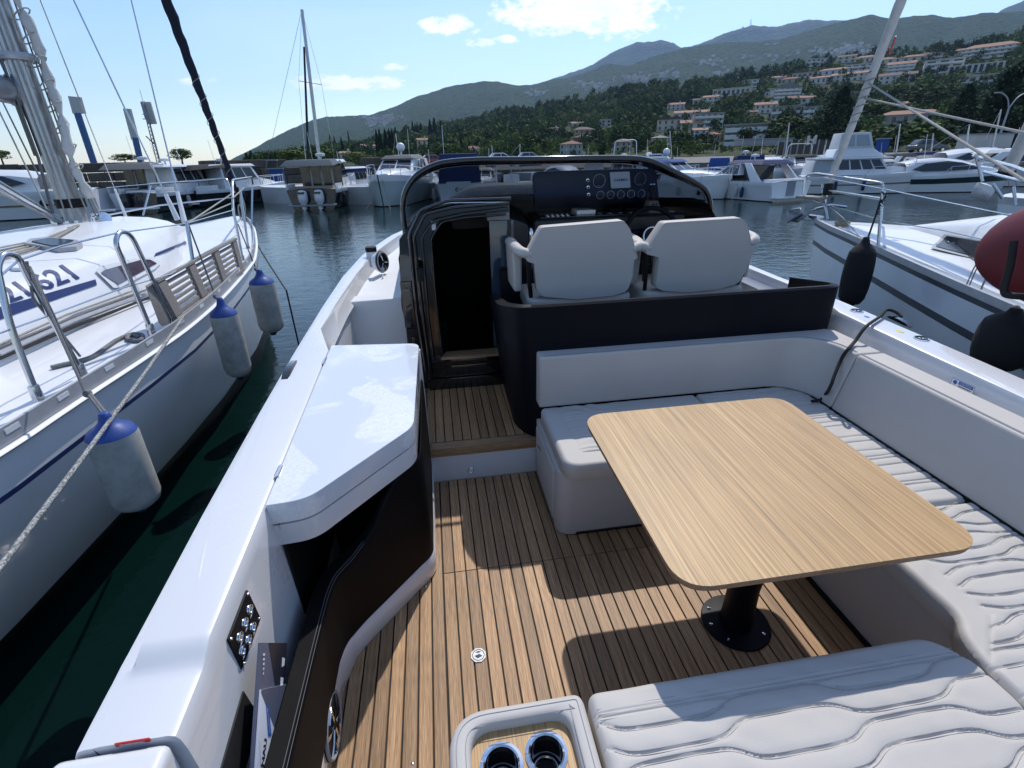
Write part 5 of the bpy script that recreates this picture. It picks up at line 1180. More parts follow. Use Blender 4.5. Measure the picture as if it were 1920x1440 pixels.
# ---------------------------------------------------------------- starboard neighbour
nr = [wz(1527, 414, .95), wz(1553, 428, .945), wz(1590, 444, .94), wz(1640, 467, .93), wz(1720, 504, .92), wz(1800, 540, .91), wz(1860, 566, .905), wz(1920, 592, .90)]
d_ = nr[-1]-nr[-2]; d_.z = 0; nr += [nr[-1]+d_*1.5, nr[-1]+d_*6+Vector((.06, 0, 0)), nr[-1]+d_*13+Vector((.45, 0, 0))]
bowR = nr[0]+Vector((.05, .07, .008))
SR = thing('sailing_yacht', 'white sailing yacht with grey stripes, red kayak and black fenders on the starboard side', 'sailing boat', (bowR.x, 2.5, WL))
mbH, mbD, stR, rgR, axR, sdR = yacht_hull(bowR, nr, (.045, -1), lambda s: .86-.12*min(1, s/4), [.02, .055, .22, .275, .95], None, parent=SR, mats=[1, 2, 0, 2, 0, 0, 3, 3], stem_back=.25)
mbH.build('hull', [HULLG, ALU, mat('stripe_slate', (.035, .042, .055), .35), ANTI], SR, smooth=50)
mbD.build('deck', DECKW, SR, smooth=50)
rail = spline([r[0][0] for r in rgR], 5); m = MB()
m.loft([[p+sdR*.012+Vector((0, 0, -.01)), p+sdR*.012+Vector((0, 0, .035)), p-sdR*.02+Vector((0, 0, .035)), p-sdR*.03+Vector((0, 0, -.01))] for p in rail], closed=True).build('toe_rail', ALU, SR)
m = MB(); m.loft([[p-sdR*.035+Vector((0, 0, .0)), p-sdR*.035+Vector((0, 0, .022)), p-sdR*.10+Vector((0, 0, .022)), p-sdR*.10+Vector((0, 0, .0))] for p in rail], closed=True).build('deck_edge_trim', mat('trim_grey', (.26, .29, .32), .5), SR)
bow_ = bowR
mbC = trunk(stR, axR, sdR, 1.25, 8, .42, .06, .40, nose=1.6); mbC.build('coachroof', DECKW, SR, smooth=45)
allR = MB(); [allR.add(q.v, q.f) for q in (mbC, mbD)]; treeR = bvh(allR)
lay(treeR, [[(1745, 466), (1772, 440), (1850, 452), (1935, 462), (1935, 520), (1850, 492)]], 'window_frame', mat('frame_grey', (.35, .37, .38), .5), SR, .006)
lay(treeR, [[(1754, 464), (1778, 443), (1850, 455), (1930, 465), (1930, 512), (1840, 487)]], 'window', TINT, SR, .012)
dl_ = [p for p in [hit(treeR, x, y, .01)[0] for x, y in ((1590, 414), (1620, 416), (1650, 420), (1680, 424), (1700, 418), (1715, 412))] if p is not None]
if len(dl_) > 2: MB().tube(dl_, .016, 8).build('deck_line', ROPET, SR, smooth=60)
pc_ = hit(treeR, 1578, 424, .0)[0]
if pc_ is not None: tag(MB().tube([pc_+Vector(((.06+.004*(k // 14))*cos(k*pi/7), (.06+.004*(k // 14))*sin(k*pi/7), .012+.010*(k // 14))) for k in range(56)], .011, 6).build('coiled_rope', ROPET, None, smooth=60), 'coil of tan rope on the foredeck of the right yacht', 'rope')
def wr_(P, Xs, r, name, mt__, n=6, rp=0):
    pts = [wx(px, py, X) for (px, py), X in zip(P, Xs)]
    if rp: pts = round_path(pts, rp)
    return MB().tube(pts, r, n).build(name, mt__, SR, smooth=60)
X0 = bowR.x
s1 = wz(1646, 466, .94).x+.06
wr_([(1646, 466), (1656, 352)], [s1, s1], .014, 'stanchion', STEEL, 10)
wr_([(1541, 346), (1546, 380), (1552, 412)], [X0+.1]*3, .013, 'stanchion', STEEL, 10)
wr_([(1505, 372), (1510, 328), (1530, 325), (1655, 343), (1658, 360)], [X0-.05, X0-.05, X0, X0+.1, s1], .013, 'pulpit', STEEL, 10, .06)
wr_([(1552, 357), (1655, 373)], [X0+.1, s1], .013, 'pulpit', STEEL, 10)
wr_([(1508, 368), (1552, 385)], [X0-.05, X0+.1], .012, 'pulpit', STEEL, 10)
wr_([(1545, 333), (1660, 355), (1850, 395), (1935, 412)], [X0+.1, s1, s1-.4, s1-.5], .0055, 'lifeline', STEEL)
wr_([(1560, 386), (1660, 415), (1770, 432), (1935, 470)], [X0+.1, s1, s1-.3, s1-.5], .004, 'lifeline', STEEL)
wr_([(1556, 388), (1580, 408), (1620, 452)], [X0+.05, X0, s1-.1], .006, 'bow_line', ROPEW)
MB().box(X0-.10, X0+.08, bowR.y-.05, bowR.y+.30, bowR.z+.24, bowR.z+.27).build('pulpit_seat', OLDW, SR, bevel=.006)
MB().box(X0-.05, X0+.05, bowR.y-.1, bowR.y+.42, bowR.z-.02, bowR.z+.05).build('bow_roller', STEEL, SR, bevel=.01)
a = wx(1520, 398, X0-.02); m = MB()
m.hexa([a+Vector((-.0, -.02, .03)), a+Vector((.0, .02, .03)), a+Vector((-.22, .06, -.08)), a+Vector((-.22, -.06, -.08))], [a+Vector((0, -.02, .0)), a+Vector((0, .02, 0)), a+Vector((-.20, .06, -.11)), a+Vector((-.20, -.06, -.11))])
m.add([a+Vector((-.10, 0, -.03)), a+Vector((-.24, -.13, .02)), a+Vector((-.30, 0, -.12)), a+Vector((-.24, .13, .02)), a+Vector((-.16, 0, .06))], [(0, 1, 2), (0, 2, 3), (0, 3, 4), (0, 4, 1)])
m.build('anchor', mat('galvanised', (.30, .32, .34), .5, metal=.6, noise_s=15, noise_amt=.3), SR, solid=.012)
MB().tube([a+Vector((-.02, 0, .02)), a+Vector((.25, -.02, .08)), a+Vector((.45, -.05, .05))], .016, 8).build('anchor_shank', STEEL, SR)
f0 = wx(1556, 340, X0+.12); hd = wx(1690, 0, X0+.12-.20); fd = hd-f0
MB().cyl(f0+Vector((0, 0, -.16)), f0+Vector((0, 0, -.02)), .055, n=16).build('furling_drum', BLK, SR, bevel=.01)
MB().tube([f0+Vector((0, 0, -.3)), f0], .012, 8).build('forestay', STEEL, SR)
FR = MB().tube([f0+fd*(i*.035) for i in range(58)], [(.036+.012*min(1, i*.035))*(1+.05*sin(i*2.1)) for i in range(58)], 12).build('furled_genoa', SAILW, SR, smooth=80)
hx = [f0+fd*(.35+i*.0012)+Vector((.052*cos(i*.16), .052*sin(i*.16), 0)) for i in range(260)]
MB().tube(hx, .004, 5).build('furling_sheet', ROPEG, FR)
c = f0+fd*.80; MB().prism([c+Vector((.02, -.06, -.10)), c+Vector((.055, -.05, -.09)), c+Vector((.075, -.05, .06)), c+Vector((.06, -.052, .05))], (.002, -.004, 0)).build('sail_patch', RED, FR)
q0 = f0+fd*.60; q1 = f0+fd*.52
for (a, b, X) in ((q0, (1935, 348), s1-.5), (q1, (1935, 252), s1+.4)): MB().tube([a, wx(*b, X)], .010, 8).build('jib_sheet', ROPEW, SR)
# chain plate on the topsides
pc_ = [wx(x, y, wz(1845, 545, .93).x-.03) for x, y in ((1831, 548), (1848, 546), (1845, 582), (1840, 590), (1829, 590), (1823, 583))]
CP = MB().prism(pc_, (-.010, 0, 0)).build('chain_plate', STEEL, SR, bevel=.002)
for (x, y) in ((1832, 564), (1840, 565), (1830, 573), (1838, 575)):
    p = wx(x, y, wz(1845, 545, .93).x-.042); MB().cyl(p, p+Vector((-.006, 0, 0)), .006, n=10).build('bolt', CHROME, CP)
wr_([(1838, 548), (1842, 536), (1850, 520), (1848, 500)], [wz(1845, 545, .93).x-.02]*4, .006, 'kayak_lashing', ROPEW)
for (x, X, nm, l, d, r, L, top) in (((1607, 515), 0, 'a', 'slim black covered fender hanging near the bow of the right yacht', 5.1, .108, .50, (1626, 448)), ((1882, 640), 0, 'b', 'fat black covered fender close to our side deck under the kayak', 3.75, .125, .30, (1905, 578))):
    t = fender(x[0], x[1], d, r, L, l, FCOV, FCOV, top, 'black covered fenders on the right yacht')
tag(MB().tube([wx(1626, 450, s1-.12), wx(1640, 410, s1-.03), wx(1655, 362, s1)], .008, 6).build('fender_lanyard', RUB, None), 'black line tying the slim fender to the stanchion', 'rope')
c = wx(1657, 365, s1); tag(MB().tube([c+Vector((.018*cos(k*1.2), .02*sin(k*1.2), -.004*k+.03*sin(k*.7))) for k in range(40)], .006, 5).build('coiled_rope', RUB, None), 'bunch of black line knotted round the top of the stanchion', 'rope')
# kayak on its edge, with the J bracket
ka = wx(1836, 470, 2.95); kb = ka+Vector((.02, -3.4, .25)); KY = thing('kayak', 'dark red kayak carried on its side outside the right yacht rail', 'kayak', (ka.x, ka.y-1.6, ka.z-.3))
m = MB(); rr = []; N = 30
for i in range(N+1):
    t = (i/N)**2.1 if i < N*.8 else (i/N)**2.1; c = ka.lerp(kb, t); s = max(0, 1-abs(1-2*t)**5)**.5; w, h = .32*s+.004, .19*s+.004
    ring = []
    for k in range(20):
        a_ = 2*pi*k/20; x_, z_ = cos(a_), sin(a_); x_ = x_*(1 if x_ < 0 else .75); ring.append(c+Vector((h*x_, 0, 0))+Vector((.0, 0, w*z_+.04*s)))
    rr.append(ring)
m.loft(rr, closed=True).build('kayak_hull', KRED, KY, smooth=60)
MB().tube([c+Vector((0, 0, .0)) for c in [ka+Vector((-.012, -.05, .03)), ka+Vector((-.03, -.08, .0)), ka+Vector((-.02, -.05, -.05))]], .012, 8).build('carry_handle', RED, KY)
for (dx) in (0, .016): MB().tube([ka+Vector((-.03, -.06+dx, .0)), ka+Vector((-.04, -.05+dx, -.10)), ka+Vector((-.035, -.04+dx, -.18))], .0035, 6).build('handle_cord', ROPEW, KY)
Xk = ka.x-.27
pj = [wx(1901, 452, Xk), wx(1894, 500, Xk), wx(1882, 540, Xk), wx(1884, 552, Xk), wx(1900, 555, Xk), wx(1925, 556, Xk+.05)]
tag(MB().tube(round_path(pj, .03), .016, 12).build('kayak_bracket', RUB, None, smooth=60), 'black padded J bracket holding the red kayak', 'bracket')
MB().cyl(wx(1902, 450, Xk), wx(1901, 454, Xk), .014, n=12).build('bracket_tip', CHROME, bpy.data.objects['kayak_bracket'])
bpy.data.objects['bracket_tip'].parent = None if False else bpy.data.objects['kayak_bracket']
# third yacht further off on the right, its pale bow only
S3 = thing('sailing_yacht', 'pale sailing yacht whose bow shows behind the right yacht, anchor hung on it', 'sailing boat', wz(1880, 440, WL))
b3 = wz(1872, 368, 1.1); n3 = [b3, b3+Vector((.10, -.5, -.02)), b3+Vector((-.02, -1.2, -.04)), b3+Vector((-.3, -2.4, -.06)), b3+Vector((-.6, -4, -.08)), b3+Vector((-.7, -6, -.08))]
mbH, mbD, st3, rg3, ax3, sd3 = yacht_hull(b3+Vector((.25, .3, 0)), n3, (.25, -1), lambda s: .85, [.06, .10, .9], None, mats=[2, 2, 0, 0, 3, 3], stem_back=.4)
mbH.build('hull', [HULLG, NAVYS, ALU, ANTI], S3, smooth=50); mbD.build('deck', DECKW, S3)
for (a, b) in (((1862, 345), (1880, 372)), ((1830, 290), (1842, 340)), ((1900, 350), (1905, 385))): MB().tube([wy(*a, b3.y-.2), wy(*b, b3.y-.3)], .02, 8).build('pulpit', STEEL, S3)
MB().tube([wy(1825, 292, b3.y), wy(1900, 312, b3.y-1), wy(1935, 325, b3.y-1.5)], .02, 8).build('pulpit', STEEL, S3)
MB().tube([wy(1845, 322, b3.y), wy(1935, 345, b3.y-1)], .02, 8).build('pulpit', STEEL, S3)
a = wy(1890, 318, b3.y); b = wy(1925, 252, b3.y-.2); MB().tube([a, b, b+(b-a)*2], [.075, .085, .11], 12).build('furled_genoa', SAILW, S3); MB().cyl(a-(b-a)*.16, a, .10, n=14).build('furling_drum', BLK, S3)
a = wy(1850, 360, b3.y); m = MB(); m.add([a+Vector(v) for v in ((-.20, 0, .13), (.14, 0, .04), (-.08, -.12, -.12), (.04, .08, .10), (-.22, .04, -.06))], [(0, 1, 3), (0, 1, 2), (0, 2, 4)]); m.build('anchor', mat('galvanised_light', (.5, .52, .54), .5, metal=.4), S3, solid=.02)
# ================================================================== water
def water():
    m = bpy.data.materials.new('harbour_water'); m.use_nodes = True; nt = m.node_tree; n = nt.nodes; L = nt.links; b = n['Principled BSDF']
    b.inputs['Base Color'].default_value = (.0018, .011, .010, 1); b.inputs['Roughness'].default_value = .035; b.inputs['IOR'].default_value = 1.333
    tc = n.new('ShaderNodeTexCoord')
    hs = []
    for sc, st, det in (((.9, 1.5, 1), .5, 3), ((3.2, 5.0, 1), .45, 4), ((9, 13, 1), .16, 3)):
        mp = n.new('ShaderNodeMapping'); mp.inputs['Scale'].default_value = sc; mp.inputs['Rotation'].default_value = (0, 0, .4*len(hs)); L.new(tc.outputs['Object'], mp.inputs[0])
        nz = n.new('ShaderNodeTexNoise'); nz.inputs['Scale'].default_value = 1; nz.inputs['Detail'].default_value = det; nz.inputs['Distortion'].default_value = .4; L.new(mp.outputs[0], nz.inputs['Vector'])
        mu = n.new('ShaderNodeMath'); mu.operation = 'MULTIPLY'; L.new(nz.outputs['Fac'], mu.inputs[0]); mu.inputs[1].default_value = st; hs.append(mu.outputs[0])
    a = n.new('ShaderNodeMath'); a.operation = 'ADD'; L.new(hs[0], a.inputs[0]); L.new(hs[1], a.inputs[1])
    a2 = n.new('ShaderNodeMath'); a2.operation = 'ADD'; L.new(a.outputs[0], a2.inputs[0]); L.new(hs[2], a2.inputs[1])
    bp = n.new('ShaderNodeBump'); bp.inputs['Strength'].default_value = .5; bp.inputs['Distance'].default_value = .04; L.new(a2.outputs[0], bp.inputs['Height']); L.new(bp.outputs[0], b.inputs['Normal'])
    return m
me = bpy.data.meshes.new('water'); me.from_pydata([(x, y, WL) for x, y in ((-6500, -6500), (6500, -6500), (6500, 6500), (-6500, 6500))], [], [(0, 1, 2, 3)]); me.materials.append(water())
o = bpy.data.objects.new('water', me); COL.objects.link(o); struct(o)

# ================================================================== hills (polar sheets round the camera, each at its real distance)
def greens(name, c1, c2, scale, bump_d, c3=None, vill=0):
    m = bpy.data.materials.new(name); m.use_nodes = True; nt = m.node_tree; n = nt.nodes; L = nt.links; b = n['Principled BSDF']; b.inputs['Roughness'].default_value = .95; b.inputs['Specular IOR Level'].default_value = .1
    tc = n.new('ShaderNodeTexCoord')
    nz = n.new('ShaderNodeTexNoise'); nz.inputs['Scale'].default_value = scale; nz.inputs['Detail'].default_value = 8; nz.inputs['Roughness'].default_value = .7; L.new(tc.outputs['Object'], nz.inputs['Vector'])
    vo = n.new('ShaderNodeTexVoronoi'); vo.inputs['Scale'].default_value = scale*3.0; L.new(tc.outputs['Object'], vo.inputs['Vector'])
    cr = n.new('ShaderNodeValToRGB'); e = cr.color_ramp.elements; e[0].position = .36; e[0].color = (*c1, 1); e[1].position = .62; e[1].color = (*c2, 1)
    L.new(nz.outputs['Fac'], cr.inputs[0]); last = cr.outputs[0]
    if c3:
        n2 = n.new('ShaderNodeTexNoise'); n2.inputs['Scale'].default_value = scale*.16; n2.inputs['Detail'].default_value = 5; L.new(tc.outputs['Object'], n2.inputs['Vector'])
        mr = n.new('ShaderNodeMapRange'); mr.inputs[1].default_value = .58; mr.inputs[2].default_value = .68; mr.inputs[4].default_value = .8; L.new(n2.outputs['Fac'], mr.inputs[0])
        mx = n.new('ShaderNodeMixRGB'); L.new(mr.outputs[0], mx.inputs[0]); L.new(last, mx.inputs[1]); mx.inputs[2].default_value = (*c3, 1); last = mx.outputs[0]
    L.new(last, b.inputs['Base Color'])
    ad = n.new('ShaderNodeMath'); ad.operation = 'SUBTRACT'; L.new(nz.outputs['Fac'], ad.inputs[0]); mu = n.new('ShaderNodeMath'); mu.operation = 'MULTIPLY'; mu.inputs[1].default_value = .6; L.new(vo.outputs['Distance'], mu.inputs[0]); L.new(mu.outputs[0], ad.inputs[1])
    bp = n.new('ShaderNodeBump'); bp.inputs['Strength'].default_value = 1; bp.inputs['Distance'].default_value = bump_d; L.new(ad.outputs[0], bp.inputs['Height']); L.new(bp.outputs[0], b.inputs['Normal'])
    return m
class Hill:
    def __init__(s, name, ridge, D0, D1, el0, p, rough, mt, seed, na=520, ns=60, spur=0):
        s.D0, s.D1, s.p = D0, D1, p
        R = [azel(*q) for q in ridge]; s.ra = [a for a, _ in R]; s.re = [e for _, e in R]; s.el0 = el0; s.rough = rough; s.seed = seed; s.spur = spur
        a0, a1 = s.ra[0], s.ra[-1]; mb = MB(); rings = []
        for i in range(na+1):
            az = a0+(a1-a0)*i/na; r = []
            for j in range(ns+1): r.append(s.pt(az, j/ns))
            r.append(s.pt(az, 1, 1.08, -.4)); rings.append(r)
        mb.loft(rings); s.o = struct(mb.build(name, mt, None, smooth=0))
        for f in s.o.data.polygons: f.use_smooth = True
    def el(s, az, t):
        e1 = np.interp(az, s.ra, s.re); x = s.el0+(e1-s.el0)*t**s.p
        nv = noise.fractal(Vector((az*s.rough, t*3.1, s.seed)), .8, 2.1, 6); fade = sin(pi*min(1, max(0, t)))**.7 if t < 1 else 0
        return x+(e1-s.el0)*(s.spur*nv*fade)
    def pt(s, az, t, k=1, dz=0):
        D = (s.D0+(s.D1-s.D0)*t)*k; e = s.el(az, t); jag = (noise.fractal(Vector((az*s.rough*9, s.seed, 1)), 1, 2, 4)*.0012 if t > .9 else 0)
        return (CWD.x+D*sin(az), CWD.y+D*cos(az), CWD.z+D*tan(e+jag)*(1 if k == 1 else .9)+dz*D*.1*(k != 1))
    def inv(s, az, e):
        lo, hi = 0, 1
        for _ in range(18):
            m_ = (lo+hi)/2
            if s.el(az, m_) < e: lo = m_
            else: hi = m_
        return lo
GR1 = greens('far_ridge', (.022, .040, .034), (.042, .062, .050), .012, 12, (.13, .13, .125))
GR2 = greens('mountain_woods', (.010, .024, .010), (.050, .088, .026), .05, 16)
GR3 = greens('hill_ground', (.030, .045, .018), (.075, .085, .045), .10, 1.2)
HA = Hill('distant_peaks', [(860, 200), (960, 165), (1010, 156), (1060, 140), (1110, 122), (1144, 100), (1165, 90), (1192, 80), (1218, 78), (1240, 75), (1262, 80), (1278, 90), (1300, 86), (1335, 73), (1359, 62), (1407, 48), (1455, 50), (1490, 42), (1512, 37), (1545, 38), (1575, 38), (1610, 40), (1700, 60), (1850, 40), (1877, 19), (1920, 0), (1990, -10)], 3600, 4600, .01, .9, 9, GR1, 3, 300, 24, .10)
HB = Hill('mountain', [(330, 318), (425, 303), (470, 281), (505, 262), (540, 244), (575, 229), (610, 219), (650, 217), (690, 216), (720, 207), (740, 200), (780, 181), (815, 171), (850, 160), (880, 156), (910, 152), (935, 153), (960, 159), (1000, 160), (1030, 150), (1070, 145), (1110, 131), (1144, 119), (1177, 123), (1230, 104), (1278, 91), (1354, 79), (1421, 78), (1460, 74), (1527, 54), (1584, 39), (1632, 27), (1670, 35), (1718, 30), (1747, 27), (1786, 34), (1838, 25), (1920, 21), (2040, 10)], 800, 2600, .004, .95, 7, GR2, 11, 620, 80, .13)
CR = [(430, 312), (520, 303), (560, 294), (620, 279), (680, 273), (720, 262), (760, 250), (820, 243), (870, 232), (930, 216), (990, 206), (1050, 196), (1110, 182), (1170, 170), (1230, 162), (1300, 157), (1350, 150), (1400, 139), (1450, 132), (1520, 117), (1600, 110), (1680, 104), (1750, 98), (1830, 84), (1870, 82), (1920, 72), (2040, 60)]
HC = Hill('wooded_hill', CR, 105, 560, -.004, .85, 12, GR3, 5, 300, 40, .05)
def place(px, py, hill=None):
    """the spot on the near hill that the pixel shows"""
    h = hill or HC; a, e = azel(px, py); t = h.inv(a, e); return Vector(h.pt(a, t)), a, t
# quay and road at the foot of the hill
CONC = mat('concrete', (.17, .16, .145), .85, noise_s=.8, noise_amt=.35, bump_s=6, bump=.3, bump_d=.02)
STONE = mat('breakwater_stone', (.105, .088, .072), .9, noise_s=1.1, noise_amt=.5, bump_s=3, bump=.8, bump_d=.08, obj_var=.3)
def polar(name, pxs, D0, D1, z0, z1, mt, kind='structure'):
    """a sheet between two distances with a face down to the water on its near edge"""
    R = []
    for px in pxs:
        a = azel(px, 300)[0]; d = Vector((sin(a), cos(a), 0)); R.append([Vector((CWD.x, CWD.y, 0))+d*D0+Vector((0, 0, WL-1)), Vector((CWD.x, CWD.y, 0))+d*D0+Vector((0, 0, z0)), Vector((CWD.x, CWD.y, 0))+d*D1+Vector((0, 0, z1))])
    o = MB().loft(R).build(name, mt, None, smooth=0); o['kind'] = kind; return o
polar('quay', list(range(560, 2080, 40)), 62, 118, .95, 1.5, CONC)
# breakwater: courses of stone blocks, the quay apron before them
BW = thing('breakwater', 'long dark stone breakwater wall behind the left boats', 'sea wall', (wd(300, 340, 40).x, wd(300, 340, 40).y, WL))
random.seed(4)
blocks = {}
def block_mesh(w, h, d):
    key = (w, h, d)
    if key not in blocks:
        o = MB().box(-w/2, w/2, -d/2, d/2, 0, h).build('stone_block', STONE, None, bevel=.04, seg=1); me = o.data; bpy.data.objects.remove(o); blocks[key] = me
    return blocks[key]
def seg_pt(px, D, z): a = azel(px, 300)[0]; return Vector((CWD.x+D*sin(a), CWD.y+D*cos(a), z))
A_, B_ = seg_pt(-90, 53, 0), seg_pt(700, 58, 0); dirw = (B_-A_).normalized(); Lw = (B_-A_).length; ang = atan2(dirw.y, dirw.x); nw = Vector((dirw.y, -dirw.x, 0))
for row, (z, h, off) in enumerate(((.30, .72, -.3), (1.02, .66, 0), (1.68, .70, .25))):
    x = 0
    while x < Lw:
        w = random.choice((1.6, 2.1, 2.7, 3.3))
        if row < 2 or random.random() < (.95 if x < Lw*.5 else .75):
            o = bpy.data.objects.new('stone_block', block_mesh(w-.05, h-.04, 1.2)); COL.objects.link(o); o.parent = BW
            p = A_+dirw*(x+w/2)-nw*off+Vector((0, 0, z)); o.location = p-Vector(BW.location); o.rotation_euler = (random.uniform(-.02, .02), random.uniform(-.02, .02), ang+random.uniform(-.04, .04))
        x += w
m = MB(); a_, b_ = A_+nw*3.6, B_+nw*3.6; m.hexa([a_+Vector((0, 0, -1.4)), b_+Vector((0, 0, -1.4)), B_-nw*1.5+Vector((0, 0, -1.4)), A_-nw*1.5+Vector((0, 0, -1.4))], [a_+Vector((0, 0, .18)), b_+Vector((0, 0, .18)), B_-nw*1.5+Vector((0, 0, .36)), A_-nw*1.5+Vector((0, 0, .36))])
m.build('quay_apron', mat('apron_concrete', (.16, .15, .135), .9, noise_s=1.5, noise_amt=.4, bump_s=5, bump=.3, bump_d=.03), BW)

# ================================================================== trees
LEAFS = [mat('leaf_dark', (.034, .060, .018), .8, spec=.12, noise_s=.6, noise_amt=.4), mat('leaf_mid', (.072, .115, .030), .8, spec=.12, noise_s=.6, noise_amt=.4), mat('leaf_green', (.115, .165, .042), .8, spec=.12, noise_s=.6, noise_amt=.35), mat('leaf_pale', (.17, .205, .06), .8, spec=.12, noise_s=.6, noise_amt=.35)]
CYP = mat('cypress_leaf', (.018, .032, .016), .85, spec=.1, noise_s=1, noise_amt=.4)
PINE = mat('pine_leaf', (.022, .040, .020), .85, spec=.1, noise_s=1, noise_amt=.5)
BARK = mat('bark', (.07, .055, .045), .9)
rs = np.random.RandomState(3)
def crown_arrays(n, rx, rz, leaf, clump=6, seed=0, pts=None):
    r = np.random.RandomState(seed)
    if pts is None:
        cc = r.normal(size=(clump, 3)); cc /= np.linalg.norm(cc, axis=1)[:, None]; cc *= .55; k = r.randint(clump, size=n)
        d = r.normal(size=(n, 3)); d /= np.linalg.norm(d, axis=1)[:, None]; P = cc[k]+d*(.50*r.rand(n, 1)**.25); P[:, 2] = np.maximum(P[:, 2], -.85); P = P*[rx, rx, rz]
    else: P = pts; d = r.normal(size=(n, 3)); d /= np.linalg.norm(d, axis=1)[:, None]
    nrm = d+r.normal(size=(n, 3))*.5; nrm /= np.linalg.norm(nrm, axis=1)[:, None]
    t = np.cross(nrm, r.normal(size=(n, 3))); t /= np.linalg.norm(t, axis=1)[:, None]; b = np.cross(nrm, t); s = leaf*(.6+.8*r.rand(n, 1))
    V = np.stack([P+t*s, P+b*s*.8, P-t*s*.9, P-b*s*.7], 1).reshape(-1, 3); return V
def quads_mesh(name, V, mats, mi=None):
    n = len(V)//4; me = bpy.data.meshes.new(name); me.vertices.add(len(V)); me.vertices.foreach_set('co', V.astype(np.float32).ravel())
    me.loops.add(n*4); me.loops.foreach_set('vertex_index', np.arange(n*4, dtype=np.int32)); me.polygons.add(n); me.polygons.foreach_set('loop_start', np.arange(0, n*4, 4, dtype=np.int32)); me.polygons.foreach_set('loop_total', np.full(n, 4, dtype=np.int32))
    for m_ in mats: me.materials.append(m_)
    if mi is not None: me.polygons.foreach_set('material_index', mi.astype(np.int32))
    me.update(calc_edges=True); me.validate(); return me
def mixed(n, base, seed): r = np.random.RandomState(seed); return np.clip(base+r.choice([-1, 0, 0, 0, 1], size=n), 0, 3)
TREEM = {}
def tree_mesh(kind, v):
    k = (kind, v)
    if k in TREEM: return TREEM[k]
    r = np.random.RandomState(100+v)
    if kind == 'broad': n = 900; V = crown_arrays(n, 1, .8, .085, 9, 10+v); me = quads_mesh('crown', V, LEAFS, mixed(n, 1+v % 3, v))
    elif kind == 'dark': n = 1100; V = crown_arrays(n, 1, .9, .075, 11, 30+v); me = quads_mesh('crown', V, LEAFS, mixed(n, 0, v))
    elif kind == 'cypress':
        n = 700; z = r.rand(n); a = r.rand(n)*2*pi; rad = np.sin(np.clip(z*.93+.07, 0, 1)*pi)**.6*(1-z*.45)*(.75+.25*r.rand(n)); P = np.stack([rad*np.cos(a), rad*np.sin(a), z*2-1], 1); V = crown_arrays(n, 1, 1, .16, seed=v, pts=P)
        me = quads_mesh('crown', V, [CYP])
    elif kind == 'conifer':
        n = 2600; z = r.rand(n)**1.2; a = r.rand(n)*2*pi; tier = .72+.28*np.abs(np.sin(z*26+a*.5)); rad = (1-z)**.75*tier*(.55+.45*r.rand(n))*(1+.2*np.sin(a*3+v)); P = np.stack([rad*np.cos(a), rad*np.sin(a), z*2-1-.12*rad], 1); V = crown_arrays(n, 1, 1, .05, seed=v, pts=P); me = quads_mesh('crown', V, [PINE])
    TREEM[k] = me; return me
def tree(name, label, kind, px, ybase, ytop, wpx, v=0, group=None, D=None, cat='tree'):
    if D is None: P, a, t = place(px, ybase); Dh = math.hypot(P.x-CWD.x, P.y-CWD.y)
    else: P = wd(px, ybase, D); Dh = D
    zt = wd(px, ytop, Dh).z; H = max(.8, zt-P.z); R_ = wpx*Dh/1038/2; th = thing(name, label, cat, P, group)
    c = bpy.data.objects.new('crown', tree_mesh(kind, v)); COL.objects.link(c); c.parent = th
    lo = .0 if kind in ('cypress',) else (.08 if kind == 'conifer' else .15)
    c.location = (0, 0, H*(lo+(1-lo)/2)); c.scale = (R_, R_, H*(1-lo)/2/(1 if kind in ('cypress', 'conifer') else .8)); c.rotation_euler = (0, 0, v*1.3+px)
    m = MB(); m.tube([(0, 0, -.5), (.03*H, .01*H, H*.35), (0, 0, H*.7)], [.035*H+.05, .025*H+.03, .01*H], 7); o = m.build('trunk', BARK); o.parent = th
    return th
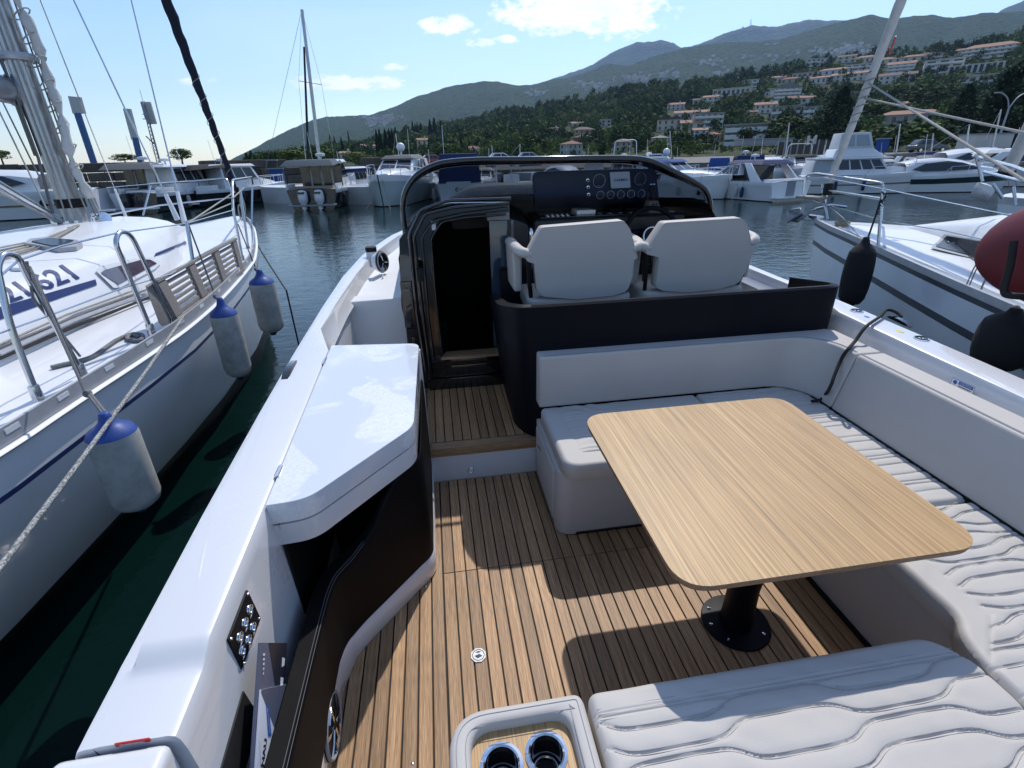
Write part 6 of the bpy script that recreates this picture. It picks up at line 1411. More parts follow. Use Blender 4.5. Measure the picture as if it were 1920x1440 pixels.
# forest cover of the near hill: more trees than anyone could count
HOUSES = [  # x0, x1, ytop(eave), ybase, wall, roof, storeys, columns, kind, label
 (1250, 1283, 196, 206, 'white', 'terra', 2, 4, 'gable', 'small white house with long orange roof, highest of the left hillside cluster'),
 (1263, 1328, 211, 223, 'pale', 'terra', 1, 6, 'gable', 'long pale blue house with orange roof in mid hillside'),
 (1299, 1355, 213, 241, 'cream', None, 3, 5, 'flat', 'three storey off white flat roofed house beside the tall dark trees'),
 (1230, 1277, 224, 245, 'cream', 'brown', 2, 4, 'gable2', 'cream house with dark brown double gabled roof'),
 (1275, 1316, 230, 242, 'cream', 'terra', 1, 3, 'gable', 'low cream house with faded orange roof right of the double gabled house'),
 (1299, 1325, 245, 257, 'pale', 'terra', 2, 2, 'gable', 'pale two storey cottage with bright orange roof above the dark red roofed house'),
 (1315, 1350, 258, 268, 'ochre', 'red', 1, 4, 'hip', 'low ochre house with dark red roof and awning'),
 (1355, 1433, 235, 274, 'grey', None, 3, 5, 'flat', 'large concrete apartment block with rows of balconies behind the cruiser'),
 (1219, 1253, 263, 275, 'beige', 'grey', 1, 3, 'hip', 'beige house with pale grey hipped roof near the shore'),
 (1151, 1186, 268, 284, 'beige', 'brown', 2, 3, 'hip', 'stone house with worn brown roof behind the metal boat arch'),
 (1316, 1345, 182, 197, 'white', 'terra', 2, 3, 'gable', 'white house with orange roof above the long pale blue house'),
 (1298, 1317, 187, 198, 'cream', 'brown', 1, 2, 'gable', 'small cream house with brown roof left of the white orange roofed house'),
 (1336, 1403, 166, 181, 'white', None, 1, 8, 'flat', 'long white flat roofed terrace row climbing the wooded slope'),
 (1393, 1420, 150, 164, 'white', None, 2, 2, 'flat', 'white stepped modern house at the upper end of the terrace row'),
 (1415, 1453, 196, 213, 'white', 'terra', 2, 4, 'gable', 'white house with orange roof and two rows of four dark windows'),
 (1445, 1497, 200, 227, 'beige', None, 2, 5, 'flat', 'beige flat roofed house with deep balconies below the tall gabled block'),
 (1396, 1418, 210, 229, 'ochre', 'brown', 2, 2, 'gable', 'narrow orange brown house left of the white house with eight windows'),
 (1450, 1497, 165, 191, 'white', 'grey', 4, 5, 'gablef', 'tall white apartment house with wide grey gable'),
 (1474, 1511, 184, 201, 'pale', 'red', 2, 3, 'gable', 'pale blue house with red roof right of the tall gabled block'),
 (1448, 1471, 145, 154, 'white', 'terra', 1, 2, 'gable', 'small white house with faded orange roof above the tall gabled block'),
 (1465, 1495, 148, 157, 'beige', 'red', 1, 3, 'hip', 'low house with long red roof above the tall gabled block'),
 (1521, 1546, 146, 157, 'white', 'terra', 1, 3, 'hip', 'white house with orange hipped roof above the dark cedar'),
 (1505, 1535, 201, 222, 'pale', None, 2, 3, 'flat', 'pale blue modern house left of the dark cedar'),
 (1434, 1452, 167, 179, 'white', None, 2, 2, 'flat', 'small white flat roofed house left of the tall gabled block'),
 (1487, 1520, 137, 147, 'cream', None, 1, 4, 'flat', 'cream flat roofed house on the crest of the lower town'),
 (1536, 1585, 131, 142, 'pale', 'terra', 1, 5, 'hip', 'wide pale house with orange hipped roof left of the mast like furled sail'),
 (1560, 1622, 139, 153, 'white', 'terra', 2, 7, 'gable', 'long white house with many dark arched windows left of the furled sail'),
 (1588, 1631, 121, 134, 'white', None, 2, 4, 'flat', 'white flat roofed block just left of the furled sail'),
 (1521, 1552, 146, 155, 'cream', 'terra', 1, 3, 'gable', 'cream house with orange roof below the wide pale house'),
 (1651, 1682, 111, 126, 'cream', 'terra', 2, 3, 'gable', 'cream house with orange roof just right of the furled sail'),
 (1667, 1706, 120, 138, 'white', 'terra', 3, 4, 'gable', 'white house with three tiers of balconies under an orange roof'),
 (1696, 1729, 106, 116, 'cream', 'terra', 1, 3, 'hip', 'low cream house with broad orange roof high in the town'),
 (1653, 1706, 141, 157, 'white', 'brown', 2, 6, 'gable', 'long white house with brown roof and six window bays right of the furled sail'),
 (1740, 1791, 112, 138, 'white', None, 3, 3, 'flat', 'white modern villa with three wide terraces'),
 (1793, 1859, 121, 137, 'white', None, 1, 9, 'piers', 'dark facade with a row of white piers high on the slope'),
 (1815, 1885, 88, 110, 'cream', 'terra', 3, 9, 'hip', 'large hotel with orange roof and three rows of balconies at the hill top'),
 (1786, 1815, 95, 105, 'beige', 'terra', 1, 3, 'hip', 'beige house with low orange roof left of the hotel'),
 (1741, 1784, 99, 108, 'beige', 'brown', 1, 4, 'gable', 'low stone coloured terrace left of the hotel and its cypresses'),
 (1513, 1535, 111, 125, 'white', None, 2, 3, 'flat', 'white cubic house at the upper left edge of the town'),
 (1537, 1553, 110, 123, 'white', None, 2, 2, 'flat', 'narrow white house beside a dark conifer at the upper town'),
 (1572, 1600, 106, 118, 'cream', 'brown', 2, 3, 'gable', 'cream house with brown roof at the top edge of the town'),
 (1605, 1635, 108, 119, 'cream', 'terra', 1, 4, 'hip', 'cream house with faded roof, top edge of the town, left of the furled sail'),
 (1793, 1850, 143, 157, 'white', None, 1, 5, 'flat', 'low white modern house under the row of white piers'),
 (1675, 1705, 196, 206, 'lime', 'terra', 1, 2, 'gable', 'lime green house with orange roof among the trees'),
 (1657, 1756, 214, 233, 'grey', 'terra', 1, 6, 'hip', 'long grey stone building with a wide orange roof'),
 (1594, 1631, 172, 188, 'grey', None, 1, 3, 'flat', 'grey flat roofed building half hidden behind the furled sail'),
 (1500, 1524, 183, 203, 'white', 'terra', 2, 2, 'gable', 'white house at the upper left of the dark cedar'),
 (1047, 1093, 270, 291, 'sage', 'red', 2, 5, 'hip', 'grey green villa with red hipped roof and tall arched windows near the shore'),
 (1074, 1117, 243, 259, 'ochre', 'brown', 2, 4, 'hip', 'ochre villa with brown hipped roof and white awning'),
 (1071, 1095, 231, 240, 'cream', 'pink', 1, 2, 'gable', 'small house with pink roof above the ochre villa'),
 (1073, 1110, 262, 270, 'brick', 'brown', 1, 3, 'hip', 'low brick house with dark roof between the two villas'),
 (1029, 1046, 241, 250, 'cream', 'red', 1, 1, 'gable', 'small red roofed house half hidden in the trees'),
 (1125, 1147, 225, 237, 'white', None, 2, 2, 'flat', 'small white cubic house alone in the woods'),
 (880, 909, 281, 295, 'white', 'red', 1, 3, 'gable', 'white cottage with dark red roof behind the parked cars'),
 (680, 710, 274, 289, 'white', 'terra', 2, 4, 'gable', 'white two storey house with orange roof left of the cypress group'),
 (782, 803, 262, 284, 'sand', 'terra', 2, 2, 'gable', 'tall sand coloured house with orange roof in front of the cypress row'),
 (637, 657, 287, 300, 'white', 'terra', 1, 1, 'gable', 'small white house with orange roof lowest on the shore at the left'),
]
boxes = []
for h in HOUSES:
    P, a, t = place((h[0]+h[1])/2, h[3]); boxes.append((h[0]-3, h[1]+3, h[2]-6, h[3]+1, math.hypot(P.x-CWD.x, P.y-CWD.y)))
def forest(name, hill, n, smin, smax, px0, px1, leafs, nq, label=None, tmin=.0, seed=1):
    r = np.random.RandomState(seed); protos = [crown_arrays(nq, 1, .85, .15, 5, 200+i) for i in range(6)]; Vs, Ms = [], []
    a0, a1 = azel(px0, 300)[0], azel(px1, 300)[0]
    for _ in range(n):
        az = a0+(a1-a0)*r.rand(); t = tmin+(1-tmin)*r.rand()**.9
        P = hill.pt(az, t); D = math.hypot(P[0]-CWD.x, P[1]-CWD.y); s = (smin+(smax-smin)*r.rand()**1.5)*min(1, max(.42, D/300)); v = Vector((P[0], P[1], P[2]+s*.8))-CWD
        w = v.dot(FW); px = 960+FPX*v.dot(RW)/w; py = 720-FPX*v.dot(UW)/w; rp = s*1038/D
        bad = False
        for (x0, x1, y0, y1, Dh) in boxes:
            if x0-rp*.6 < px < x1+rp*.6 and y0-rp*.3 < py < y1+rp*.9 and D < Dh+2:
                bad = r.rand() > (.16 if py > (y0+y1)/2+2 else .0); break
        if bad: continue
        if 1690 < px < 1990 and py > 225 and False: continue
        V = protos[r.randint(6)]*[s, s, s*(.9+.5*r.rand())]+[P[0], P[1], P[2]+s*.75]; Vs.append(V)
        c = min(3, max(0, int(noise.noise(Vector((P[0]*.025, P[1]*.025, 0)))*2.6+1.6+r.normal()*.75))); q = np.full(nq, c); q[r.rand(nq) < .25] = max(0, c-1); Ms.append(q)
    o = bpy.data.objects.new(name, quads_mesh(name, np.concatenate(Vs), leafs, np.concatenate(Ms))); COL.objects.link(o); o['kind'] = 'stuff'; o['label'] = label; o['category'] = 'woodland' if False else 'trees'
    return o
forest('forest', HC, 7600, 2.0, 4.8, 470, 2030, LEAFS, 120, 'dense green broadleaf woods covering the hillside behind the harbour')
random.seed(11)
CY = [(624, 290, 252, 8), (631, 290, 256, 6), (645, 299, 258, 7), (655, 268, 245, 4), (711, 299, 245, 9), (717, 299, 244, 10), (727, 297, 244, 12), (735, 298, 243, 9), (740, 298, 243, 9), (746, 292, 239, 8), (776, 265, 227, 6), (781, 266, 232, 6), (785, 266, 230, 6), (791, 266, 231, 7),
      (809, 270, 225, 10), (817, 270, 222, 11), (829, 266, 228, 8), (866, 292, 261, 11), (881, 292, 265, 10), (891, 279, 256, 9), (873, 240, 221, 4), (1808, 106, 84, 6), (1817, 106, 80, 6)]
CYL = ['leftmost dark cypress, behind the twin white outboards', 'second cypress from the left, touching the leftmost one', 'slim cypress beside the lowest white house on the left shore', 'short cypress alone higher up, right of the slim one',
       'slender cypress starting the dense group right of the white house', 'cypress just inside the dense group, second from its left', 'widest cypress in the middle of the dense group', 'tall cypress right of the widest one in the dense group', 'cypress second from the right in the dense group', 'last tall cypress on the right of the dense group', 'thin cypress topping the wood right of the dense group',
       'first cypress of the row behind the sand coloured house', 'second cypress of the row behind the sand coloured house', 'third cypress of the row behind the sand coloured house', 'fourth cypress of the row, right behind the sand coloured house', 'broad cypress right of the sand coloured house', 'tallest broad cypress right of the sand coloured house', 'last cypress of the row right of the sand coloured house',
       'squat cypress left of the white cottage with dark red roof', 'squat cypress in front of the white cottage with dark red roof', 'pointed cypress above the white cottage with dark red roof', 'tiny cypress high in the wood above the cottage', 'left of two slim cypresses by the hilltop hotel', 'right of two slim cypresses by the hilltop hotel']
for i, (px, yb, yt, w) in enumerate(CY):
    lab = CYL[i]
    tree('cypress_tree', lab, 'cypress', px, yb, yt, w, i % 3, 'cypresses along the left shore' if i < 21 else 'cypresses beside the hilltop hotel')
for (nm, lab, kind, px, yb, yt, w, v) in (
    ('broadleaf_tree', 'yellow green tree left of the sand coloured house', 'broad', 764, 289, 259, 26, 2), ('broadleaf_tree', 'round green tree overlapping the sand coloured house', 'broad', 781, 284, 261, 18, 1),
    ('broadleaf_tree', 'bushy green tree behind the white parked car at the left', 'broad', 838, 298, 268, 38, 1), ('broadleaf_tree', 'pale rounded tree above the bushy green tree', 'broad', 844, 271, 250, 14, 2),
    ('broadleaf_tree', 'broad dark tree left of the grey green villa', 'dark', 1010, 292, 248, 62, 1), ('broadleaf_tree', 'dark tree mass above the grey green villa', 'dark', 1030, 270, 238, 40, 2),
    ('broadleaf_tree', 'tall dark tree behind the low boats right of the metal arch', 'dark', 1200, 285, 250, 34, 3), ('broadleaf_tree', 'dark round tree above the large apartment block', 'dark', 1378, 236, 202, 46, 0),
    ('broadleaf_tree', 'dark treetop above the long terrace row end', 'dark', 1392, 200, 172, 56, 1), ('broadleaf_tree', 'wide dark tree right of the apartment block', 'dark', 1465, 272, 218, 96, 2),
    ('broadleaf_tree', 'dark spreading tree left of the cedar near the harbour', 'dark', 1500, 275, 226, 60, 3), ('shrub', 'bright yellow green shrub on the quay behind the white cruiser', 'broad', 1410, 289, 266, 58, 2),
    ('shrub', 'green shrub at the quay left of the bright shrub', 'broad', 1318, 287, 268, 44, 1), ('shrub', 'dense green shrub under the beige house', 'broad', 1245, 288, 268, 60, 0),
    ('broadleaf_tree', 'airy tree in front of the apartment block right half', 'dark', 1400, 278, 238, 44, 0), ('conifer_tree', 'dark broad cedar beside the flybridge boat canopy', 'conifer', 1560, 285, 165, 104, 0),
    ('conifer_tree', 'giant dark conifer at the right edge of the view', 'conifer', 1893, 300, 55, 150, 1), ('conifer_tree', 'dark conifer left of the giant conifer', 'conifer', 1840, 292, 138, 70, 2),
    ('pine_tree', 'wide olive green pine crown behind the right motor yachts', 'broad', 1680, 288, 226, 120, 0), ('pine_tree', 'olive pine crown left of the lime green house', 'broad', 1640, 232, 188, 76, 0),
    ('pine_tree', 'rounded pine above the wide orange tiled roof', 'dark', 1735, 212, 158, 80, 1), ('pine_tree', 'pine crown in front of the grey stone building', 'dark', 1750, 268, 226, 84, 2),
    ('conifer_tree', 'conifer between the lime house and the giant conifer', 'conifer', 1790, 262, 160, 66, 0), ('conifer_tree', 'small dark conifer in the upper town', 'conifer', 1553, 128, 104, 14, 1)):
    tree(nm, lab, kind, px, yb, yt, w, v)
tree('bush', 'dark bush on top of the breakwater right of the radio mast', 'broad', 342, 306, 278, 38, 1, D=62); tree('bush', 'low ragged bush on the breakwater left of the radio mast', 'broad', 235, 306, 288, 40, 1, D=62)
tree('bush', 'dark bush above the breakwater at the left edge', 'broad', 4, 303, 281, 34, 1, D=62); tree('bush', 'low green scrub where the breakwater meets the shore', 'broad', 548, 303, 280, 56, 1, D=60); tree('bush', 'green scrub behind the dark canopied boat', 'broad', 600, 303, 276, 60, 0, D=66); tree('bush', 'bright green hedge left of the cypress group', 'broad', 672, 303, 282, 64, 2, D=100)
# villages on the mountain: clusters too far off to tell house from house
r = np.random.RandomState(9); mb = MB()
for (cx, cy, sx, sy, n) in ((705, 228, 26, 10, 70), (730, 222, 22, 7, 40), (1240, 112, 0, 0, 0), (1010, 175, 20, 5, 26), (1110, 160, 34, 7, 40), (1195, 148, 30, 6, 40), (1250, 140, 24, 6, 26), (1330, 118, 30, 8, 22), (1420, 108, 30, 6, 16), (1445, 82, 18, 4, 8), (1600, 90, 22, 5, 14), (1380, 140, 40, 6, 16), (1560, 100, 50, 8, 34), (1640, 96, 40, 6, 20)):
    for _ in range(n):
        px, py = cx+r.normal()*sx*.6, cy+r.normal()*sy*.6; P, a, t = place(px, py, HB)
        if t > .97: continue
        w, d, h = 6+r.rand()*8, 6+r.rand()*5, 4+r.rand()*4; mb.box(P.x-w/2, P.x+w/2, P.y-d/2, P.y+d/2, P.z-3, P.z+h, mi=r.randint(3))
o = mb.build('hillside_villages', [mat('far_wall_a', (.5, .48, .44), .8), mat('far_wall_b', (.42, .36, .30), .8), mat('far_wall_c', (.36, .30, .26), .8)], None, smooth=0, kind='stuff')

# ================================================================== houses on the hillside
WC = {'white': (.60, .57, .51), 'pale': (.48, .54, .58), 'cream': (.55, .50, .42), 'grey': (.34, .33, .31), 'ochre': (.42, .29, .17), 'beige': (.42, .37, .29), 'lime': (.25, .42, .06), 'sage': (.36, .40, .37), 'brick': (.20, .11, .08), 'sand': (.60, .50, .33)}
RC = {'terra': (.34, .18, .12), 'brown': (.13, .09, .07), 'red': (.22, .09, .07), 'grey': (.22, .22, .21), 'pink': (.34, .20, .17), None: (.33, .32, .30)}
WM = {k: mat('wall_'+k, v, .85, noise_s=.25, noise_amt=.18) for k, v in WC.items()}; RM = {k: mat('roof_'+str(k), v, .85, noise_s=1.2, noise_amt=.3, bump_s=3, bump=.5, bump_d=.08) for k, v in RC.items()}
WIN = mat('house_window', (.03, .035, .045), .15); SHUT = mat('house_shutter', (.20, .17, .14), .7); RAILM = mat('balcony_rail', (.62, .62, .60), .6)
def unit(name, mt, parts):
    mb = MB(); [mb.box(*p) for p in parts]; o = mb.build(name, mt, None, smooth=0); me = o.data; bpy.data.objects.remove(o); return me
WINM = unit('window', WIN, [(-.5, .5, -.06, .02, -.5, .5)]); FRM = unit('window_frame', RAILM, [(-.56, -.48, -.09, -.05, -.5, .5), (.48, .56, -.09, -.05, -.5, .5), (-.6, .6, -.16, -.05, -.6, -.5)])
BALM = unit('balcony', RAILM, [(-.5, .5, -1.1, 0, -.08, .02), (-.5, .5, -1.1, -1.0, 0, .9)])
def house(spec):
    x0, x1, yt, yb, wall, roof, fl, nc, kind, label = spec
    px = (x0+x1)/2; x0, x1 = px-(x1-x0)*.44, px+(x1-x0)*.44; P, a, t = place(px, yb); D = math.hypot(P.x-CWD.x, P.y-CWD.y); W_ = (x1-x0)*D/1038; zt = wd(px, yt, D).z; H = max(2.2, zt-P.z); dp = min(max(7, W_*.55), 14)
    t_ = thing('house' if W_ < 24 else 'apartment_house', label, 'house' if W_ < 24 else 'building', P)
    rot = Matrix.Rotation(-a+random.uniform(-.22, .22), 4, 'Z')
    def put(me_or_mb, name, mt=None, loc=(0, 0, 0), sc=(1, 1, 1), par=None):
        if isinstance(me_or_mb, MB): o = me_or_mb.build(name, mt, None, smooth=0)
        else: o = bpy.data.objects.new(name, me_or_mb); COL.objects.link(o)
        o.parent = par or t_; o.location = loc; o.scale = sc; return o
    t_.rotation_euler = rot.to_euler()
    w2 = W_/2
    if kind == 'gablef': pass
    put(MB().box(-w2, w2, 0, dp, -6, H), 'wall', WM[wall])
    rh = min(H*.32, W_*.09)+.4; e = .4
    if kind in ('gable', 'gable2'):
        if kind == 'gable':
            put(MB().hexa([(-w2-e, -e, H), (w2+e, -e, H), (w2+e, dp+e, H), (-w2-e, dp+e, H)], [(-w2-e, dp/2-.05, H+rh), (w2+e, dp/2-.05, H+rh), (w2+e, dp/2+.05, H+rh), (-w2-e, dp/2+.05, H+rh)]), 'roof', RM[roof])
        else:
            for s in (-1, 1):
                c = s*w2/2; put(MB().hexa([(c-w2/2-.2, -e, H), (c+w2/2+.2, -e, H), (c+w2/2+.2, dp+e, H), (c-w2/2-.2, dp+e, H)], [(c-.05, -e, H+rh*1.3), (c+.05, -e, H+rh*1.3), (c+.05, dp+e, H+rh*1.3), (c-.05, dp+e, H+rh*1.3)]), 'roof', RM[roof])
        put(MB().box(w2*.4, w2*.4+.7, dp*.4, dp*.4+.7, H, H+rh+.9), 'chimney', WM[wall])
    elif kind == 'gablef': put(MB().hexa([(-w2-e, -e, H), (w2+e, -e, H), (w2+e, dp+e, H), (-w2-e, dp+e, H)], [(-.1, -e, H+W_*.2), (.1, -e, H+W_*.2), (.1, dp+e, H+W_*.2), (-.1, dp+e, H+W_*.2)]), 'roof', RM[roof])
    elif kind == 'hip': put(MB().hexa([(-w2-e, -e, H), (w2+e, -e, H), (w2+e, dp+e, H), (-w2-e, dp+e, H)], [(-w2+dp*.4, dp*.45, H+rh), (w2-dp*.4, dp*.45, H+rh), (w2-dp*.4, dp*.55, H+rh), (-w2+dp*.4, dp*.55, H+rh)]), 'roof', RM[roof])
    else: put(MB().box(-w2-.3, w2+.3, -.5, dp+.3, H, H+.35), 'roof', RM[None] if wall != 'white' else WM['white'])
    fh = H/fl; cw = W_/nc; balc = kind == 'flat' and nc >= 3
    if kind == 'piers':
        put(MB().box(-w2+.5, w2-.5, -.05, 0, .3, H-.3), 'facade_panel', NAVY)
        for c in range(nc+1): put(MB().box(-w2+c*cw-.5, -w2+c*cw+.5, -1.2, 0, -.2, H), 'pier', WM['white'])
        return t_
    for f in range(fl):
        for c in range(nc):
            x = -w2+(c+.5)*cw; z = (f+.5)*fh; wmul = .66 if balc else .42
            wn_ = put(WINM, 'window', loc=(x, 0, z), sc=(cw*wmul, 1, fh*(.58 if not balc else .62)))
            if cw*D**-1*1038 > 5.5: fr = bpy.data.objects.new('window_frame', FRM); COL.objects.link(fr); fr.parent = wn_
        if balc or (kind == 'gablef') or 'balcon' in label or 'terrace' in label: put(BALM, 'balcony', loc=(0, 0, f*fh+.1), sc=(W_*.94, 1, 1))
    return t_
for h in HOUSES: house(h)
# ================================================================== boats across the harbour
RAILW = mat('rail_bright', (.66, .67, .68), .25, metal=.3)
BW_ = mat('boat_white', (.74, .75, .76), .3, coat=.5, noise_s=.7, noise_amt=.06); BT = mat('boat_pale_green', (.42, .50, .50), .35, coat=.4); BK = mat('boat_black', (.012, .013, .018), .25, coat=.5); BG = mat('boat_grey', (.22, .24, .26), .4)
BWN = mat('boat_window', (.015, .02, .028), .08, coat=.5); BCV = {'navy': mat('canvas_navy', (.015, .03, .10), .8), 'black': mat('canvas_black', (.015, .016, .018), .8), 'grey': mat('canvas_grey', (.10, .105, .11), .8), 'teal': mat('canvas_slate', (.045, .07, .09), .8), 'blue': mat('canvas_blue', (.02, .07, .25), .8), 'cream': mat('canvas_cream', (.50, .46, .38), .8), 'white': mat('canvas_white', (.60, .61, .60), .8)}
BROWN = mat('seat_tan', (.28, .20, .14), .7); CLEAR = mat('clear_vinyl', (.30, .33, .36), .15, coat=.5); OBW = mat('outboard_white', (.68, .69, .70), .3, coat=.5); OBB = mat('outboard_black', (.02, .022, .026), .35, coat=.4); OBS = mat('hull_green', (.02, .035, .035), .3, coat=.4)
def boat(label, px, py, head, L, B, F, hull='white', kind='sport', top='navy', engines=None, bridge=False, rails=True, fenders=(), canvas=None, group=None, name='motor_yacht', radar=0, arch=0, cat='motor boat', transom=None, wtop=None, stripe=None, k=.85, ref='c'):
    """local frame: x forward, y to port, z up from the water"""
    P = wz(px, py, WL); hd = Vector((sin(radians(head)), cos(radians(head)), 0)); P -= hd*L*k*{'s': -.5, 'b': .42, 'c': 0}[ref]
    R = thing(name, label, cat, P, group); R.rotation_euler = (0, 0, radians(90-head)); R.scale = (k, k, k)
    def put(mb, nm, mt, par=None, **k): o = mb.build(nm, mt, None, **k); o.parent = par or R; return o
    hm = {'white': BW_, 'pale': BT, 'black': BK, 'grey': BG, 'green': OBS, 'navy': BK}[hull]
    X = [-.5, -.46, -.3, -.1, .1, .25, .36, .44, .485, .5]; Wd = [.90, .94, .98, 1, .97, .86, .66, .40, .16, .02]; rk = [0, 0, 0, 0, 0, 0, .01, .03, .05, .06]
    rings = []; dk = []; cut = .55 if hull in ('green',) else None
    for x, w, r in zip(X, Wd, rk):
        sh = F*(1+.28*max(0, x+.1)*1.4); hb = B/2*w; xx = x*L
        h = [(hb*.0, -.4, -r*L), (hb*.62, -.12, -r*L*.9), (hb*.84, .05, -r*L*.8), (hb*.93, sh*.5, -r*L*.4), (hb*.985, sh*.80, -r*L*.12), (hb, sh*.84, -r*L*.05), (hb, sh, 0)]
        rings.append([(xx+d, y, z) for y, z, d in h]+[(xx+d, -y, z) for y, z, d in reversed(h)]); dk.append([(xx, hb*.98, sh-.01), (xx, hb*.5, sh+.05*w), (xx, 0, sh+.08*w), (xx, -hb*.5, sh+.05*w), (xx, -hb*.98, sh-.01)])
    m = MB(); n = len(rings[0])
    for j in range(n-1):
        jj = min(j, n-2-j); mi = {0: 2, 1: 2, 2: (1 if hull == 'green' else 0), 3: 0, 4: 1 if hull != 'grey' else 0, 5: 1}.get(jj, 1); m.loft([[r[j], r[j+1]] for r in rings], mi=mi)
    m.add(rings[0], [tuple(range(n))]); put(m, 'hull', [hm, BW_ if hull != 'white' or stripe is None else BW_, ANTI], smooth=40)
    if stripe: 
        m = MB(); m.loft([[tuple(Vector(r[3])*1.0+Vector((0, .012, -.05))), tuple(Vector(r[3])+Vector((0, .012, .12)))] for r in rings[1:-1]]); m.loft([[tuple(Vector(r[-4])+Vector((0, -.012, -.05))), tuple(Vector(r[-4])+Vector((0, -.012, .12)))] for r in rings[1:-1]]); put(m, 'hull_stripe', BWN, smooth=0)
    put(MB().loft(dk), 'deck', BW_)
    S_ = lambda x: F*(1+.28*max(0, x+.1)*1.4)
    hw = B/2
    put(MB().box(-L*.56, -L*.49, -hw*.85, hw*.85, .22, .32), 'swim_platform', BW_ if engines is None else BG, bevel=.02)
    def house_(x0, x1, w, z0, z1, rake_f, rake_a, win, nm='cabin', mt=BW_, wz0=.35, wz1=.85, pill=3, wmat=None):
        a = [(x0, w), (x1, w*.86), (x1, -w*.86), (x0, -w)]; b = [(x0+rake_a, w*.86), (x1-rake_f, w*.72), (x1-rake_f, -w*.72), (x0+rake_a, -w*.86)]
        o = put(MB().hexa([(x, y, z0) for x, y in a], [(x, y, z1) for x, y in b]), nm, mt, bevel=.06, seg=2)
        if win:
            def lerp(i, t, s=1.012): p = Vector((*a[i], z0)).lerp(Vector((*b[i], z1)), t); c = Vector(((x0+x1)/2, 0, p.z)); return c+(p-c)*s
            def pane(i, k, u0, u1):
                q = [lerp(i, wz0).lerp(lerp(k, wz0), u0), lerp(i, wz0).lerp(lerp(k, wz0), u1), lerp(i, wz1).lerp(lerp(k, wz1), u1), lerp(i, wz1).lerp(lerp(k, wz1), u0)]
                nn = (q[1]-q[0]).cross(q[3]-q[0]).normalized(); put(MB().prism(q, nn*.02), 'window', wmat or BWN, smooth=0)
            for i, k in ((0, 1), (3, 2)):
                for c in range(pill): pane(i, k, .06+c*.9/pill, .06+(c+.86)*.9/pill)
            for c in range(2): pane(1, 2, .06+c*.46, .06+c*.46+.42)
        return o
    zt = S_(0)
    if kind == 'sport':
        put(MB().loft([[(x*L, w*hw, S_(x)), (x*L, w*hw*.9, S_(x)+h*.7), (x*L, w*hw*.55, S_(x)+h), (x*L, -w*hw*.55, S_(x)+h), (x*L, -w*hw*.9, S_(x)+h*.7), (x*L, -w*hw, S_(x))] for x, w, h in ((-.05, .82, .62), (.05, .80, .55), (.18, .68, .42), (.30, .45, .25), (.37, .2, .08))]), 'coachroof', BW_, smooth=50)
        house_(-L*.16, L*.12, hw*.84, zt+.35, zt+1.12, L*.13, L*.02, True, 'windscreen', BW_, .1, .9, 3)
        put(MB().hexa([(-L*.36, hw*.80, zt+1.02), (L*.02, hw*.68, zt+1.12), (L*.02, -hw*.68, zt+1.12), (-L*.36, -hw*.80, zt+1.02)], [(-L*.32, hw*.55, zt+1.32), (-L*.02, hw*.5, zt+1.34), (-L*.02, -hw*.5, zt+1.34), (-L*.32, -hw*.55, zt+1.32)]), 'bimini', BCV[top], bevel=.05, seg=3)
        for s in (1, -1):
            put(MB().hexa([(-L*.40, s*hw*.93, zt-.05), (-L*.30, s*hw*.93, zt-.05), (-L*.30, s*hw*.86, zt-.05), (-L*.40, s*hw*.86, zt-.05)], [(-L*.26, s*hw*.84, zt+1.15), (-L*.20, s*hw*.84, zt+1.15), (-L*.20, s*hw*.78, zt+1.15), (-L*.26, s*hw*.78, zt+1.15)]), 'arch_leg', BW_, bevel=.03)
        put(MB().box(-L*.47, -L*.40, -hw*.80, hw*.80, zt-.5, zt+.12), 'cockpit_seat', BW_, bevel=.05); put(MB().box(-L*.2, -L*.165, -hw*.62, hw*.62, zt-.1, zt+.95), 'companionway', BWN)
        put(MB().box(-L*.505, -L*.498, -hw*.18, hw*.18, .35, zt-.05), 'transom_door', BG)
    elif kind == 'pilot':
        c0 = -.16 if engines else -.22
        house_(c0*L, L*.20, hw*.80, zt-.05, zt+1.45, L*.10, 0, True, 'cabin', BW_ if top != 'black' else BK, .38, .93, 3)
        put(MB().hexa([(c0*L-.12*L, hw*.86, zt+1.43), (L*.13, hw*.70, zt+1.43), (L*.13, -hw*.70, zt+1.43), (c0*L-.12*L, -hw*.86, zt+1.43)], [(c0*L-.10*L, hw*.80, zt+1.58), (L*.10, hw*.64, zt+1.60), (L*.10, -hw*.64, zt+1.60), (c0*L-.10*L, -hw*.80, zt+1.58)]), 'roof', BW_, bevel=.03, seg=2)
        put(MB().loft([[(x*L, w*hw, S_(x)), (x*L, w*hw*.85, S_(x)+h), (x*L, -w*hw*.85, S_(x)+h), (x*L, -w*hw, S_(x))] for x, w, h in ((.16, .70, .50), (.28, .5, .32), (.37, .2, .1))]), 'coachroof', BW_, smooth=50)
        put(MB().box(-L*.46, -L*.40, -hw*.75, hw*.75, zt-.35, zt+.12), 'cockpit_seat', BROWN if engines else BW_, bevel=.03)
        for s in (1, -1): put(MB().box(-L*.495, -L*.30, s*hw*.90-.03, s*hw*.90+.03, zt-.05, zt+.25), 'cockpit_side', BW_, bevel=.02)
    elif kind == 'fly':
        house_(-L*.26, L*.16, hw*.88, zt-.02, zt+1.15, L*.10, 0, True, 'saloon', BW_, .35, .92, 4)
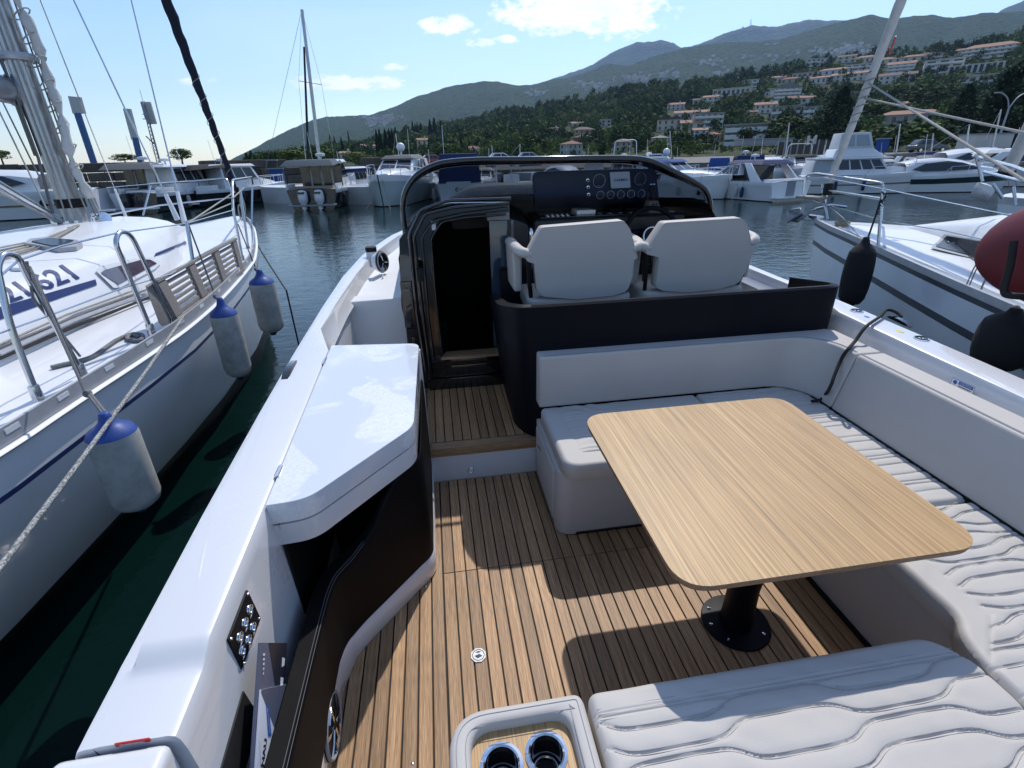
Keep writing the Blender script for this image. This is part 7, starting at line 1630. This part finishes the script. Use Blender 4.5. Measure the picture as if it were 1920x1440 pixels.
        put(MB().hexa([(-L*.42, hw*.92, zt+1.13), (L*.14, hw*.78, zt+1.13), (L*.14, -hw*.78, zt+1.13), (-L*.42, -hw*.92, zt+1.13)], [(-L*.42, hw*.90, zt+1.26), (L*.12, hw*.76, zt+1.26), (L*.12, -hw*.76, zt+1.26), (-L*.42, -hw*.90, zt+1.26)]), 'flybridge_deck', BW_, bevel=.03)
        put(MB().hexa([(-L*.30, hw*.78, zt+1.26), (L*.08, hw*.66, zt+1.26), (L*.08, -hw*.66, zt+1.26), (-L*.30, -hw*.78, zt+1.26)], [(-L*.28, hw*.72, zt+1.85), (-L*.02, hw*.58, zt+1.9), (-L*.02, -hw*.58, zt+1.9), (-L*.28, -hw*.72, zt+1.85)]), 'flybridge', BW_, bevel=.08, seg=3)
        house_(-L*.27, -L*.01, hw*.70, zt+1.86, zt+2.95, L*.04, L*.01, True, 'flybridge_canopy', BCV['white'], .15, .85, 2, CLEAR)
        house_(-L*.44, -L*.27, hw*.84, zt, zt+1.12, 0, L*.02, True, 'aft_canopy', BCV['white'], .2, .9, 1, CLEAR)
        put(MB().loft([[(x*L, w*hw, S_(x)), (x*L, w*hw*.85, S_(x)+h), (x*L, -w*hw*.85, S_(x)+h), (x*L, -w*hw, S_(x))] for x, w, h in ((.10, .74, .50), (.26, .52, .36), (.36, .2, .12))]), 'coachroof', BW_, smooth=50)
    elif kind == 'coupe':
        put(MB().loft([[(x*L, w*hw, S_(x)-.02), (x*L, w*hw*.92, S_(x)+h*.75), (x*L, w*hw*.6, S_(x)+h), (x*L, -w*hw*.6, S_(x)+h), (x*L, -w*hw*.92, S_(x)+h*.75), (x*L, -w*hw, S_(x)-.02)] for x, w, h in ((-.30, .80, .9), (-.2, .84, 1.15), (-.05, .84, 1.2), (.08, .80, .95), (.20, .66, .55), (.32, .42, .28), (.38, .2, .08))]), 'coachroof', BW_, smooth=50)
        for s in (1, -1):
            q = [(-.26, .45), (-.18, .85), (-.03, .98), (.07, .80), (.17, .42), (.19, .25), (.0, .28), (-.2, .3)]
            pl_ = [Vector((x*L, s*hw*(.885 if z < .5 else .80), S_(x)+z)) for x, z in q]; put(MB().prism(pl_, (0, s*.03, 0)), 'window', BWN, smooth=0)
    elif kind == 'tent':
        house_(-L*.44, -L*.06, hw*.86, zt-.05, zt+1.4, L*.03, L*.03, True, 'cockpit_tent', BCV[top], .18, .86, 2, BWN)
        house_(-L*.06, L*.15, hw*.72, zt, zt+1.0, L*.1, 0, True, 'cabin', BW_, .4, .9, 2)
        put(MB().box(-L*.502, -L*.496, -hw*.4, hw*.55, .3, zt+.05), 'transom_board', BW_)
    elif kind == 'open':
        put(MB().box(-L*.1, L*.02, -hw*.35, hw*.35, zt-.1, zt+.75), 'console', BW_, bevel=.05); put(MB().box(-L*.46, -L*.3, -hw*.7, hw*.7, zt-.2, zt+.1), 'cockpit_seat', BG, bevel=.05)
    if canvas:                                                       # awning aft of the cabin
        z = zt+1.45; put(MB().hexa([(-L*.52, hw*.98, z-.22), (-L*.14, hw*.86, z-.02), (-L*.14, -hw*.86, z-.02), (-L*.52, -hw*.98, z-.22)], [(-L*.46, hw*.80, z+.12), (-L*.12, hw*.7, z+.18), (-L*.12, -hw*.7, z+.18), (-L*.46, -hw*.80, z+.12)]), 'awning', BCV[canvas], bevel=.03)
        for s in (-.9, .9): put(MB().tube([(-L*.46, s*hw, zt), (-L*.46, s*hw, z-.1)], .025, 6), 'awning_pole', OBB)
        for s in (-.62, -.2, .22, .64): put(MB().box(-L*.17, -L*.163, (s-.17)*hw, (s+.17)*hw, zt+.05, z-.1), 'window', BWN, smooth=0)
    if engines:
        em = OBW if engines == 'white' else OBB
        for s in (-.27, .27):
            x = -L*.535; pr = [(.16, .0), (.17, .3), (.27, .42), (.30, .60), (.29, .85), (.24, 1.02), (.12, 1.08), (.01, 1.085)]
            e = put(MB().lathe((x, s*hw*1.1, .05), pr, 16, sc=(1.25, .92)), 'outboard_engine', em, smooth=50); e2 = MB().box(x-.12, x+.12, s*hw*1.1-.05, s*hw*1.1+.05, -.5, .1).build('engine_leg', em); e2.parent = e
            b_ = MB().box(x-.39, x-.1, s*hw*1.1-.19, s*hw*1.1+.19, .93, 1.04).build('engine_band', OBB); b_.parent = e
    if bridge: pass
    if rails:
        for s in (1, -1):
            m = MB(); pts = [(x*L, s*B/2*w*.95, S_(x)+(.0 if i == 0 else .55)) for i, (x, w) in enumerate(((-.06, 1), (-.0, .99), (.12, .95), (.25, .85), (.36, .65), (.44, .40), (.48, .12)))]
            m.tube(pts, .024, 6)
            for p in pts[1:]: m.tube([p, (p[0]-.03, p[1]*1.0, p[2]-.55)], .019, 5)
            put(m, 'guard_rail', RAILW)
    if arch:
        m = MB(); x = -L*.2 if kind != 'open' else -L*.1; z0 = zt+(.2 if kind == 'open' else 1.2); m.tube(round_path([(x-.2, hw*.8, zt), (x-.35, hw*.66, zt+arch), (x-.35, -hw*.66, zt+arch), (x-.2, -hw*.8, zt)], .35), .035, 8); put(m, 'radar_arch', BW_)
    if radar:
        z = zt+{'sport': 1.34, 'pilot': 1.6, 'fly': 2.0, 'coupe': 1.2, 'tent': 1.4, 'open': .8}[kind]; m = MB(); m.cyl((-L*.12, 0, z), (-L*.12, 0, z+.25), .06); 
        if radar == 2: m.sphere((-L*.12, 0, z+.5), .28, 14, 8)
        else: m.lathe((-L*.12, 0, z+.2), [(.28, 0), (.30, .08), (.28, .16), (.05, .2)], 16)
        put(m, 'radar_dome', BW_, smooth=60)
        put(MB().tube([(-L*.14, hw*.3, z), (-L*.16, hw*.3, z+1.6)], .012, 5), 'antenna', WHITEP)
    if kind != 'open' and not radar: put(MB().tube([(-L*.1, hw*.5, zt+.9), (-L*.13, hw*.5, zt+2.9)], .018, 5), 'antenna', WHITEP)
    if ref == 'b' or head > 100:
        for s in (1, -1): put(MB().tube([(L*.47, s*.15, S_(.47)+.05), (L*.53, s*.5, .3), (L*.60, s*.9, -.25)], .022, 5), 'mooring_rope', ROPET)
    for (x, s, c) in fenders:
        y = s*(B/2*np.interp(x, X, Wd)+.10); c_ = {'b': FCOV, 'w': FEND, 'n': BCV['navy']}[c]
        f = put(MB().lathe((x*L, y, S_(x)*.45), [(.03, -.36), (.10, -.32), (.125, -.2), (.125, .2), (.10, .3), (.03, .36)], 12), 'side_fender', c_, smooth=60); l_ = MB().tube([(x*L, y, S_(x)*.45+.34), (x*L, y-s*.08, S_(x)+.1)], .01, 5).build('fender_line', ROPEG); l_.parent = f
    return R
boat('large white motor cruiser with dark hull windows behind the mast at far left', 206, 401, 258, 12.5, 3.6, 1.5, 'white', 'coupe', fenders=((-.3, 1, 'b'), (.05, 1, 'b'), (-.3, -1, 'b'), (.05, -1, 'b')), stripe=1, ref='s', k=.85)
boat('grey awning motor boat with two black outboards behind the left yacht', 262, 398, -8, 8.6, 2.9, 1.15, 'white', 'pilot', 'white', engines='black', canvas='grey', radar=1, ref='s', k=.88)
boat('black hulled cabin boat with white roof behind the left yacht pulpit', 352, 388, 14, 8.4, 2.8, 1.15, 'black', 'pilot', 'white', radar=1, fenders=((-.2, -1, 'w'), (.1, -1, 'w')), k=.84)
boat('white cabin boat with slim hardtop seen between the yacht shrouds', 392, 382, 18, 8.0, 2.8, 1.05, 'white', 'pilot', 'white', engines='black', k=.84)
boat('black and white pilot house boat with tall side windows beside the furled genoa', 455, 380, 38, 8.2, 2.8, 1.1, 'black', 'pilot', 'white', canvas='black', fenders=((-.1, -1, 'b'), (.1, -1, 'b'), (.25, -1, 'b')), radar=1, k=.84)
boat('dark hulled cabin boat with twin white outboards and dark awning', 590, 393, 4, 8.8, 3.2, 1.15, 'black', 'pilot', 'white', engines='white', canvas='teal', radar=1, fenders=((-.38, -1, 'b'), (.3, -1, 'w')), ref='s', k=.85)
boat('white cruiser with pale green hull, bow towards us, clear windscreen canopy', 722, 387, 192, 9.5, 3.3, 1.45, 'pale', 'sport', 'grey', radar=2, arch=1.35, ref='b', k=.88)
S_A = boat('small white boat with navy cockpit tent and name on its transom', 866, 384, 0, 7.2, 2.8, 1.15, 'white', 'tent', 'navy', fenders=((-.3, 1, 'w'),), rails=False, ref='s', k=.95)
tm = text_mb('Šifa', .42, (0, 0, 0), (1, 0, 0), (0, 1, 0), 0, bold=.006)
tb = MB().add([(-7.2*.5-.02, -v[0]+.05, v[1]+.72) for v in tm.v], tm.f).build('boat_name', PRINT, None, smooth=0); tb.parent = S_A
boat('low work boat with dark tarpaulin seen through the windscreen', 965, 366, 60, 7, 2.5, .8, 'grey', 'open', arch=1.6, rails=False)
boat('white cabin boat with silver tube arch behind the windscreen top', 1165, 352, 205, 8, 2.9, 1.1, 'white', 'sport', 'black', arch=2.9, radar=1, k=.8)
boat('white boat with black cover left of the instrument panel', 1060, 352, 160, 8, 2.9, 1.0, 'white', 'coupe', rails=True, k=.8)
boat('white sport cruiser with round fender and blue bimini, bow towards us', 1350, 373, 152, 9.5, 3.2, 1.35, 'white', 'sport', 'blue', radar=2, arch=1.7, fenders=((-.1, -1, 'w'), (.15, -1, 'w'), (.32, -1, 'b')), ref='b', k=.70)
boat('white cruiser showing its stern door under a navy bimini', 1478, 377, -12, 9.5, 3.9, 1.25, 'white', 'sport', 'navy', fenders=((.0, 1, 'b'), (-.2, 1, 'w'), (-.26, 1, 'n')), radar=1, ref='s', k=.68)
boat('white flybridge yacht with clear canvas enclosure on top', 1612, 361, 112, 9.6, 3.3, 1.3, 'white', 'fly', fenders=((-.25, -1, 'n'), (-.05, -1, 'n')), stripe=1, k=.68)
boat('sleek yacht with dark green hull band and black oval window', 1752, 359, 112, 9.8, 3.2, 1.25, 'green', 'coupe', arch=1.2, k=.66)
boat('white motor yacht behind the dark green banded one', 1835, 340, 112, 12, 3.6, 1.5, 'white', 'coupe', stripe=1, k=.75)
boat('white motor yacht at the right edge, lowest of the far row', 1925, 348, 120, 11, 3.5, 1.4, 'white', 'sport', 'white', k=.7)
boat('white boat with tall radar arch in the second row', 1500, 345, 200, 9, 3.2, 1.3, 'white', 'sport', 'black', arch=2.3, k=.72)
boat('navy canopied boat in the second row behind the blue bimini cruiser', 1385, 348, 20, 8, 3.0, 1.2, 'white', 'tent', 'navy', rails=False, radar=1, k=.75)
boat('black canopied sport boat between flybridge yacht and green banded one', 1690, 343, 90, 9, 3, 1.2, 'white', 'sport', 'black', k=.7)
boat('small grey workboat at the quay right of the tented boat', 1010, 358, 90, 6, 2.2, .8, 'grey', 'open', rails=False)
boat('white second row boat left of the tall radar arch', 1440, 346, 60, 8, 3, 1.3, 'white', 'coupe', k=.72)
boat('grey topped boat behind the windscreen right of the silver arch', 1230, 352, 120, 8, 3, 1.2, 'white', 'pilot', 'white', k=.72, radar=1)
for (lab, px, py, hd_, L_, kd, tp__, k_, hl_) in (
    ('small white cruiser, second row, left of the blue bimini cruiser', 1262, 346, 175, 8, 'sport', 'navy', .66, 'white'), ('white hardtop boat, second row, above the instrument panel', 1110, 346, 10, 8, 'pilot', 'white', .7, 'white'),
    ('white boat far back between the silver arch and the blue bimini', 1205, 338, 200, 8, 'coupe', 'navy', .6, 'white'), ('grey hulled boat far back right of the stern door cruiser', 1545, 344, 30, 8, 'pilot', 'white', .66, 'grey'),
    ('white cruiser peeping out behind the flybridge yacht bow', 1665, 347, 130, 9, 'sport', 'white', .6, 'white'), ('white cruiser second row under the site container', 1870, 330, 110, 10, 'sport', 'navy', .7, 'white'),
    ('white hardtop boat at the right quay second row', 1905, 328, 60, 9, 'pilot', 'white', .7, 'white'), ('cream topped cruiser behind the tented boat', 905, 362, 190, 8, 'sport', 'cream', .7, 'white'),
    ('white open cruiser behind the pale green hulled cruiser', 800, 368, 170, 8, 'coupe', 'navy', .7, 'white'), ('dark hardtop boat partly behind the twin outboard boat', 668, 372, 20, 8, 'pilot', 'white', .7, 'black'),
    ('white boat under the letter sign', 1528, 334, 200, 8, 'coupe', 'navy', .62, 'white'), ('small cruiser second row behind the navy canopied boat', 1345, 338, 30, 7, 'tent', 'blue', .7, 'white')):
    boat(lab, px, py, hd_, L_, 2.9, 1.15, hl_, kd, tp__, k=k_, radar=(1 if L_ > 8 else 0))
# ---- sailing boats whose masts stand up behind the row
def sail_boat(label, top, foot, D, L=9, r=.07, furl=None, spread=True, head=30):
    b = wd(foot[0], foot[1], D); P = Vector((b.x, b.y, WL)); R = thing('sailing_boat', label, 'sailing boat', P, 'sailing boats behind the far row'); t = wd(top[0], top[1], D)
    h = Vector((sin(radians(head)), cos(radians(head)), 0)); s = Vector((h.y, -h.x, 0)); B_ = L*.3
    m = MB(); rr = []
    for x, w in ((-.5, .6), (-.3, .9), (0, 1), (.25, .75), (.4, .4), (.5, .02)): rr.append([P+h*x*L+s*B_/2*w*q+Vector((0, 0, z)) for q, z in ((0, -.3), (.7, 0), (1, .95), (0, 1.05), (-1, .95), (-.7, 0))])
    m.loft(rr, closed=True).build('hull', BW_, R, smooth=40)
    m = MB(); m.tube([Vector((b.x, b.y, .5)), b, t], [r, r, r*.8], 8); m.build('mast', MASTM, R, smooth=60)
    m = MB(); a = h*-.0+Vector((b.x, b.y, 1.35)); m.tube([a, a-h*L*.36+Vector((0, 0, .1))], .11, 8); m.build('boom_cover', BCV['navy'] if furl != 'white' else BCV['white'], R, smooth=60)
    if spread:
        c = b.lerp(t, .52); m = MB(); m.tube([c-s*.9, c+s*.9], .02, 6); m.build('spreader', MASTM, R)
        for q in (-1, 1): MB().tube([t, c+s*.9*q, P+s*B_*.45*q+Vector((0, 0, .95))], .010, 5).build('shroud', STEEL, R)
    MB().tube([t, P+h*L*.48+Vector((0, 0, 1.1))], .05 if furl else .010, 6).build('forestay', BCV['navy'] if furl == 'navy' else STEEL, R)
sail_boat('sailing boat with tall grey mast and dark furled sail behind the twin outboard boat', (566, 18), (598, 290), 34, 10, .10, None, True, -60)
b0 = wd(573, 290, 33.5); t0 = wd(570, 88, 33.5)
MB().tube([b0+Vector((0, 0, -1)), t0], [.075, .05], 8).build('furled_sail', BCV['black'], bpy.data.objects['sailing_boat'])
for (lab, top, foot, D) in (('sailing boat with thin mast above the white cruiser stern', (1480, 230), (1474, 280), 52), ('sailing boat mast in front of the beige hipped house', (1256, 245), (1259, 285), 60), ('sailing boat mast right of the flybridge canopy', (1688, 232), (1681, 282), 50), ('sailing boat with short mast in front of the olive pine', (1750, 250), (1746, 284), 55), ('sailing boat mast left of the white sign board', (1818, 233), (1807, 284), 55),
                             ('sailing boat mast under the giant conifer', (1877, 205), (1860, 280), 52), ('sailing boat with thin pole mast behind the parked cars', (922, 272), (924, 298), 62), ('sailing boat mast between the parked white cars', (975, 270), (975, 298), 62), ('sailing boat mast near the cypress group', (742, 250), (748, 292), 60)):
    sail_boat(lab, top, foot, D, 8, .055, None, False, random.uniform(-40, 40))

# ================================================================== quay furniture and vehicles
def car(label, px, py, D, head, col, kind='hatch'):
    P = wd(px, py, D); P.z = 1.05+.4*(D-62)/56; R = thing('parked_car', label, 'car', P, 'cars parked on the quay'); R.rotation_euler = (0, 0, radians(90-head))
    bm_ = mat('car_paint', col, .3, coat=.8)
    def put(mb, nm, mt, par=None, **k): o = mb.build(nm, mt, None, **k); o.parent = par or R; return o
    h = 1.05 if kind != 'van' else 1.3
    prof = [(-2.1, .35), (-2.1, .85), (-1.9, .95), (-1.55, 1.0), (.95, .98), (1.9, .80), (2.1, .62), (2.1, .35)]
    put(MB().prism([(x, -.86, z) for x, z in prof], (0, 1.72, 0)), 'body', bm_, bevel=.06, seg=2)
    cab = [(-1.85, .95), (-1.45, 1.48), (-.9, 1.55), (.1, 1.53), (1.05, .97)]
    put(MB().hexa([(-1.85, -.80, .94), (1.05, -.80, .94), (1.05, .80, .94), (-1.85, .80, .94)], [(-1.4, -.66, 1.52), (.15, -.66, 1.52), (.15, .66, 1.52), (-1.4, .66, 1.52)]), 'roof', bm_, bevel=.06, seg=2)
    for s in (-1, 1):
        for a, b in (((-1.55, -1.15), (-.35, -.35)), ((-.25, -.25), (.78, .10))): put(MB().hexa([(a[0], s*.795, 1.02), (b[0], s*.795, 1.02), (b[0], s*.81, 1.02), (a[0], s*.81, 1.02)], [(a[1], s*.70, 1.42), (b[1], s*.70, 1.42), (b[1], s*.715, 1.42), (a[1], s*.715, 1.42)]), 'window', BWN, smooth=0)
        for x in (-1.35, 1.35):
            w = put(MB().cyl((x, s*.72, .32), (x, s*.88, .32), .32, n=16), 'wheel', RUB); r_ = MB().cyl((x, s*.875, .32), (x, s*.895, .32), .19, n=12).build('rim', STEEL); r_.parent = w
        put(MB().box(2.02, 2.12, s*.62-.16, s*.62+.16, .62, .76), 'headlight', WHITEP)
    put(MB().hexa([(.45, -.62, 1.05), (1.08, -.7, .98), (1.08, .7, .98), (.45, .62, 1.05)], [(.12, -.58, 1.47), (.2, -.6, 1.46), (.2, .6, 1.46), (.12, .58, 1.47)]), 'windscreen', BWN, smooth=0)
    put(MB().hexa([(-1.9, -.62, 1.0), (-1.8, -.62, 1.0), (-1.8, .62, 1.0), (-1.9, .62, 1.0)], [(-1.46, -.55, 1.46), (-1.4, -.55, 1.46), (-1.4, .55, 1.46), (-1.46, .55, 1.46)]), 'rear_window', BWN, smooth=0)
car('dark red estate car behind the dome of the pale green cruiser', 815, 302, 84, 80, (.22, .015, .015)); car('white hatchback parked left of the other white cars', 878, 302, 82, 95, (.6, .6, .6)); car('white estate car parked in the middle of the row', 942, 302, 80, 88, (.62, .63, .64))
car('silver car at the right end of the parked row', 995, 302, 84, 92, (.34, .35, .37)); car('dark grey car far right on the quay behind the flybridge yacht', 1735, 290, 88, 100, (.05, .055, .06))
POLEB = mat('pole_blue', (.05, .12, .28), .5); BOARD = mat('board_white', (.50, .49, .46), .7)
for (lab, a, b, bd) in (('blue pole with a wide pale board, left of the pair', (145, 212), (178, 312), [(127, 180), (149, 182), (158, 213), (136, 213)]), ('blue pole with a narrow pale board, right of the pair', (253, 258), (262, 300), [(230, 203), (243, 204), (258, 261), (246, 262)])):
    D = 54; th = thing('sign_pole', lab, 'sign', wd(b[0], b[1], D), 'blue poles with pale boards')
    m = MB(); m.tube([wd(b[0]+3, b[1]+8, D), wd(*a, D)], .24, 8); m.build('pole', POLEB, th, smooth=60)
    MB().prism([wd(x, y, D-.15) for x, y in bd], (.05, .18, 0)).build('board', BOARD, th)
D = 62; th = thing('radio_mast', 'lattice radio mast with panel antennas behind the breakwater', 'mast', wd(298, 306, D))
a, b = wd(298, 306, D), wd(268, 190, D); m = MB(); wv = Vector((.16, 0, 0)); wu = Vector((0, .16, 0))
for q in (wv, -wv, wu): m.tube([a+q, b+q*.6], .045, 5)
for i in range(16):
    p = a.lerp(b, i/16); q = a.lerp(b, (i+1)/16); m.tube([p+wv, q-wv], .018, 4); m.tube([p-wv, q+wv], .018, 4)
m.build('lattice', GREYP, th); MB().tube([b, wd(262, 168, D)], .02, 5).build('antenna', GREYP, th)
for (x, y, w, h) in ((283, 212, 8, 30), (271, 208, 4, 24), (277, 222, 4, 16)): c = wd(x, y, D-.2); s = D/1038; MB().box(c.x-w*s/2, c.x+w*s/2, c.y-.1, c.y+.1, c.z-h*s/2, c.z+h*s/2).build('panel_antenna', BOARD if w > 5 else GREYP, th, bevel=.02)
for i in range(4): c = wd(276, 196+i*9, D); MB().box(c.x-.4, c.x+.35, c.y-.04, c.y+.04, c.z-.03, c.z+.03).build('bracket', GREYP, th)
c = wd(281, 262, D-.2); MB().tube([c+Vector((-.25, 0, .3)), c, c+Vector((.25, 0, -.35))], .05, 6).build('cable_bundle', BLK, th)
D = 78; th = thing('street_lamp', 'tall double armed street lamp in front of the giant conifer', 'street lamp', wd(1862, 286, D)); f, t = wd(1862, 292, D), wd(1880, 196, D)
t = Vector((f.x, f.y, wd(1878, 205, D).z)); m = MB(); m.tube([f, t], [.12, .08], 8); m.build('pole', GREYP, th)
for s in (-1, 1): m = MB(); m.tube(spline([t, t+Vector((s*.5, 0, .9)), t+Vector((s*1.3, 0, 1.4)), t+Vector((s*2.0, 0, 1.5))], 4), .06, 6); m.build('lamp_arm', GREYP, th); MB().box(t.x+s*2.0-.25, t.x+s*2.0+.25, t.y-.12, t.y+.12, t.z+1.42, t.z+1.52).build('lamp_head', GREYP, th, bevel=.02)
D = 64
th = thing('letter_sign', 'large white letter H standing on the quay fence', 'sign', wd(1524, 268, D)); s = D/1038
for (x0, x1, y0, y1) in ((1515, 1520, 254, 272), (1529, 1533, 253, 270), (1520, 1529, 260, 264)):
    a, b = wd(x0, y1, D), wd(x1, y0, D); MB().hexa([a, Vector((b.x, b.y, a.z)), Vector((b.x, b.y+.3, a.z)), Vector((a.x, a.y+.3, a.z))], [Vector((a.x, a.y, b.z)), b, Vector((b.x, b.y+.3, b.z)), Vector((a.x, a.y+.3, b.z))]).build('letter_stroke', BOARD, th)
FENM = mat('fence_mesh', (.12, .105, .085), .9, noise_s=14, noise_amt=.6)
th = thing('fence', 'brown wattle fence along the quay below the letter sign', 'fence', wd(1500, 290, 66))
a, b = wd(1455, 292, 66), wd(1556, 290, 66); z1 = wd(1500, 265, 66).z; MB().hexa([a, b, b+Vector((0, .1, 0)), a+Vector((0, .1, 0))], [Vector((a.x, a.y, z1)), Vector((b.x, b.y, z1)), Vector((b.x, b.y+.1, z1)), Vector((a.x, a.y+.1, z1))]).build('fence_panel', FENM, th)
for i in range(9): p = a.lerp(b, i/8); MB().box(p.x-.05, p.x+.05, p.y-.12, p.y-.02, p.z-.3, z1+.1).build('fence_post', GREYP, th)
for (lab, px, py, w, h, D, mt_) in (('blue container at the quay edge near the left dark boats', 521, 345, 22, 24, 50, BCV['blue']), ('long low shed roof on the quay behind the apartment block shrubs', 1440, 272, 90, 9, 70, BG), ('white site container on the right quay', 1860, 278, 60, 18, 74, BOARD), ('blue advertising board beside the flybridge canopy', 1655, 285, 16, 18, 60, BCV['blue']), ('small wooden notice kiosk on the breakwater apron', 512, 318, 14, 14, 51, STONE)):
    p = wd(px, py, D); s = D/1038; nm = lab.split(' ')[2 if 'small' in lab else 1]; th = thing({'container': 'container', 'low': 'quay_shed', 'site': 'site_container', 'advertising': 'advertising_board', 'notice': 'notice_board', 'wooden': 'notice_board'}.get(nm, 'container'), lab, 'quay equipment', p)
    MB().box(p.x-w*s/2, p.x+w*s/2, p.y, p.y+min(2, w*s*.5), p.z-.02, p.z+h*s).build('box_body', mt_, th, bevel=.04)
    MB().box(p.x-w*s/2-.1, p.x+w*s/2+.1, p.y-.1, p.y+min(2, w*s*.5)+.1, p.z+h*s, p.z+h*s+.1).build('top_panel', BG, th)
    if h > 12:
        for k in (-1, 1): MB().box(p.x+k*w*s*.3-.04, p.x+k*w*s*.3+.04, p.y+.1, p.y+.18, p.z-1.2, p.z).build('support_post', GREYP, th)
# transmitter on the far ridge
D = 4200; t_ = azel(1409, 48); p = wd(1409, 50, D); th = thing('transmitter_tower', 'tiny transmitter tower on the far blue ridge', 'tower', p); MB().tube([p+Vector((0, 0, -20)), wd(1408, 36, D)], [4, 1.5], 6).build('tower_shaft', GREYP, th); MB().tube([wd(1393, 56, D), wd(1393, 50, D)], [6, 4], 6).build('tower_base', GREYP, th)

# ================================================================== the air over the harbour
HZ = bpy.data.materials.new('haze_air'); HZ.use_nodes = True; nt = HZ.node_tree; nt.nodes.clear(); vo = nt.nodes.new('ShaderNodeVolumePrincipled'); ou = nt.nodes.new('ShaderNodeOutputMaterial')
vo.inputs['Color'].default_value = (.46, .68, 1, 1); vo.inputs['Density'].default_value = HAZE_D; vo.inputs['Anisotropy'].default_value = .3; nt.links.new(vo.outputs[0], ou.inputs['Volume'])
top = max((o.matrix_world@Vector(c)).z for o in (HA.o, HB.o) for c in o.bound_box)+8
me = bpy.data.meshes.new('haze'); X_ = 6600; zb = WL-1.4
me.from_pydata([(x, y, z) for z in (zb, top) for x, y in ((-X_, -X_), (X_, -X_), (X_, X_), (-X_, X_))], [], [(3, 2, 1, 0), (4, 5, 6, 7), (0, 1, 5, 4), (1, 2, 6, 5), (2, 3, 7, 6), (3, 0, 4, 7)])
me.materials.append(HZ); o = bpy.data.objects.new('haze', me); COL.objects.link(o); o['kind'] = 'stuff'
# ------------------------------------------------------------------ put the motorboat and all that stands in it at its trim
for o in OWN: o.matrix_basis = TRIM@o.matrix_basis
